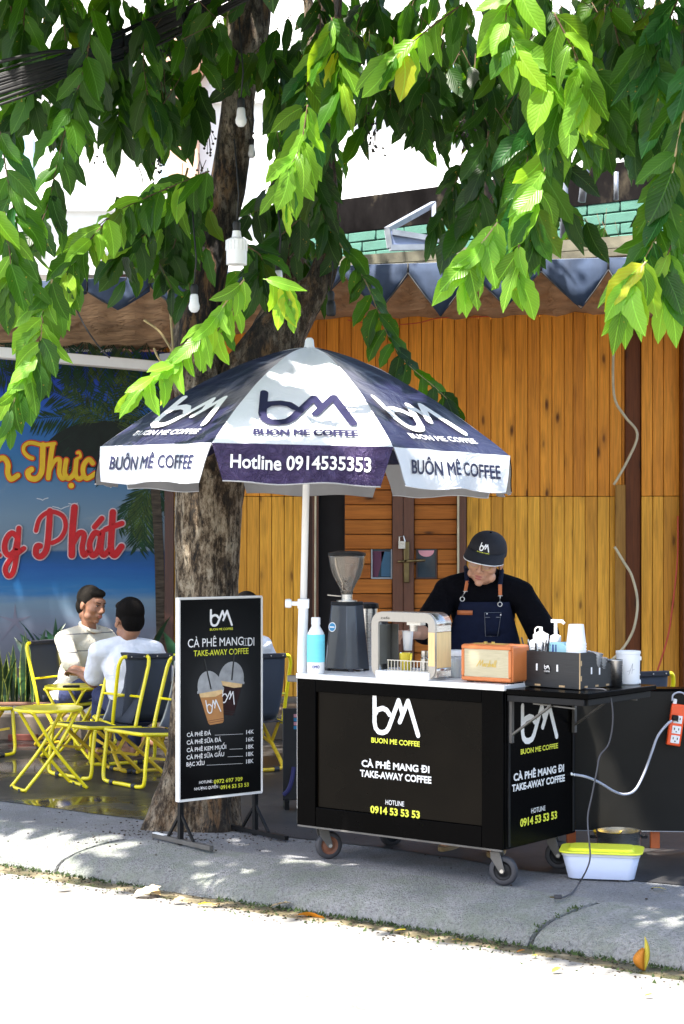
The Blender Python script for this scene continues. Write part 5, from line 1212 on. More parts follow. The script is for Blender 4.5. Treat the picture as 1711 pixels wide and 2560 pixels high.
for k in range(8):
    q = MB(); nu_, nv_ = 30, 40; vs = [pf(k, -1 + 2 * i / nu_, max(.02, j / nv_)) for j in range(nv_ + 1) for i in range(nu_ + 1)]
    q.add(vs, [(j * (nu_ + 1) + i, j * (nu_ + 1) + i + 1, (j + 1) * (nu_ + 1) + i + 1, (j + 1) * (nu_ + 1) + i) for j in range(nv_) for i in range(nu_)])
    cp = q.build('canopy_panel', M['navy_cloth'] if k % 2 else M['white_cloth'], um, smooth=True)
    q = MB(); vs = [vf(k, -1 + 2 * i / 20, j / 6) for j in range(7) for i in range(21)]
    q.add(vs, [(j * 21 + i, j * 21 + i + 1, (j + 1) * 21 + i + 1, (j + 1) * 21 + i) for j in range(6) for i in range(20)]); q.build('valance', M['white_cloth'] if k % 2 else M['navy_film'], um, smooth=True)
    q = MB(); vs = [vf(k, -1 + 2 * i / 20, j / 6, -.005) for j in range(7) for i in range(21)]
    q.add(vs, [(j * 21 + i, (j + 1) * 21 + i, (j + 1) * 21 + i + 1, j * 21 + i + 1) for j in range(6) for i in range(20)]); q.build('valance_lining', M['grey_lining'], um, smooth=True)
    q = MB(); q.tube([vf(k, -1 + 2 * i / 20, 1.0, -.002) for i in range(21)], .0035, 5); q.build('hem', M['white_cloth'] if k % 2 else M['grey_lining'], um, smooth=True)
    # print
    pm = lambda x, z, e=0, k=k: pf(k, x / (HW * z), z, .009 + e)
    fl = lambda x, z, e=0: pm(x, 1.62 - z, e)            # z grows upwards in print space, v grows downwards
    pr = M['navy_print'] if 'navy_print' in M else M.setdefault('navy_print', simple('navy_print', (.014, .013, .05), .4, var=.1))
    q = MB(); 
    if k % 2: put_logo(q, -.20, .21, 1.62 - .885, 1.62 - .66, fl, w=.037); put_text(q, 'BUON ME COFFEE', fl, -.215, .22, 1.62 - .944, .031, bold=.012)
    else: put_logo(q, -.20, .225, 1.62 - .875, 1.62 - .645, fl, w=.036); put_text(q, 'BUON ME COFFEE', fl, -.21, .23, 1.62 - .950, .036, bold=.055)
    q.build('lettering', M['print_white'] if k % 2 else pr, cp)
    vm = lambda x, z, e=0, k=k: vf(k, x / (HW * (1 - .13 * (1 - z))), 1 - z, .004 + e)
    q = MB()
    if k % 2: put_text(q, 'BUÔN MÊ COFFEE', vm, -.285, .29, .36, .34, bold=.02)
    else: put_text(q, 'Hotline 0914535353', vm, -.30, .29, .36, .34, bold=.018)
    q.build('lettering', pr if k % 2 else M['print_white'], cp)
    q = MB(); ph = R(-90 + 45 * k + 22.5); q.tube([rib(ph, v) - Vector((0, 0, .012)) for v in [i / 10 for i in range(11)]], .005, 6); q.build('rib', M['grey_metal'], um, smooth=True)
    q = MB(); q.tube([Vector((0, 0, AZ - .50)), rib(ph, .52) - Vector((0, 0, .016))], .005, 6); q.build('stretcher', M['grey_metal'], um, smooth=True)
q = MB(); q.tube([(0, 0, .33), (0, 0, AZ - .01)], .0165, 16); q.build('pole', M['white'], um, smooth=True)
q = MB(); q.tube([(0, 0, .0), (0, 0, .34)], .0235, 16); q.build('pole_sleeve', M['white'], um, smooth=False)
q = MB(); q.box((0, 0, .325), (.054, .054, .045)); q.box((-.045, -.01, .325), (.04, .022, .02)); q.lathe([(.02, -.018), (.022, 0), (.02, .012)], 10, (-.068, -.01, .325), Matrix.Rotation(R(90), 3, 'Y')); q.build('clamp_knob', M['white_plastic'], um, bevel=.003)
q = MB(); q.lathe([(.04, AZ - .035), (.034, AZ - .01), (.024, AZ + .005), (.02, AZ + .035), (.012, AZ + .045)], 18); q.build('finial', M['white_plastic'], um, smooth=True)
q = MB(); q.lathe([(.03, AZ - .52), (.03, AZ - .46)], 16); q.build('runner', M['white_plastic'], um)

# ------------------------------------------------------------------ menu board
SA = R(39.5); SL = Vector((-.803, 8.82, 0)); SM = frame_m(SL, SA)
sg = thing('menu_board', 'black coffee menu board standing on bar feet in front of the tree', 'sign', SL, SA)
SWd, SB, ST = .503, .2225, 1.215
mb = MB(); mb.box((SWd / 2, 0, (SB + ST) / 2), (SWd, .014, ST - SB)); mb.build('board_back', M['white'], sg)
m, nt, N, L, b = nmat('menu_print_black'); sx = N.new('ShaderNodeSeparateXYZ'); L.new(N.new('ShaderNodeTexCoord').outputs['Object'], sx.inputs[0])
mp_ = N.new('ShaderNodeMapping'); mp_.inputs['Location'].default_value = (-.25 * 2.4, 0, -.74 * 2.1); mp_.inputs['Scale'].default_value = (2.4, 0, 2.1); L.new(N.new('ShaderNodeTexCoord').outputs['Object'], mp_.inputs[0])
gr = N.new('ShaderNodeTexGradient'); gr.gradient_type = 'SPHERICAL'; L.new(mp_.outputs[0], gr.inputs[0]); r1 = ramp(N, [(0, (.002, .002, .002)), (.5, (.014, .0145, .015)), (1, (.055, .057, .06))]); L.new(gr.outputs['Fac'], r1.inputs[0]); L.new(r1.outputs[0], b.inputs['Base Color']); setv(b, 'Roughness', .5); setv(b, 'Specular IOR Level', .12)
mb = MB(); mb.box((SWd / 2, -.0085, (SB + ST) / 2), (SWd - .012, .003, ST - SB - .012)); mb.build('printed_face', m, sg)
mb = MB(); mb.box((-.004, 0, (SB + ST) / 2), (.008, .03, ST - SB + .01)); mb.box((SWd / 2, 0, SB - .003), (SWd, .03, .006)); mb.box((SWd / 2, 0, ST + .003), (SWd, .03, .006)); mb.box((SWd + .002, 0, (SB + ST) / 2), (.004, .028, ST - SB)); mb.build('board_edge', M['white'], sg)
for x_ in (.02, SWd - .025):
    mb = MB(); mb.box((x_, .012, .115), (.022, .022, .225)); mb.bar((x_, .012, .16), (x_, -.1, .03), .012); mb.bar((x_, .012, .16), (x_, .12, .03), .012); mb.build('post', M['black_metal'], sg)
    mb = MB(); mb.box((x_, .0, .02), (.025, .5, .022)); mb.build('foot', M['grey_metal'] if x_ < .1 else M['black_metal'], sg, bevel=.001)
mb = MB(); mb.box((.02, .195, .0335), (.0255, .1, .003)); mb.build('foot_tape', M['white_plastic'], sg)
c5 = lambda x, y: (420 + x / 6.03, 1480 + y / 6.03); c6 = lambda x, y: (420 + x / 6.03, 1740 + y / 6.03)
FY = -.0102
Wt = [('LOGO', c5(632, 520), c5(972, 512), 41), ('CÀ PHÊ MANG', c5(300, 822), c5(1135, 812), 20.5, .004), ('DI', c5(1210, 812), c5(1300, 808), 20.5, .004),
      ('LINE', c5(1140, 700), c5(1205, 698), .9), ('LINE', c5(1140, 805), c5(1205, 803), .9), ('LINE', c5(1142, 805), c5(1142.1, 700), .9), ('LINE', c5(1170, 805), c5(1170.1, 700), .9), ('LINE', c5(1203, 803), c5(1203.1, 698), .9),
      ('CÀ PHÊ ĐÁ', c6(285, 607), c6(645, 597), 9.8, .018), ('14K', c6(1180, 572), c6(1292, 568), 9.8, .018), ('LINE', c6(708, 590), c6(1130, 572), .7),
      ('CÀ PHÊ SỮA ĐÁ', c6(283, 717), c6(802, 702), 9.8, .018), ('16K', c6(1180, 684), c6(1290, 680), 9.8, .018),
      ('CÀ PHÊ KEM MUỐI', c6(283, 830), c6(875, 810), 9.8, .018), ('18K', c6(1180, 794), c6(1290, 790), 9.8, .018), ('LINE', c6(930, 802), c6(1128, 794), .7),
      ('CÀ PHÊ SỮA GẤU', c6(281, 941), c6(845, 921), 9.8, .018), ('18K', c6(1180, 904), c6(1288, 900), 9.8, .018), ('LINE', c6(902, 916), c6(1128, 908), .7),
      ('BẠC XỈU', c6(279, 1054), c6(548, 1044), 9.8, .018), ('18K', c6(1180, 1014), c6(1286, 1010), 9.8, .018), ('LINE', c6(585, 1043), c6(1128, 1017), .7),
      ('HOTLINE :', c6(470, 1318), c6(678, 1308), 6.6, .014), ('NHƯỢNG QUYỀN :', c6(397, 1412), c6(773, 1394), 6.6, .014)]
Yt = [('BUON ME COFFEE', c5(632, 578), c5(978, 572), 5.4, .015), ('TAKE-AWAY COFFEE', c5(388, 957), c5(1213, 941), 14, .008), ('0972 697 709', c6(692, 1306), c6(1122, 1290), 9.2, .018), ('0914 53 53 53', c6(793, 1392), c6(1215, 1374), 9.2, .018)]
lettering(sg, SM, 1, FY - .0008, Wt, 'white_lettering', M['print_white']); lettering(sg, SM, 1, FY - .0008, Yt, 'yellow_lettering', M['print_yellow'])
def sgpoly(pts, o): return [tuple(Vector((on_plane(SM, *c5(x, y), 1, FY).x, FY - o, on_plane(SM, *c5(x, y), 1, FY).z))) for x, y in pts]
def cup_print(cx, cy, ang, drink, foam_h, o, nm):
    ca, sa = math.cos(ang), math.sin(ang)
    def W_(pts, oo): return sgpoly([(cx + x * ca - y * sa, cy + x * sa + y * ca) for x, y in pts], oo)
    q = MB(); q.add(W_([(-175, 190), (175, 190), (118, 640), (95, 668), (-95, 668), (-118, 640)], o), [tuple(range(6))]); q.build(nm, drink, sg)
    q = MB(); q.add(W_([(-178, 150), (178, 150), (172, 190 + foam_h * .5), (60, 190 + foam_h), (-90, 190 + foam_h * .8), (-170, 190 + foam_h * .6)], o + .0006), [tuple(range(6))]); q.build('printed_foam', M['foam_print'], sg)
    q = MB(); q.add(W_([(190 * math.cos(t), 130 + 320 * -math.sin(t) * .85) for t in [i * math.pi / 14 for i in range(15)]] + [(-205, 140), (-205, 172), (205, 172), (205, 140)], o + .0012), [tuple(range(19))]); q.build('printed_lid', M['lid_print'], sg)
    q = MB(); q.add(W_([(-20, -330), (0, -330), (20, 140), (-2, 140)], o + .0018), [(0, 1, 2, 3)]); q.build('printed_straw', M['straw_print'], sg)
    q = MB(); st_ = [[(cx + x * ca - y * sa, cy + x * sa + y * ca) for x, y in [(-110 + 210 * a, 500 - 210 * z) for a, z in s_]] for s_ in LOGO]
    d = 0
    for s_ in st_:
        P = [on_plane(SM, *c5(x, y), 1, FY) for x, y in s_]; d = put_stroke(q, [(p.x, p.z) for p in P], .0062, lambda x, z, e=0: (x, FY - o - .0022 - e, z), d)
    q.build('printed_logo', M['print_white'], sg)
    for yy in (600, 630):
        q = MB(); q.add(W_([(-124, yy), (124, yy), (122, yy + 8), (-122, yy + 8)], o + .0006), [(0, 1, 2, 3)]); q.build('printed_ridge', M['straw_print'] if drink is M['coffee_black'] else M['rim_rust'], sg)
cup_print(970, 1190, R(8), M['coffee_black'], 60, .0008, 'printed_cup')
cup_print(610, 1330, R(-10), M['coffee_milk'], 70, .0036, 'printed_cup')

# ------------------------------------------------------------------ things on the counter
def at(name, lab, cat, px, py, z=TZ, rz=CA, group=None): return thing(name, lab, cat, G(px, py, z), rz, group)
t = at('plastic_bottle', 'white bottle with cyan label at the left end of the counter', 'bottle', 790, 1684)
q = MB(); q.lathe([(.036, 0), (.041, .006), (.0415, .165), (.038, .19), (.026, .212), (.0195, .222), (.0195, .232)], 28); q.build('bottle_body', M['white_plastic'], t, auto=50)
q = MB(); q.lathe([(.0422, .055), (.0424, .06), (.0424, .178), (.0408, .184)], 28, cap=False); q.build('label', M['cyan_label'], t, smooth=True)
q = MB(); q.lathe([(.021, .230), (.0215, .233), (.021, .262), (.019, .264)], 20); q.build('cap', M['white_plastic'], t, auto=40)
q = MB(); cyl = lambda x, z, e=0: (.0423 * math.sin(x / .0423 + .62), -.0423 * math.cos(x / .0423 + .62), z); put_text(q, 'OMO', cyl, -.016, .02, .028, .012, bold=.03); q.build('lettering', M['blue_print'], t)
# coffee grinder
t = at('coffee_grinder', 'dark grey coffee grinder with clear bean hopper', 'grinder', 868, 1676)
BT = .315
def taper(mb, w0, d0, w1, d1, z0, z1, ch=.3, ox=0, oy=0):
    vs = []
    for w, d, z in ((w0, d0, z0), (w1, d1, z1)):
        c_ = ch * min(w, d) / 2
        for x, y in ((-w / 2 + c_, -d / 2), (w / 2 - c_, -d / 2), (w / 2, -d / 2 + c_), (w / 2, d / 2 - c_), (w / 2 - c_, d / 2), (-w / 2 + c_, d / 2), (-w / 2, d / 2 - c_), (-w / 2, -d / 2 + c_)): vs.append((x + ox, y + oy, z))
    mb.add(vs, [tuple(range(7, -1, -1)), tuple(range(8, 16))] + [(i, (i + 1) % 8, (i + 1) % 8 + 8, i + 8) for i in range(8)])
q = MB(); taper(q, .205, .17, .150, .12, .012, BT, .5); q.build('grinder_body', simple('slate_grey_enamel', (.028, .034, .046), .32, var=.15, coat=.3), t, bevel=.003)
q = MB(); taper(q, .155, .125, .15, .12, BT, BT + .016, .5); q.build('grinder_lid', M['black_metal'], t, bevel=.002)
q = MB()
for x_, y_ in ((-.07, -.06), (.07, -.06), (.07, .06), (-.07, .06)): q.lathe([(.014, 0), (.014, .014)], 10, (x_, y_, 0))
q.build('foot', M['rubber'], t)
q = MB(); q.lathe([(.05, BT + .016), (.05, BT + .022), (.027, BT + .024), (.027, BT + .05), (.03, BT + .052)], 24); q.build('collar', M['steel'], t, auto=30); q = MB(); q.tube([(-.02, 0, BT + .04), (-.11, -.01, BT + .046)], .004, 6); q.build('lever', M['steel'], t)
q = MB(); q.lathe([(.026, BT + .05), (.03, BT + .075), (.045, BT + .105), (.066, BT + .14), (.08, BT + .185), (.086, BT + .225), (.088, BT + .238)], 32, cap=False); q.build('hopper', M['smoky'], t, smooth=True, solid=.003)
q = MB(); q.lathe([(.09, BT + .236), (.092, BT + .24), (.09, BT + .25), (.05, BT + .258), (.02, BT + .26)], 32); q.build('hopper_lid', M['black_metal'], t, auto=40)
q = MB()
for i in range(240):
    u = rnd.random() ** .8; z = BT + .055 + .075 * u; r_ = (.020 + .038 * u ** 1.3) * math.sqrt(rnd.random()); a = rnd.uniform(0, 6.3)
    q.ell((r_ * math.cos(a), r_ * math.sin(a), z + .01 * math.sin(a)), (.0055, .004, .0035), Matrix.Rotation(rnd.uniform(0, 3), 3, Vector((rnd.random(), rnd.random(), 1)).normalized()), nu=6, nv=4)
tag(q.build('coffee_beans', simple('roasted_beans', (.05, .022, .01), .4, var=.4), t, smooth=True), kind='stuff')
BM_ = None
def tilt_front(x, z, e=0):   # sloping front face of the grinder
    u = (z - .012) / (BT - .012); return (x, -(.17 * (1 - u) + .12 * u) / 2 - .0012 - e, z)
q = MB(); P = [(-.035 + .023 * math.cos(a), .21 + .023 * math.sin(a) ) for a in [i * math.pi / 10 for i in range(20)]]; q.add([tilt_front(x, z, .0005) for x, z in P], [tuple(range(20))]); q.build('badge_ring', M['white_plastic'], t)
q = MB(); P = [(-.035 + .019 * math.cos(a), .21 + .019 * math.sin(a) ) for a in [i * math.pi / 10 for i in range(20)]]; q.add([tilt_front(x, z, .0012) for x, z in P], [tuple(range(20))]); q.build('badge', M['badge_blue'], t)
q = MB(); put_stroke(q, [(-.047, .21), (-.023, .21)], .006, lambda x, z, e=0: tilt_front(x, z, .0018 + e)); q.build('badge_band', M['white_plastic'], t)
# steel pitcher behind the grinder
t = at('steel_canister', 'tall steel canister with black lid behind the grinder', 'canister', 922, 1664)
q = MB(); q.lathe([(.045, 0), (.046, .005), (.046, .29)], 28); q.build('canister_body', M['steel'], t, auto=40); q = MB(); q.lathe([(.05, .285), (.052, .29), (.05, .31), (.02, .316)], 28); q.build('canister_lid', M['black_metal'], t, auto=40)
# brewing machine: rounded loop of steel with bamboo flank
BR_ = Vector((.134, 8.185, TZ)); t = thing('brewing_machine', 'rounded steel loop brewing machine with bamboo side on the counter', 'coffee machine', BR_, CA)
MW, MH, MD = .355, .30, .125
def rrect(x0, x1, z0, z1, r, n=8):
    out = []
    for cx_, cz_, a0 in ((x1 - r, z1 - r, 0), (x0 + r, z1 - r, 90), (x0 + r, z0 + r, 180), (x1 - r, z0 + r, 270)):
        for i in range(n + 1): a = R(a0 + 90 * i / n); out.append((cx_ + r * math.cos(a), cz_ + r * math.sin(a)))
    return out
O_ = rrect(0, MW, 0, MH, .055); I_ = rrect(.038, MW - .038, .028, MH - .042, .012)
q = MB(); n = len(O_); vs = []
for y_ in (0, .012):
    vs += [(x, y_, z) for x, z in O_] + [(x, y_, z) for x, z in I_]
q.add(vs, [(i, (i + 1) % n, n + (i + 1) % n, n + i) for i in range(n)] + [(2 * n + i, 3 * n + i, 3 * n + (i + 1) % n, 2 * n + (i + 1) % n) for i in range(n)] + [(i, 2 * n + i, 2 * n + (i + 1) % n, (i + 1) % n) for i in range(n)] + [(n + i, n + (i + 1) % n, 3 * n + (i + 1) % n, 3 * n + i) for i in range(n)])
q.build('front_loop', M['steel_warm'], t, auto=40)
q = MB(); vs = []; keep = [p for p in O_]
for y_ in (.012, MD): vs += [(x, y_, z) for x, z in O_]
fsx = [(i, i + n, (i + 1) % n + n, (i + 1) % n) for i in range(n)]
fsx = [f for f in fsx if not (O_[f[0]][0] > MW - .001 and O_[f[3]][0] > MW - .001)]
q.add(vs, fsx); q.build('outer_band', M['steel'], t, auto=35, solid=.003)
q = MB(); q.box((MW - .006, (MD + .012) / 2, .135), (.012, MD - .012, .16)); q.build('bamboo_panel', M['bamboo'], t, bevel=.002)
q = MB(); q.box((MW - .0375 / 2, -.0015, .14), (.035, .003, .15)); q.build('bamboo_front_strip', M['bamboo'], t)
q = MB(); q.box((MW - .006, (MD + .012) / 2, .24), (.011, MD - .014, .045)); q.box((MW - .006, (MD + .012) / 2, .035), (.011, MD - .014, .04)); q.build('side_plate', M['steel'], t)
q = MB(); q.box((.018, MD / 2, MH / 2), (.02, MD - .03, MH - .12)); q.box((.035, MD - .006, .14), (.06, .004, .2)); q.build('inner_plate', simple('dark_grey_plate', (.12, .12, .11), .35, metal=.6, var=.2), t)
q = MB(); q.box((MW / 2, MD / 2, .018), (MW - .06, MD + .02, .034)); q.build('drip_tray', M['white_plastic'], t, bevel=.003)
q = MB(); q.box((.215, .05, MH - .05), (.075, .04, .014)); q.lathe([(.018, MH - .085), (.02, MH - .057)], 14, (.2, .05, 0)); q.build('brew_head', M['steel'], t)
q = MB()
for k in range(13):
    q.bar((.09 + k * .018, .008, .036), (.09 + k * .018, .008, .082), .003)
q.bar((.085, .008, .083), (.315, .008, .083), .004); q.bar((.085, .008, .037), (.315, .008, .037), .004); q.build('wire_rack', M['steel'], t)
q = MB(); put_text(q, 'cafe', lambda x, z, e=0: (x, -.0012 - e, z), .055, .105, MH - .032, .012, bold=-.005); q.build('lettering', M['black_metal'], t)
t = thing('measuring_cup', 'yellow and clear measuring cup standing behind the wire rack of the machine', 'cup', CW(*(CM.inverted() @ BR_ + Vector((.14, .075, 0)))) + Vector((0, 0, .036)), CA)
q = MB(); q.lathe([(.022, 0), (.027, .003), (.03, .075), (.031, .078)], 20, cap=False); q.build('cup_wall', glassy('yellow_tint_plastic', (.75, .62, .06), .1, .6), t, smooth=True); q = MB(); q.lathe([(.02, .004), (.026, .04), (.001, .041)], 16); q.build('content', M['yellow_deep'], t)
t = thing('steel_tamper', 'small steel cylinder inside the brewing machine near the bamboo side', 'tamper', CW(*(CM.inverted() @ BR_ + Vector((.24, .08, 0)))) + Vector((0, 0, .036)), CA)
q = MB(); q.lathe([(.016, 0), (.018, .002), (.018, .055), (.012, .06), (.016, .066), (.016, .09)], 18); q.build('tamper_body', M['steel'], t, auto=40)
HANDP = S(1008, 1583, 8.31)
t = thing('plastic_cup', 'small white translucent cup held by the barista under the brew head', 'cup', S(1020, 1626, 8.27), CA)
q = MB(); q.lathe([(.0001, 0), (.0195, .0), (.0255, .088), (.0255, .09), (.0245, .09), (.018, .004)], 24); q.build('cup_wall', M['paper'], t, smooth=True)
t = at('glass_jar', 'squat jar of pale green powder with white lid beside the orange speaker', 'jar', 1141, 1694)
q = MB(); q.lathe([(.033, 0), (.035, .004), (.035, .09), (.031, .1)], 26); q.build('jar_glass', M['clear'], t, smooth=True, solid=.002); q = MB(); q.lathe([(.031, .004), (.0325, .008), (.0325, .075), (.001, .077)], 22); q.build('content', M['cream_jar'], t, auto=40)
q = MB(); q.lathe([(.037, .1), (.038, .103), (.038, .123), (.036, .126)], 26); q.build('lid', M['white_plastic'], t, auto=40)
# orange speaker
t = thing('speaker', 'orange vinyl speaker with cream grille and gold script on the counter', 'speaker', G(1153, 1704, TZ), CA)
sw, sh_, sd = .27, .162, .135
q = MB(); P = rrect(0, sw, .006, sh_ + .006, .014, 5); q.prism(P, .004, sd); q.build('cabinet', M['speaker_skin'], t, bevel=.003, auto=None)
q = MB(); q.box((sw / 2, .002, .006 + sh_ / 2), (sw - .034, .008, sh_ - .034)); q.build('grille', M['grille'], t, bevel=.003)
q = MB()
for c_, d_ in (((sw / 2, 0, sh_ - .006), (sw - .012, .014, .016)), ((sw / 2, 0, .018), (sw - .012, .014, .016)), ((.012, 0, sh_ / 2 + .006), (.014, .0135, sh_ - .046)), ((sw - .012, 0, sh_ / 2 + .006), (.014, .0135, sh_ - .046))): q.box(c_, d_)
q.build('grille_surround', M['speaker_skin'], t, bevel=.003)
q = MB(); d = 0
for st in ([(0, .1), (.5, 1), (.6, .2), (1.0, 1), (1.1, .1)], [(1.4, .5), (1.25, .3), (1.35, .1), (1.55, .5), (1.6, .1)], [(1.75, .1), (1.8, .5), (2.0, .5)], [(2.3, .5), (2.1, .45), (2.3, .2), (2.05, .1)], [(2.4, 1), (2.4, .1), (2.5, .45), (2.65, .4), (2.65, .1)], [(3, .5), (2.85, .3), (2.95, .1), (3.1, .5), (3.15, .1)], [(3.35, 1), (3.3, .1), (3.4, .1)], [(3.6, 1), (3.55, .1), (3.7, .1)]):
    d = put_stroke(q, [(.085 + x * .027 + z * .006, .07 + z * .03) for x, z in st], .0042, lambda x, z, e=0: (x, -.003 - e, z), d)
q.build('script_logo', M['gold'], t)
q = MB()
for x_ in (.03, sw - .03): q.box((x_, .03, .003), (.025, .02, .006)); q.box((x_, sd - .03, .003), (.025, .02, .006))
q.build('foot', M['black_metal'], t)
q = MB(); q.box((.12, .06, sh_ + .0075), (.16, .04, .003)); q.lathe([(.008, sh_ + .009), (.008, sh_ + .016)], 12, (.09, .06, 0)); q.lathe([(.008, sh_ + .009), (.008, sh_ + .016)], 12, (.13, .06, 0)); q.build('control_plate', M['gold'], t)
# black organiser box
OA = R(-43); OP = Vector((.802, 7.872, SZ + .004)); t = thing('organiser_box', 'black laser-cut organiser box with coffee emblem on the side shelf', 'organiser', OP, OA); OM = frame_m(OP, OA)
ow, oh, od = .29, .155, .27
def slab(name, poly, y0, y1, mat): 
    q = MB(); q.prism(poly, y0, y1); return q.build(name, mat, t)
q = MB(); q.box((ow / 2, .0035, oh / 2), (ow, .005, oh)); q.build('front_board', M['box_black'], t, bevel=.0005)
q = MB(); q.box((ow / 2, od, oh * .24), (ow - .012, .005, oh * .48)); q.build('back_board', M['box_black'], t)
q = MB(); q.box((ow / 2, od / 2, .006), (ow - .012, od - .006, .005)); q.build('base_board', M['box_black'], t)
for x_ in (.003, ow - .003):
    q = MB(); pts = [(.008, 0), (od, 0), (od, oh * .52), (.10, oh), (.008, oh)]
    vs = [(x_ - .0028, y, z) for y, z in pts] + [(x_ + .0028, y, z) for y, z in pts]; q.add(vs, [tuple(range(4, -1, -1)), tuple(range(5, 10))] + [(i, (i + 1) % 5, (i + 1) % 5 + 5, i + 5) for i in range(5)]); q.build('side_board', M['box_black'], t)
for x_ in (-.0012, ow + .0012):
    q = MB(); q.box((x_, .0035, oh / 2), (.0028, .0062, oh)); q.build('edge_strip', M['ply'], t)
for x_, z_ in ((.065, .085), (.175, .085)):
    q = MB(); q.box((x_, .0, z_), (.008, .0035, .03)); q.build('slot', M['paper'], t, bevel=.001)
for y_, z_ in ((.09, .075), (.15, .07)):
    q = MB(); q.box((ow + .0005, y_, z_), (.0035, .008, .03)); q.build('slot', M['paper'], t, bevel=.001)
q = MB()
for x_ in (.07, .2): q.box((x_, .0, .008), (.03, .0035, .008))
for y_ in (.05, .13, .21): q.box((ow + .0005, y_, .008), (.0035, .02, .008))
q.box((ow + .0006, .012, .11), (.0035, .01, .022)); q.box((ow + .0006, .012, .045), (.0035, .01, .022)); q.build('tenon', M['ply'], t)
q = MB(); q.add([(.12 + .022 * math.cos(a), -.0004, .078 + .022 * math.sin(a)) for a in [i * math.pi / 9 for i in range(18)]], [tuple(range(18))]); q.build('emblem_disc', M['black_metal'], t)
q = MB(); put_logo(q, .106, .135, .078, .096, lambda x, z, e=0: (x, -.0012 - e, z), w=.0035); put_text(q, 'COFFEE', lambda x, z, e=0: (x, -.0012 - e, z), .105, .136, .066, .006, bold=.02); q.build('emblem_print', M['print_white'], t)
def OW(x, y, z): return OM @ Vector((x, y, z))
q0 = thing('paper_cup_stack', 'tall stack of upturned white paper cups in the organiser box', 'paper cups', OW(.235, .055, .012), OA)
for k in range(7):
    q = MB(); z0 = .1 + k * .0125 if k else 0
    q.lathe([(.0445, z0), (.0445, z0 + .006), (.042, z0 + .008), (.033, z0 + .085)] if k == 6 else [(.0445, z0), (.0445, z0 + .006), (.0425, z0 + .008), (.041, z0 + .03)] , 28); 
    if k == 6: q.lathe([(.033, z0 + .085), (.0325, z0 + .088), (.031, z0 + .086)], 28)
    q.build('paper_cup', M['paper'], q0, auto=40)
q = MB(); q.lathe([(.034, .0), (.0435, .1)], 28); q.build('paper_cup', M['paper'], q0, auto=40)
for i, (x_, y_, h_, tl, lab) in enumerate(((.265, .135, .13, .25, 'clear plastic cups leaning beside the paper cup stack'), (.262, .175, .11, .32, 'clear dome lids leaning at the back of the organiser box'))):
    q0 = thing('clear_cup_stack', lab, 'plastic cups', OW(x_ - .02, y_, .02), rot=(R(-8), tl * .6, OA), group='clear cups and lids in the organiser')
    for k in range(4):
        q = MB(); q.lathe([(.024, k * .014), (.036, k * .014 + h_ - .04), (.038, k * .014 + h_ - .038)], 22, cap=False); q.build('clear_cup', M['clear'], q0, smooth=True, solid=.0012)
q0 = thing('steel_tumbler', 'small steel tumbler between the clear lids and the white tub', 'tumbler', CW(hx + .31, .11, SZ), 0)
q = MB(); q.lathe([(.03, 0), (.035, .003), (.037, .115), (.038, .118), (.036, .118), (.033, .01)], 26, cap=False); q.build('tumbler_wall', M['steel'], q0, smooth=True)
q0 = thing('white_tub', 'white handled plastic tub at the right end of the shelf', 'tub', G(1571, 1710, SZ), 0)
q = MB(); q.lathe([(.046, 0), (.05, .004), (.053, .135), (.0555, .137), (.0555, .148), (.052, .148), (.048, .01)], 32); q.build('tub_wall', M['white_plastic'], q0, auto=40)
q = MB(); q.box((.053, 0, .115), (.008, .03, .018)); q.box((.05, 0, .012), (.008, .03, .018)); q.build('side_lug', M['white_plastic'], q0, bevel=.002)
q = MB(); cy2 = lambda x, z, e=0: (.0532 * math.sin(x / .0532), -.0532 * math.cos(x / .0532) - e, z); put_stroke(q, [(-.006, .045), (.012, .095), (.008, .05)], .0016, cy2); put_stroke(q, [(-.012, .06), (.02, .068)], .0016, cy2, 5); q.build('scratch_mark', M['alu'], q0)
# squeeze bottle, syrup pump, straws, card box
q0 = thing('squeeze_bottle', 'translucent squeeze bottle with capped nozzle behind the orange speaker', 'bottle', CW(.49, .14, TZ), CA)
q = MB(); q.lathe([(.032, 0), (.034, .004), (.052, .1), (.053, .155), (.05, .17), (.036, .176), (.034, .2), (.02, .206), (.012, .212)], 28); q.build('bottle_body', M['milky'], q0, auto=45)
q = MB(); q.lathe([(.036, .176), (.036, .198), (.02, .205), (.009, .21), (.007, .232)], 24); q.build('nozzle', M['white_plastic'], q0, auto=45); q = MB(); q.tube(crom([(-.03, 0, .2), (-.032, 0, .218), (-.02, 0, .23), (-.006, 0, .23)], 4), .003, 6); q.build('nozzle_strap', M['white_plastic'], q0, smooth=True)
q0 = thing('syrup_pump', 'clear syrup bottle with tall white pump head behind the cart counter', 'pump bottle', CW(.58, .12, TZ), CA)
q = MB(); q.lathe([(.028, 0), (.034, .02), (.034, .12), (.022, .16), (.02, .17)], 24); q.build('bottle_body', M['clear'], q0, smooth=True)
q = MB(); q.lathe([(.022, .168), (.024, .172), (.024, .195), (.012, .2), (.0075, .202), (.0075, .255)], 20); q.box((.008, 0, .262), (.055, .018, .014)); q.bar((.03, 0, .262), (.045, -.0, .252), .01); q.build('pump_head', M['white_plastic'], q0, auto=40)
q0 = thing('straw_bundle', 'black straws standing in the organiser box left of the blue card', 'straws', OW(.03, .06, .02), OA)
for k in range(12):
    q = MB(); a = (rnd.gauss(0, .012), rnd.gauss(0, .012), 0); q.tube([a, (a[0] * 2.5 + rnd.gauss(0, .01), a[1] * 2, .17 + rnd.uniform(-.01, .02))], .0033, 6); q.build('straw', M['rubber'] if k % 3 else M['clear'], q0)
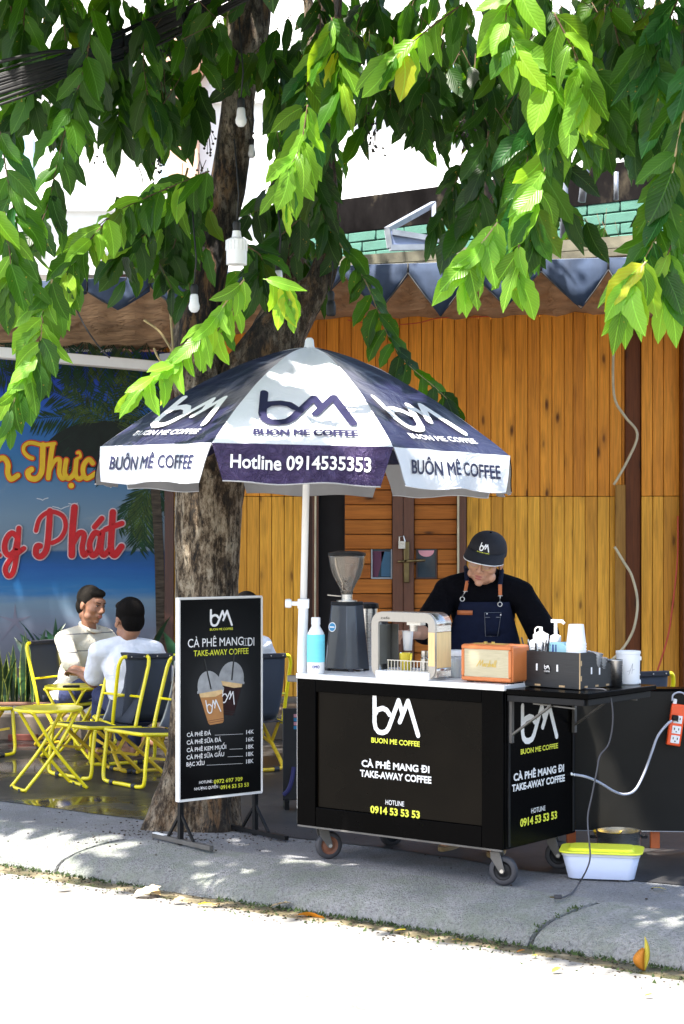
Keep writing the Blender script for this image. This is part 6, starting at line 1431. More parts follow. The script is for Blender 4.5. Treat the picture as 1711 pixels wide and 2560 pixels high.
q0 = thing('black_pouch', 'small black pouch upright between the straws and the blue card', 'pouch', OW(.085, .07, .012), OA); q = MB(); q.box((0, 0, .087), (.03, .02, .174)); q.build('pouch_body', M['box_black'], q0, bevel=.004)
q0 = thing('blue_card_box', 'open pale blue card packet with dark stripes in the organiser', 'packet', OW(.13, .08, .012), OA)
q = MB(); q.prism([(-.045, 0), (.05, 0), (.055, .16), (.02, .182), (-.045, .178)], -.02, .02); q.build('packet_body', M['mild_blue'], q0, bevel=.001)
q = MB(); q.box((-.022, -.0205, .1), (.008, .0015, .14)); q.box((-.006, -.0205, .1), (.006, .0015, .14)); q.build('stripe', M['blue_print'], q0)
q0 = thing('stacked_saucers', 'low stack of clear trays under the squeeze bottle', 'tray', CW(.52, .05, TZ), CA)
q = MB(); q.box((0, 0, .075), (.13, .08, .15)); q.build('tray_body', M['clear'], q0, bevel=.006)
# ------------------------------------------------------------------ folding chairs and tables of the garden
def make_chair(lab):
    t = thing('folding_chair', lab, 'chair', group='yellow folding chairs with charcoal slings')
    r = .0125
    def part(name, pts, rad=r, mat='yellow', k=5, closed=False):
        q = MB(); q.tube(crom(pts, k), rad, 8, closed); return q.build(name, M[mat], t, smooth=True)
    w = .205
    part('back_frame', [(-w, .155, .31), (-w, .19, .45), (-w, .25, .66), (-w + .004, .265, .71), (-w + .02, .275, .745), (-w + .06, .278, .752), (0, .278, .752), (w - .06, .278, .752), (w - .02, .275, .745), (w - .004, .265, .71), (w, .25, .66), (w, .19, .45), (w, .155, .31)])
    part('seat_frame', [(-w, .2, .305), (-w, 0, .318), (-w, -.17, .33), (-w + .03, -.205, .332), (0, -.208, .332), (w - .03, -.205, .332), (w, -.17, .33), (w, 0, .318), (w, .2, .305)])
    part('front_leg', [(-w - .02, -.17, .32), (-w - .02, -.19, .16), (-w - .02, -.2, .05), (-w + .02, -.203, .018), (0, -.203, .016), (w - .02, -.203, .018), (w + .02, -.2, .05), (w + .02, -.19, .16), (w + .02, -.17, .32)])
    part('rear_leg', [(-w + .03, -.12, .31), (-w + .03, .05, .17), (-w + .03, .19, .05), (-w + .06, .22, .018), (0, .222, .016), (w - .06, .22, .018), (w - .03, .19, .05), (w - .03, .05, .17), (w - .03, -.12, .31)], mat='yellow_deep')
    for s in (-1, 1):
        q = MB(); q.bar((s * (w - .015), .12, .3), (s * (w - .015), .02, .16), .012, .02); q.bar((s * (w - .015), .02, .16), (s * (w + .005), -.15, .19), .01, .016); q.build('brace', M['yellow_deep'], t)
        for y_ in (-.203, .222):
            q = MB(); q.lathe([(.017, -.018), (.017, .018)], 8, (s * .12, y_, .017), Matrix.Rotation(R(90), 3, 'Y')); q.build('rubber_foot', M['rubber'], t)
    q = MB(); q.tube([(-w, .205, .5), (w, .205, .5)], .008, 6); q.build('cross_bar', M['yellow'], t)
    q = MB(); vs = []; nn = 8
    for i in range(nn + 1):
        u = i / nn
        for j in range(7):
            x = -.155 + .31 * j / 6; z = .33 + u * .425; y = .165 + (.278 - .165) * (u ** .9) + .03 * math.sin(math.pi * u) * (1 - (2 * j / 6 - 1) ** 2 * .3)
            vs.append((x, y, z))
    q.add(vs, [(i * 7 + j, i * 7 + j + 1, (i + 1) * 7 + j + 1, (i + 1) * 7 + j) for i in range(nn) for j in range(6)]); q.build('back_sling', M['mesh_sling'], t, smooth=True, solid=.002)
    q = MB(); q.box((0, .279, .752), (.315, .034, .03)); q.build('sling_hem', M['sling'], t, bevel=.006)
    q = MB()
    for x_ in (-.13, -.045, .045, .13): q.ell((x_, .297, .752), .005, nu=8, nv=5)
    q.build('rivet', M['steel'], t)
    q = MB(); vs = []
    for i in range(9):
        u = i / 8
        for j in range(7):
            x = -.19 + .38 * j / 6; vs.append((x, -.205 + .39 * u, .338 - .022 * u - .018 * math.sin(math.pi * u) * math.sin(math.pi * j / 6)))
    q.add(vs, [(i * 7 + j, i * 7 + j + 1, (i + 1) * 7 + j + 1, (i + 1) * 7 + j) for i in range(8) for j in range(6)]); q.build('seat_sling', M['sling'], t, smooth=True, solid=.004)
    return t
ch0 = make_chair('empty yellow chair just left of the tree foot, partly hidden by the trunk')
places = [((-1.17, 11.0), -50, ch0['label']), ((-1.56, 11.38), -46, 'empty yellow chair behind the front table, its mesh back in full view'), ((-1.36, 11.72), -152, 'yellow chair with riveted black back bar under the man in the white shirt'),
          ((-1.93, 12.92), 59, 'yellow chair under the man in the striped polo, against the plants'), ((-.64, 11.72), -150, 'yellow chair showing right of the menu board under a hidden sitter'),
          ((-2.56, 12.4), 40, 'yellow chair cut off by the left edge of the picture'), ((1.56, 10.2), -155, 'yellow chair behind the black counter at the right edge')]
for i, ((x, y), a, lab) in enumerate(places):
    o = ch0 if i == 0 else copy_tree(ch0)
    o.location = (x, y, .008); o.rotation_euler = (0, 0, R(a)); o['label'] = lab; o['group'] = 'yellow folding chairs with charcoal slings'
def make_table(lab):
    t = thing('folding_table', lab, 'table', group='round yellow folding tables')
    q = MB(); q.lathe([(.0001, .468), (.19, .468), (.205, .472), (.208, .482), (.205, .488), (.19, .486), (.0001, .484)], 40); q.build('table_top', M['yellow'], t, auto=50)
    r = .0105
    for s, nm in ((1, 'leg_loop'), (-1, 'leg_loop')):
        w = .15 if s > 0 else .128
        q = MB(); q.tube(crom([(s * -.155, -w, .465), (s * -.13, -w, .45), (0, -w, .235), (s * .17, -w, .03), (s * .19, -w + .015, .014), (s * .195, 0, .012), (s * .19, w - .015, .014), (s * .17, w, .03), (0, w, .235), (s * -.13, w, .45), (s * -.155, w, .465)], 5), r, 8); lg = q.build(nm, M['yellow'], t, smooth=True)
        for y_ in (-.07, .07):
            q = MB(); q.box((s * .195, y_, .009), (.026, .03, .016)); q.build('rubber_foot', M['rubber'], lg)
    q = MB(); q.tube([(-.13, -.13, .462), (-.13, .13, .462)], .008, 6); q.tube([(.13, -.14, .462), (.13, .14, .462)], .008, 6); q.build('under_bar', M['yellow_deep'], t)
    return t
tb0 = make_table('empty yellow round table nearest the street at lower left'); tb0.location = (-1.77, 10.82, .006); tb0.rotation_euler = (0, 0, R(28))
tb1 = copy_tree(tb0); tb1.location = (-1.84, 12.36, .012); tb1.rotation_euler = (0, 0, R(-20)); tb1['label'] = 'yellow round table between the two seated men with an ashtray on it'; tb1['group'] = 'round yellow folding tables'
q = MB(); q.box((0, 0, .01), (.11, .05, .02)); o = q.build('phone', M['black_metal'], bevel=.004); o.location = (-1.84, 12.2, .494); tag(o, 'small black object lying on the rear yellow table', 'phone')

# ------------------------------------------------------------------ people
def rotm(yaw, roll, pitch): return Matrix.Rotation(R(yaw), 3, 'Z') @ Matrix.Rotation(R(roll), 3, 'Y') @ Matrix.Rotation(R(pitch), 3, 'X')
M['eye'] = simple('eye_white', (.35, .32, .3), .3)
def head_blob(mb, c, m, s_=1.0):
    c = Vector(c); m = m * s_; P = lambda x, y, z: c + m @ Vector((x, y, z))
    e = lambda x, y, z, r: mb.ell(P(x, y, z), r, m, 20, 14)
    e(0, .018, .028, (.074, .092, .086)); e(0, -.02, -.02, (.062, .072, .085)); e(0, -.03, -.07, (.05, .05, .04)); e(0, -.062, -.098, (.02, .02, .017))
    e(0, -.07, .035, (.052, .022, .026))
    for s in (-1, 1):
        e(s * .04, -.058, -.025, (.024, .026, .024)); e(s * .047, -.025, -.072, (.02, .03, .024)); e(s * .077, .012, -.008, (.009, .019, .031)); mb.cap(P(s * .012, -.088, .022), P(s * .042, -.078, .026), .0085, .007); e(s * .013, -.098, -.035, (.0085, .010, .0075))
        e(s * .03, -.0765, .005, (.0145, .01, .0095))
    mb.cap(P(0, -.088, .012), P(0, -.109, -.028), .0075, .0115); mb.cap(P(-.022, -.086, -.062), P(.022, -.086, -.062), .009, .009)
    e(0, -.09, -.058, (.02, .0085, .0062)); e(0, -.089, -.0705, (.0175, .009, .0068)); e(0, .045, -.06, (.05, .045, .06))
def hand_blob(mb, w, d, nrm, curl, side, s=1.0):
    w = Vector(w); d = Vector(d).normalized(); nrm = Vector(nrm); nrm = (nrm - d * nrm.dot(d)).normalized(); ac = d.cross(nrm)
    mq = Matrix((ac, d, nrm)).transposed(); mb.ell(w + d * .045 * s, (.038 * s, .05 * s, .015 * s), mq, 14, 10); mb.ell(w + d * .07 * s, (.04 * s, .028 * s, .0135 * s), mq, 14, 10); mb.cap(w - d * .02, w + d * .02, .023 * s, .021 * s)
    for i, ln in enumerate((.068, .078, .072, .056)):
        p = w + d * .082 * s + ac * (i - 1.5) * .0205 * s; dd = (d + ac * (i - 1.5) * .05).normalized(); a = 0
        for j, f in enumerate((.45, .3, .25)):
            a += curl * (1 if j else .6); dv = (dd * math.cos(a) + nrm * math.sin(a)); p2 = p + dv * ln * f * s * 1.05; mb.cap(p, p2, (.0092 - .0008 * j) * s, (.0086 - .0009 * j) * s, 10); p = p2
    p = w + d * .022 * s + ac * side * .028 * s; a = .5
    for j, f in enumerate((.034, .03, .024)):
        dv = (d * (.75 + .1 * j) + ac * side * (.6 - .25 * j) + nrm * (.35 + .3 * j) * (.5 + curl)).normalized(); p2 = p + dv * f * s; mb.cap(p, p2, (.0115 - .001 * j) * s, (.0105 - .001 * j) * s, 10); p = p2
def human(lab, J, hm, skin, shirt, trousers, opts):
    loc = Vector((J['pelvis'][0], J['pelvis'][1], 0)); V = {k: Vector(v) - loc for k, v in J.items() if k not in ('hands',)}
    t = thing('person', lab, 'person', loc)
    b = MB(); hc = V['head']; head_blob(b, hc, hm)
    neck0 = V['neck']; b.cap(neck0 - Vector((0, 0, .03)), hc + hm @ Vector((0, .02, -.07)), .056, .05)
    ch, pe = V['chest'], V['pelvis']
    sR, sL = V['shR'], V['shL']; ax = (sL - sR).normalized(); up = (neck0 - pe).normalized(); fw = ax.cross(up) 
    mq = Matrix((ax, -fw, up)).transposed() if True else None
    wsh = (sL - sR).length
    def torso(mb, g=0.0):
        mb.ell(ch, (wsh * .42 + g, .105 + g, .17 + g), mq, 24, 16); mb.ell(ch.lerp(pe, .5), (.15 + g, .105 + g, .17 + g), mq, 24, 16); mb.ell(pe, (.155 + g, .115 + g, .12 + g), None, 24, 16)
        mb.cap(sR, sL, .056 + g, .056 + g); mb.cap(sR.lerp(neck0, .15), neck0 - up * .02, .055 + g, .05 + g * .6); mb.cap(sL.lerp(neck0, .15), neck0 - up * .02, .055 + g, .05 + g * .6)
    torso(b)
    for s in 'RL':
        b.cap(V['sh' + s], V['el' + s], .05, .039); b.cap(V['el' + s], V['wr' + s], .039, .026)
        b.cap(V['hip' + s], V['kn' + s], .078, .053); b.cap(V['kn' + s], V['an' + s], .05, .034); fd = V['toe' + s] - V['an' + s]; b.cap(V['an' + s], V['an' + s] + Vector((0, 0, -.03)), .034, .036); b.cap(V['an' + s] + Vector((0, 0, -.035)) - fd * .15, V['toe' + s], .034, .026)
    for s in 'RL':
        d, n_, cu, sd_ = J['hands'][s]; hand_blob(b, V['wr' + s], d, n_, cu, sd_)
    b.build('body', skin, t, remesh=opts.get('vox', .0055), smoothmod=3)
    # shirt
    q = MB(); torso(q, .012)
    for s in 'RL':
        cuff = V['sh' + s].lerp(V['el' + s], opts.get('sleeve', .72)); q.cap(V['sh' + s], cuff, .064, opts.get('cuff', .062)); 
    so_ = q.build('shirt', shirt, t, remesh=.008, smoothmod=opts.get('ssm', 6))
    q = MB()
    for s in 'RL':
        q.cap(V['hip' + s], V['kn' + s], .092, .067); q.cap(V['kn' + s], V['kn' + s].lerp(V['an' + s], .9), .064, .05)
    q.ell(pe - Vector((0, 0, .02)), (.165, .125, .11)); q.build('trousers', trousers, t, remesh=.009, smoothmod=5)
    P = lambda x, y, z: hc + hm @ Vector((x, y, z))
    q = MB(); q.ell(P(0, -.0955, -.0585), (.0185, .005, .0045), hm, 12, 8); q.ell(P(0, -.0948, -.0695), (.016, .005, .005), hm, 12, 8); q.build('lips', M['lips'], t, smooth=True)
    for s in (-1, 1):
        q = MB(); q.ell(P(s * .03, -.0825, .005), (.0105, .0048, .0032), hm, 12, 8); e_ = q.build('eye', M['eye'], t, smooth=True); q = MB(); q.ell(P(s * .03 , -.0868, .0045), (.0045, .002, .0042), hm, 10, 6); q.build('iris', M['hair'], e_, smooth=True)
        q = MB(); q.cap(P(s * .016, -.0955, .025), P(s * .045, -.0845, .03), .0035, .002, 8); q.build('eyebrow', M['hair'], t, smooth=True)
        q = MB(); q.cap(P(s * .018, -.0885, .0105), P(s * .042, -.081, .0105), .0018, .0015, 8); q.build('eyelid', M['hair'], t, smooth=True)
    if opts.get('hair'):
        q = MB(); r_ = random.Random(5)
        q.ell(P(0, .03, .045), (.083, .094, .088), hm, 24, 16); q.ell(P(0, .062, -.01), (.072, .055, .075), hm, 20, 12); q.ell(P(.066, .012, .03), (.016, .03, .035), hm, 12, 8); q.ell(P(-.066, .012, .03), (.016, .03, .035), hm, 12, 8)
        if opts.get('fringe', True): q.ell(P(.0, -.038, .085), (.062, .046, .032), hm, 20, 12)
        for k in range(0):
            a = r_.uniform(0, 6.3); el = r_.uniform(.5, 1.4); dv = Vector((math.cos(a) * math.cos(el) * .08, math.sin(a) * math.cos(el) * .092 + .024, .042 + math.sin(el) * .082)); q.cap(P(*dv), P(*(dv * 1.06 + Vector((r_.gauss(0, .014), r_.gauss(0, .014), -.004)))), .01, .004, 8)
        q.build('hair', opts['hair'], t, remesh=.0045, smoothmod=1)
    return t, V, P, hc
# barista
hm = rotm(-15, 13, 15) * 1.04
J = dict(pelvis=(.70, 8.86, .90), chest=(.69, 8.80, 1.17), neck=(.69, 8.76, 1.335), head=S(1214, 1398, 8.66), shR=(.515, 8.78, 1.255), shL=(.87, 8.74, 1.242), elR=(.40, 8.66, 1.06), elL=(.985, 8.68, 1.03), wrR=(.335, 8.42, 1.065), wrL=(.93, 8.46, .96),
         hipR=(.61, 8.86, .86), hipL=(.79, 8.86, .86), knR=(.58, 8.84, .48), knL=(.78, 8.76, .48), anR=(.56, 8.82, .085), anL=(.76, 8.66, .085), toeR=(.50, 8.68, .04), toeL=(.72, 8.50, .04),
         hands={'R': ((-.75, -.6, .05), (-.1, .1, -1), .75, -1), 'L': ((-.5, -.7, -.3), (0, .2, -1), .6, 1)})
bar, V, P, hc = human('person in black cap, round glasses and navy apron making coffee behind the cart', J, hm, M['skin'], M['shirt_black'], M['shirt_black'], dict(vox=.0042, sleeve=.93, cuff=.078, ssm=5))
# sleeves fall to the elbow; sandals
for s in 'RL':
    a = V['an' + s]; tt = V['toe' + s]; d = (tt - a); d.z = 0; d.normalize(); ang = math.atan2(d.y, d.x) - math.pi / 2
    o = MB(); ctr = (a + tt) / 2; prof_ = [(.042 * math.cos(x_) * (1 + .1 * math.sin(x_)), .135 * math.sin(x_)) for x_ in [i * math.pi / 10 for i in range(20)]]
    mr_ = Matrix.Rotation(ang, 3, 'Z'); vs = [tuple(mr_ @ Vector((x_, y_, 0)) + Vector((ctr.x, ctr.y, .004))) for x_, y_ in prof_] + [tuple(mr_ @ Vector((x_, y_, 0)) + Vector((ctr.x, ctr.y, .026))) for x_, y_ in prof_]
    o.add(vs, [tuple(range(19, -1, -1)), tuple(range(20, 40))] + [(i, (i + 1) % 20, (i + 1) % 20 + 20, i + 20) for i in range(20)]); sd_ = o.build('sandal', M['sandal'], bar)
    o = MB(); o.tube(crom([mr_ @ Vector((-.043, .05, 0)) + Vector((ctr.x, ctr.y, .03)), mr_ @ Vector((-.02, .06, 0)) + Vector((ctr.x, ctr.y, .085)), mr_ @ Vector((.02, .06, 0)) + Vector((ctr.x, ctr.y, .085)), mr_ @ Vector((.043, .05, 0)) + Vector((ctr.x, ctr.y, .03))], 4), .009, 8); o.build('strap', M['sandal'], sd_, smooth=True)
# cap
q = MB(); cm = hm; vs = []; nu_, nv_ = 28, 10
for i in range(nv_ + 1):
    el = (math.pi / 2) * (1 - i / nv_)
    for j in range(nu_):
        a = 2 * math.pi * j / nu_; fr_ = max(0, -math.sin(a)) ** 2
        vs.append(P(.089 * math.cos(a) * math.cos(el) ** .8, .016 + .108 * math.sin(a) * math.cos(el) ** .8, .028 + .098 * math.sin(el) ** .85 + .0 * fr_))
q.add(vs, [(i * nu_ + j, (i + 1) * nu_ + j, (i + 1) * nu_ + (j + 1) % nu_, i * nu_ + (j + 1) % nu_) for i in range(nv_) for j in range(nu_)]); capo = q.build('cap', M['denim'] if False else simple('black_cap_twill', (.006, .006, .011), .8, var=.2, bmp=.3, bscale=200), bar, smooth=True, solid=.003)
q = MB(); q.ell(P(0, .016, .127), (.007, .007, .004), hm, 8, 6); q.build('cap_button', M['shirt_black'], capo, smooth=True)
def brimp(u, v, dz=0):
    a = math.pi + (u * .5 + .5) * math.pi; a = math.pi * 1.08 + u * math.pi * .84
    x0_, y0_ = .089 * math.cos(a), .016 + .108 * math.sin(a); x1_, y1_ = .097 * math.cos(a), .0 + .172 * math.sin(a)
    x_, y_ = x0_ + (x1_ - x0_) * v, y0_ + (y1_ - y0_) * v
    return P(x_, y_, .054 - .026 * v - 2.0 * x_ * x_ * (v * .8 + .2) + .0 + dz)
q = MB(); vs = [brimp(i / 20, j / 5) for i in range(21) for j in range(6)]; q.add(vs, [(i * 6 + j, i * 6 + j + 1, (i + 1) * 6 + j + 1, (i + 1) * 6 + j) for i in range(20) for j in range(5)]); q.build('brim', capo.data.materials[0], capo, smooth=True, solid=.004)
q = MB(); q.tube([brimp(i / 20, 1.01, -.001) for i in range(21)], .0022, 6); q.build('brim_trim', M['print_white'], capo, smooth=True)
def capmap(x, z, e=0):
    a = -math.pi / 2 + x / .1; el = (z - .028) / .098; el = math.asin(max(0, min(1, el)) ** (1 / .85))
    return P((.0915 + e) * math.cos(a) * math.cos(el) ** .8, .016 + (.1105 + e) * math.sin(a) * math.cos(el) ** .8, .029 + .1 * math.sin(el) ** .85)
q = MB(); put_logo(q, -.024, .03, .062, .094, capmap, w=.0058); q.build('cap_logo', M['print_white'], capo)
q = MB(); put_text(q, 'BUON ME COFFEE', capmap, -.032, .033, .0515, .0058, bold=.03); q.build('cap_lettering', M['print_yellow'], capo)
q = MB(); q.ell(P(0, .05, .0), (.074, .062, .055), hm, 20, 12); q.cap(P(-.073, .01, .02), P(-.074, -.005, -.005), .008, .004); q.cap(P(.073, .01, .02), P(.074, -.005, -.005), .008, .004); q.build('hair', M['hair'], bar, smooth=True)
# glasses
gl = None
for s in (-1, 1):
    q = MB(); pts = [P(s * .032 + .022 * math.cos(a), -.0985 + .12 * abs(s * .032 + .022 * math.cos(a)) ** 1.4, .0 + .0195 * math.sin(a)) for a in [i * math.pi / 12 for i in range(24)]]
    q.tube(pts, .0011, 6, closed=True); g_ = q.build('glasses_rim', M['gold'], bar, smooth=True)
    q = MB(); q.add(pts, [tuple(range(24))]); q.build('lens', M['lens'], g_)
    q = MB(); q.tube([P(s * .054, -.092, .005), P(s * .075, -.06, .006), P(s * .079, .015, .004)], .0011, 6); q.build('temple_arm', M['gold'], g_)
q = MB(); q.tube([P(-.011, -.0975, .003), P(0, -.101, .006), P(.011, -.0975, .003)], .0011, 6); q.build('bridge', M['gold'], bar)
# collar of the tee
q = MB(); nk = V['neck']; q.tube([nk + Vector((.07 * math.cos(a), -.012 + .07 * math.sin(a), .012 + .022 * math.sin(a))) for a in [i * math.pi / 12 for i in range(24)]], .011, 8, closed=True); q.build('collar', M['shirt_black'], bar, smooth=True)
# apron: bib and skirt following the front of the torso
def bib(x, z, o=0):     # x across, z height (world), depth from the body ellipsoids
    cx_ = .69 - .0; yy = 8.80 + (z - 1.17) * -.22 if z > 1.0 else 8.80 + (1.17 - z) * .22 * .8
    a = max(-.98, min(.98, (x - cx_) / .205)); return Vector((x, yy - .135 * math.sqrt(1 - a * a) - o, z)) - Vector((V and J['pelvis'][0], J['pelvis'][1], 0))
q = MB(); vs = []; nx_, nz_ = 16, 18
for i in range(nz_ + 1):
    z = .55 + (1.205 - .55) * i / nz_; hw = np.interp(z, [.55, .95, 1.02, 1.205], [.19, .19, .175, .118])
    for j in range(nx_ + 1):
        x = .69 - hw + 2 * hw * j / nx_; vs.append(bib(x, z, .006 + .004 * mnoise.noise(Vector((x * 9, 0, z * 5)))))
q.add(vs, [(i * (nx_ + 1) + j, i * (nx_ + 1) + j + 1, (i + 1) * (nx_ + 1) + j + 1, (i + 1) * (nx_ + 1) + j) for i in range(nz_) for j in range(nx_)]); ap = q.build('apron', M['denim'], bar, smooth=True, solid=.003)
def sheetq(x0, x1, z0, z1, o, mat, name, par, nx=6, nz=4, bev=0):
    q = MB(); vs = [bib(x0 + (x1 - x0) * j / nx, z0 + (z1 - z0) * i / nz, o) for i in range(nz + 1) for j in range(nx + 1)]
    q.add(vs, [(i * (nx + 1) + j, i * (nx + 1) + j + 1, (i + 1) * (nx + 1) + j + 1, (i + 1) * (nx + 1) + j) for i in range(nz) for j in range(nx)]); return q.build(name, mat, par, smooth=True, solid=.003)
pw2 = lambda px, D=8.63: (px - CX) / F * D; pz2 = lambda py, D=8.63: EYE - (py - HZ) / F * D
sheetq(pw2(1146), pw2(1183), pz2(1538), pz2(1527), .0125, M['leather'], 'leather_tab', ap, 4, 1)
pk = sheetq(pw2(1214), pw2(1254), pz2(1591), pz2(1533), .0125, M['denim'], 'pocket', ap)
q = MB(); bm_ = lambda px, py: bib(pw2(px), pz2(py), .0155)
q.tube([bm_(1213, 1532), bm_(1216, 1592), bm_(1247, 1592), bm_(1255, 1532), bm_(1213, 1532)], .0009, 4); q.tube([bm_(1214, 1544), bm_(1254, 1544)], .0009, 4); q.build('stitching', M['alu'], pk)
q = MB(); q.ell(bm_(1219, 1535), .0035, nu=8, nv=6); q.ell(bm_(1254, 1538), .0035, nu=8, nv=6); q.build('rivet', M['print_white'], pk)
for (x0, y0, x1, y1, xr, yr) in ((1168, 1458, 1164, 1478, 1157, 1498), (1250, 1467, 1251, 1489, 1251, 1511)):
    q = MB(); sh_p = V['neck'] + Vector((-.085 if x0 < 1200 else .085, -.01, -.0)); a0 = bib(pw2(x0), pz2(y0), .03); 
    q.tube([sh_p + Vector((0, .03, .035)), sh_p + Vector((0, -.035, .02)), a0], [.011, .012, .011], 8); st_ = q.build('strap', M['denim'], ap, smooth=True)
    q = MB(); a1 = bib(pw2(x1), pz2(y1), .03); q.bar(a0 + Vector((0, -.004, .012)), a1, .0175, .006); q.build('leather_strap_end', M['leather'], st_, bevel=.002)
    rg = bib(pw2(xr), pz2(yr), .02); q = MB(); q.tube([a1 + Vector((0, -.002, -.001)), rg + Vector((0, -.002, .013))], .0025, 6); q.tube([rg + Vector((.0105 * math.cos(a), -.003, .0105 * math.sin(a))) for a in [i * math.pi / 9 for i in range(18)]], .0024, 6, closed=True); q.bar(a1 + Vector((-.011, -.004, -.001)), a1 + Vector((.011, -.004, -.001)), .004); q.build('ring', M['steel'], st_, smooth=True)

# man in the polo
hm = rotm(52, 4, 8) * 1.06
J = dict(pelvis=(-1.93, 12.86, .40), chest=(-1.84, 12.80, .70), neck=(-1.80, 12.77, .875), head=S(230, 1513, 12.72), shR=(-1.955, 12.62, .80), shL=(-1.70, 12.94, .80), elR=(-1.86, 12.42, .60), elL=(-1.48, 12.85, .58), wrR=(-1.66, 12.30, .58), wrL=(-1.42, 12.66, .56),
         hipR=(-1.93, 12.78, .40), hipL=(-1.86, 12.94, .40), knR=(-1.64, 12.52, .53), knL=(-1.50, 12.86, .47), anR=(-1.52, 12.50, .10), anL=(-1.42, 12.8, .10), toeR=(-1.40, 12.44, .05), toeL=(-1.3, 12.74, .05),
         hands={'R': ((1, .1, .0), (0, 0, -1), .5, 1), 'L': ((.4, -.8, 0), (0, 0, -1), .5, -1)})
mpolo, nt, N, L, b = nmat('striped_polo_cotton'); sx = N.new('ShaderNodeSeparateXYZ'); L.new(N.new('ShaderNodeTexCoord').outputs['Object'], sx.inputs[0])
wv = N.new('ShaderNodeMath'); wv.operation = 'PINGPONG'; wv.inputs[1].default_value = .06; L.new(sx.outputs[2], wv.inputs[0]); ls = N.new('ShaderNodeMath'); ls.operation = 'LESS_THAN'; ls.inputs[1].default_value = .003; L.new(wv.outputs[0], ls.inputs[0])
L.new(mixc(N, L, ls.outputs[0], (.60, .56, .46), (.1, .1, .12)), b.inputs['Base Color']); setv(b, 'Roughness', .85); nw_ = noise(N, L, mapped(N, L), 8, 4); bump(N, L, b, nw_.outputs[0], .9, .035)
man, V, P, hc = human('person with greying hair in a cream striped polo, seated facing right', J, hm, M['skin_dark'], mpolo, M['jeans'], dict(hair=M['hair_grey'], vox=.007, sleeve=.8, cuff=.066))
q = MB(); nk = V['neck']
q.tube([nk + Vector((.07 * math.cos(a) + .01, .065 * math.sin(a), .008 - .03 * math.cos(a - R(-35)))) for a in [i * math.pi / 12 for i in range(24)]], .014, 8, closed=True)
q.build('collar', mpolo, man, smooth=True)
# man in the white shirt, back view
hm = rotm(-150, 0, 6) * 1.12
J = dict(pelvis=(-1.36, 11.70, .40), chest=(-1.40, 11.72, .66), neck=(-1.435, 11.74, .845), head=S(322, 1549, 11.78), shR=(-1.235, 11.80, .775), shL=(-1.585, 11.68, .775), elR=(-1.17, 12.02, .56), elL=(-1.64, 11.86, .56), wrR=(-1.3, 12.2, .52), wrL=(-1.76, 12.08, .60),
         hipR=(-1.26, 11.75, .40), hipL=(-1.42, 11.70, .40), knR=(-1.36, 12.12, .47), knL=(-1.62, 12.08, .46), anR=(-1.42, 12.2, .10), anL=(-1.66, 12.16, .10), toeR=(-1.5, 12.32, .05), toeL=(-1.74, 12.28, .05),
         hands={'R': ((-.5, .8, .0), (0, 0, -1), .5, 1), 'L': ((-.7, .6, .2), (0, 0, -1), .6, -1)})
human('person with short black hair in a plain white shirt, seated with back to the street', J, hm, M['skin_dark'], M['shirt_white'], M['jeans'], dict(hair=M['hair'], vox=.007, sleeve=.75, cuff=.075, fringe=True))
hm = rotm(-150, 0, 4); off = Vector((.71, .05, .03))
J2 = {k: (tuple(Vector(v) + off) if k != 'hands' else v) for k, v in J.items()}; J2['pelvis'] = (-.65, 11.75, .40); J2['head'] = tuple(S(612, 1528, 11.8))
human('person in a white shirt almost hidden behind the menu board, only shoulder and hair showing', J2, hm, M['skin_dark'], M['shirt_white'], M['jeans'], dict(hair=M['hair'], vox=.009, sleeve=.75, cuff=.075))

# ------------------------------------------------------------------ right side: counter, power strip, tub, cords
RP = Vector((1.085, 8.72, 0)); RA = R(-4)
ct = thing('side_counter', 'long black counter on orange legs to the right of the cart', 'counter', RP, RA)
q = MB(); q.box((.55, 0, .435), (1.1, .03, .675)); q.build('front_panel', simple('matt_black_panel', (.008, .0078, .007), .5, var=.3, vscale=3, spec=.2), ct, bevel=.003)
q = MB(); q.box((.55, .045, .78), (1.12, .12, .012)); q.build('counter_top', M['black'], ct, bevel=.003)
q = MB(); q.box((.55, .0, .0965), (1.1, .034, .004)); q.build('edge_trim', M['alu'], ct)
for x_ in (.03, .435, 1.05):
    for y_ in (.045,):
        q = MB(); q.box((x_, y_, .387), (.045, .045, .774)); q.build('leg', M['orange_wood'], ct, bevel=.003)
RM = frame_m(RP, RA)
# power strip hanging in front of it
PS = on_plane(RM, 1690, 1812, 1, -.06); PW = RM @ PS
ps = thing('power_strip', 'orange power strip hanging in front of the black counter', 'power strip', PW, rot=(0, R(8), RA))
q = MB(); q.box((0, 0, 0), (.068, .035, .2)); q.build('strip_body', M['orange_pl'], ps, bevel=.006)
for z_ in (.028, -.022, -.068):
    q = MB(); q.box((.004, -.0185, z_), (.042, .004, .038)); so_ = q.build('socket', M['white_plastic'], ps, bevel=.002)
    q = MB(); q.box((-.006, -.0208, z_ + .004), (.004, .002, .01)); q.box((.014, -.0208, z_ + .004), (.004, .002, .01)); q.box((.004, -.0208, z_ - .009), (.006, .002, .005)); q.build('socket_hole', M['void'], so_)
q = MB(); q.box((-.012, -.032, .035), (.03, .03, .026)); q.build('plug', M['black_metal'], ps, bevel=.005)
q = MB(); q.box((-.02, 0, .108), (.018, .018, .03)); q.build('cord_grip', M['white_plastic'], ps, bevel=.003)
def cord(pts, r, mat, lab, k=6):
    q = MB(); q.tube(crom(pts, k), r, 8); return tag(q.build('extension_cord', M[mat], smooth=True), lab, 'cord')
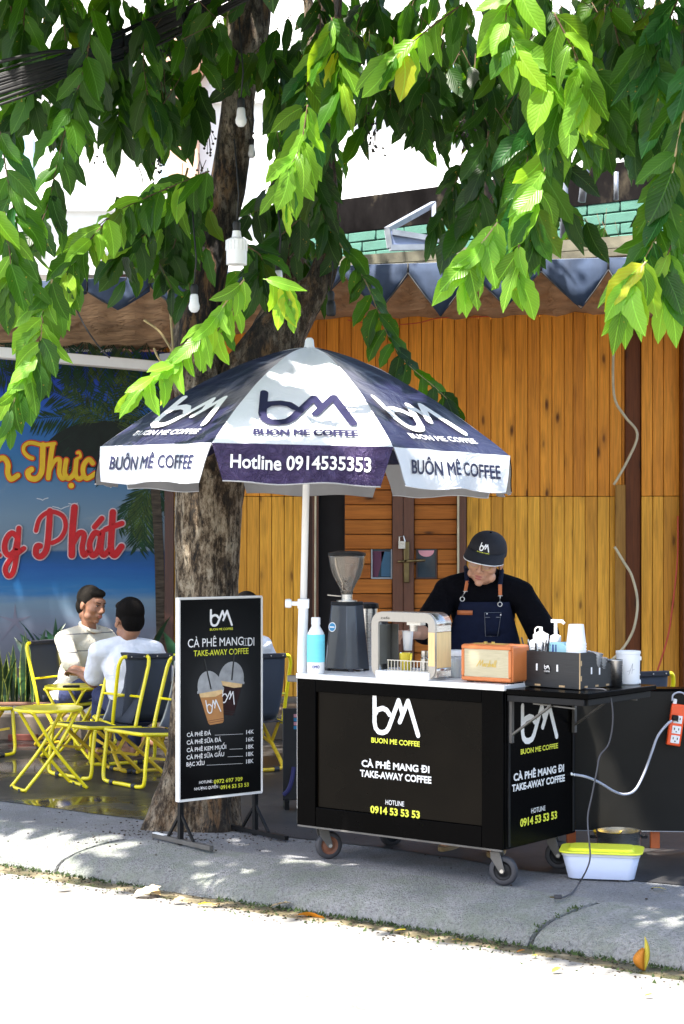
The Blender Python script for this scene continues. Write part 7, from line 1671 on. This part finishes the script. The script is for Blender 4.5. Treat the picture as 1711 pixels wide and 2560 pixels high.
cord([S(1432, 1936, 8.2), S(1465, 1942, 8.2), S(1500, 1957, 8.3), S(1535, 1978, 8.38), S(1562, 1986, 8.45), S(1588, 1975, 8.5), S(1610, 1935, 8.52), S(1630, 1880, 8.53), S(1645, 1840, 8.54), S(1668, 1811, 8.56), S(1680, 1802, 8.57)], .0062, 'cord_grey', 'thick grey cord looping from the cart side to the orange power strip')
q = MB(); q.cap(S(1426, 1934, 8.19), S(1436, 1937, 8.2), .008, .007); tag(q.build('cord_outlet', M['white_plastic'], smooth=True), 'small white cord outlet on the rear side edge of the cart', 'outlet')
cord([S(1681, 1752, 8.6), S(1683, 1738, 8.6), S(1695, 1731, 8.6), S(1711, 1735, 8.62), S(1730, 1760, 8.65)], .0045, 'cord_grey', 'short grey cord rising from the top of the orange power strip')
g0 = G(1440, 2215, .01)
cord([S(1440, 1722, 7.72), S(1490, 1722, 7.7), S(1518, 1728, 7.68), S(1530, 1760, 7.68), S(1532, 1810, 7.68), S(1522, 1860, 7.68), S(1500, 1890, 7.67), S(1492, 1930, 7.66), S(1480, 1990, 7.66), S(1470, 2040, 7.65), S(1472, 2090, 7.63), S(1476, 2140, 7.62), S(1468, 2172, 7.60), G(1450, 2205, .006), G(1430, 2232, .006), G(1410, 2243, .006), G(1398, 2245, .008)], .0036, 'cord', 'thin dark cord hanging off the side shelf down to the pavement')
pg = thing('cord_plug', 'black two-pin plug lying on the pavement at the end of the thin cord', 'plug', G(1395, 2246, .008), R(8))
q = MB(); q.box((0, 0, .006), (.034, .02, .018)); q.build('plug_body', M['rubber'], pg, bevel=.005); q = MB(); q.tube([(-.017, -.006, .006), (-.034, -.006, .006)], .002, 6); q.tube([(-.017, .006, .006), (-.034, .006, .006)], .002, 6); q.build('pin', M['brass'], pg)
# tub
tp = thing('storage_tub', 'translucent tub with bright yellow lid beside the rear wheel', 'tub', G(1505, 2192, .004), R(-12))
def rbox(mb, w0, d0, w1, d1, z0, z1, r0=.04, lid=False):
    A = rrect(-w0 / 2, w0 / 2, -d0 / 2, d0 / 2, r0, 5); B_ = rrect(-w1 / 2, w1 / 2, -d1 / 2, d1 / 2, r0, 5); n = len(A)
    mb.add([(x, y, z0) for x, y in A] + [(x, y, z1) for x, y in B_], [tuple(range(n - 1, -1, -1))] + ([tuple(range(n, 2 * n))] if lid else []) + [(i, (i + 1) % n, (i + 1) % n + n, i + n) for i in range(n)])
q = MB(); rbox(q, .29, .17, .34, .21, .006, .115); q.build('tub_wall', M['frosted'], tp, auto=40, solid=.003)
q = MB(); rbox(q, .345, .215, .35, .22, .105, .118, lid=False); q.build('tub_rim', M['milky'], tp, auto=40)
q = MB(); rbox(q, .365, .235, .37, .24, .118, .126, .045, lid=True); rbox(q, .30, .17, .28, .15, .126, .137, .04, lid=True); q.build('lid', simple('bright_yellow_plastic', (.80, .85, .05), .35, var=.05), tp, bevel=.003)
q = MB()
for x_, y_ in ((-.11, -.05), (.11, -.05), (.11, .05), (-.11, .05)): q.box((x_, y_, .005), (.03, .03, .01))
q.build('foot', M['milky'], tp)
bw_ = thing('yellow_bowl', 'yellow bowl resting in a dark pot behind the storage tub', 'bowl', G(1530, 2150, 0) + Vector((0, .15, 0)), 0)
q = MB(); q.lathe([(.025, .075), (.06, .098), (.068, .112), (.064, .112), (.056, .098), (.025, .08)], 24); q.build('bowl_wall', M['yellow_deep'], bw_, auto=50)
bp = thing('steel_pot', 'dark steel cooking pot with handles behind the storage tub', 'pot', G(1560, 2160, 0) + Vector((.0, .16, 0)), 0)
q = MB(); q.lathe([(.09, .0), (.1, .006), (.105, .125), (.108, .13), (.1, .13), (.095, .01)], 28); q.build('pot_wall', M['steel'], bp, auto=40); q = MB(); q.tube(crom([(.104, -.02, .1), (.13, -.02, .1), (.13, .02, .1), (.104, .02, .1)], 4), .005, 6); q.tube(crom([(-.104, -.02, .1), (-.13, -.02, .1), (-.13, .02, .1), (-.104, .02, .1)], 4), .005, 6); q.build('handle', M['black_metal'], bp, smooth=True)
# dark board behind the cart's left end
bo = thing('leaning_board', 'dark board with a pink and blue strip behind the left end of the cart', 'board', (-.33, 10.0, 0), R(6))
q = MB(); q.box((.15, 0, .31), (.3, .03, .51)); q.build('board_face', simple('charcoal_board', (.02, .02, .022), .6, var=.3), bo, bevel=.003)
for i, mt in enumerate(('pink', 'badge_blue', 'pink', 'badge_blue')):
    q = MB(); q.box((.075, -.0165, .525 - i * .022), (.03, .003, .018)); q.build('strip_print', M[mt], bo)
q = MB(); q.box((.02, .0, .03), (.025, .12, .06)); q.box((.28, .0, .03), (.025, .12, .06)); q.build('foot', M['black_metal'], bo)
q = MB(); q.tube(crom([(.06, -.02, .24), (.05, -.03, .18), (.03, -.04, .12), (.0, -.05, .09)], 4), [.012 + .0 * i for i in range(13)], 6); q.build('hanging_cloth', M['blue_trim'], bo)
# fallen leaves
M['dry'] = leafmat('dry_tan_leaf', (.42, .3, .14), (1.2, 1, .8), .15, .6); M['dry_pale'] = leafmat('pale_dry_leaf', (.55, .45, .28), (1.2, 1, .8), .15, .6)
M['yl'] = leafmat('yellow_leaf', (.62, .52, .06), (1.4, 1.2, .6), .3, .5); M['org'] = leafmat('orange_leaf', (.5, .2, .02), (1.4, 1.2, .6), .3, .5)
FL_ = [(335, 2240, .13, 'dry_pale', 20, 'large pale curled leaf in the gutter near the left'), (365, 2232, .09, 'dry', -40, 'brown crumpled leaf beside the large pale leaf'), (432, 2256, .06, 'dry', 10, 'small tan leaf between the pale leaf and the yellow one'), (495, 2262, .07, 'yl', -10, 'yellow dry leaf in the gutter below the menu board'),
       (530, 2266, .06, 'dry', 60, 'tan leaf touching the yellow dry leaf'), (675, 2268, .10, 'dry_pale', 5, 'rounded pale leaf lying against the kerb below the cart'), (742, 2288, .13, 'org', -12, 'thin orange-brown leaf strip in the gutter'), (985, 2328, .05, 'yl', 0, 'small bright yellow leaf on the road edge below the cart'), (1130, 2350, .05, 'yl', 30, 'pale green-yellow leaf scrap beside the kerb joint'),
       (1292, 2380, .035, 'org', 0, 'tiny orange leaf scrap right of the kerb joint'), (1327, 2392, .03, 'yl', 0, 'tiny yellow scrap in the gutter'), (1362, 2394, .04, 'dry_pale', 0, 'tiny pale scrap in the gutter'), (1380, 2430, .04, 'yl', 20, 'small yellow leaf on the sunlit road'), (1630, 2220, .06, 'yl', -5, 'single yellow leaf on the pavement right of the plug'), (142, 2225, .07, 'dry', 30, 'thin tan leaf at the far left of the gutter'), (1612, 2490, .03, 'org', 0, 'tiny orange scrap low on the road')]
for i, (px, py, s, mt, a, lab) in enumerate(FL_):
    z = -.118 if py > 2225 or px < 500 and py > 2200 else .012
    if px == 1630: z = .012
    me = leaf_me(i % 5, mt); o = bpy.data.objects.new('fallen_leaf', me); COL.objects.link(o); p = G(px, py, z)
    o.location = p; o.rotation_euler = (R(rnd.uniform(8, 28)), R(rnd.uniform(-25, 25)), R(a - 90)); o.scale = (s * 1.3, s, s); tag(o, lab, 'leaf', 'fallen leaves')
def upright_leaf():
    base = G(1612, 2426, -.125); t = thing('fallen_leaf', 'orange and yellow folded leaf standing upright at the right kerb', 'leaf', base, R(10), group='fallen leaves')
    for s, mt, w, h in ((-1, 'org', .045, .085), (1, 'yl', .026, .128)):
        q = MB(); vs = []; n = 10
        for i in range(n + 1):
            u = i / n; ww = w * math.sin(math.pi * min(1, u * .93 + .05)) ** .8
            vs += [(0, 0, h * u), (s * ww * .5, -.012 * math.sin(u * 3), h * u * (1 if s > 0 else .98)), (s * ww * .95, .01, h * u)]
        q.add(vs, [(i * 3 + j, i * 3 + j + 1, i * 3 + j + 4, i * 3 + j + 3) for i in range(n) for j in range(2)]); q.uv = [(.5 + .5 * (k % 3) / 2, (k // 3) / n) for k in range(len(vs))]
        o = q.build('leaf_half', M[mt], t, smooth=True, solid=.0008)
upright_leaf()
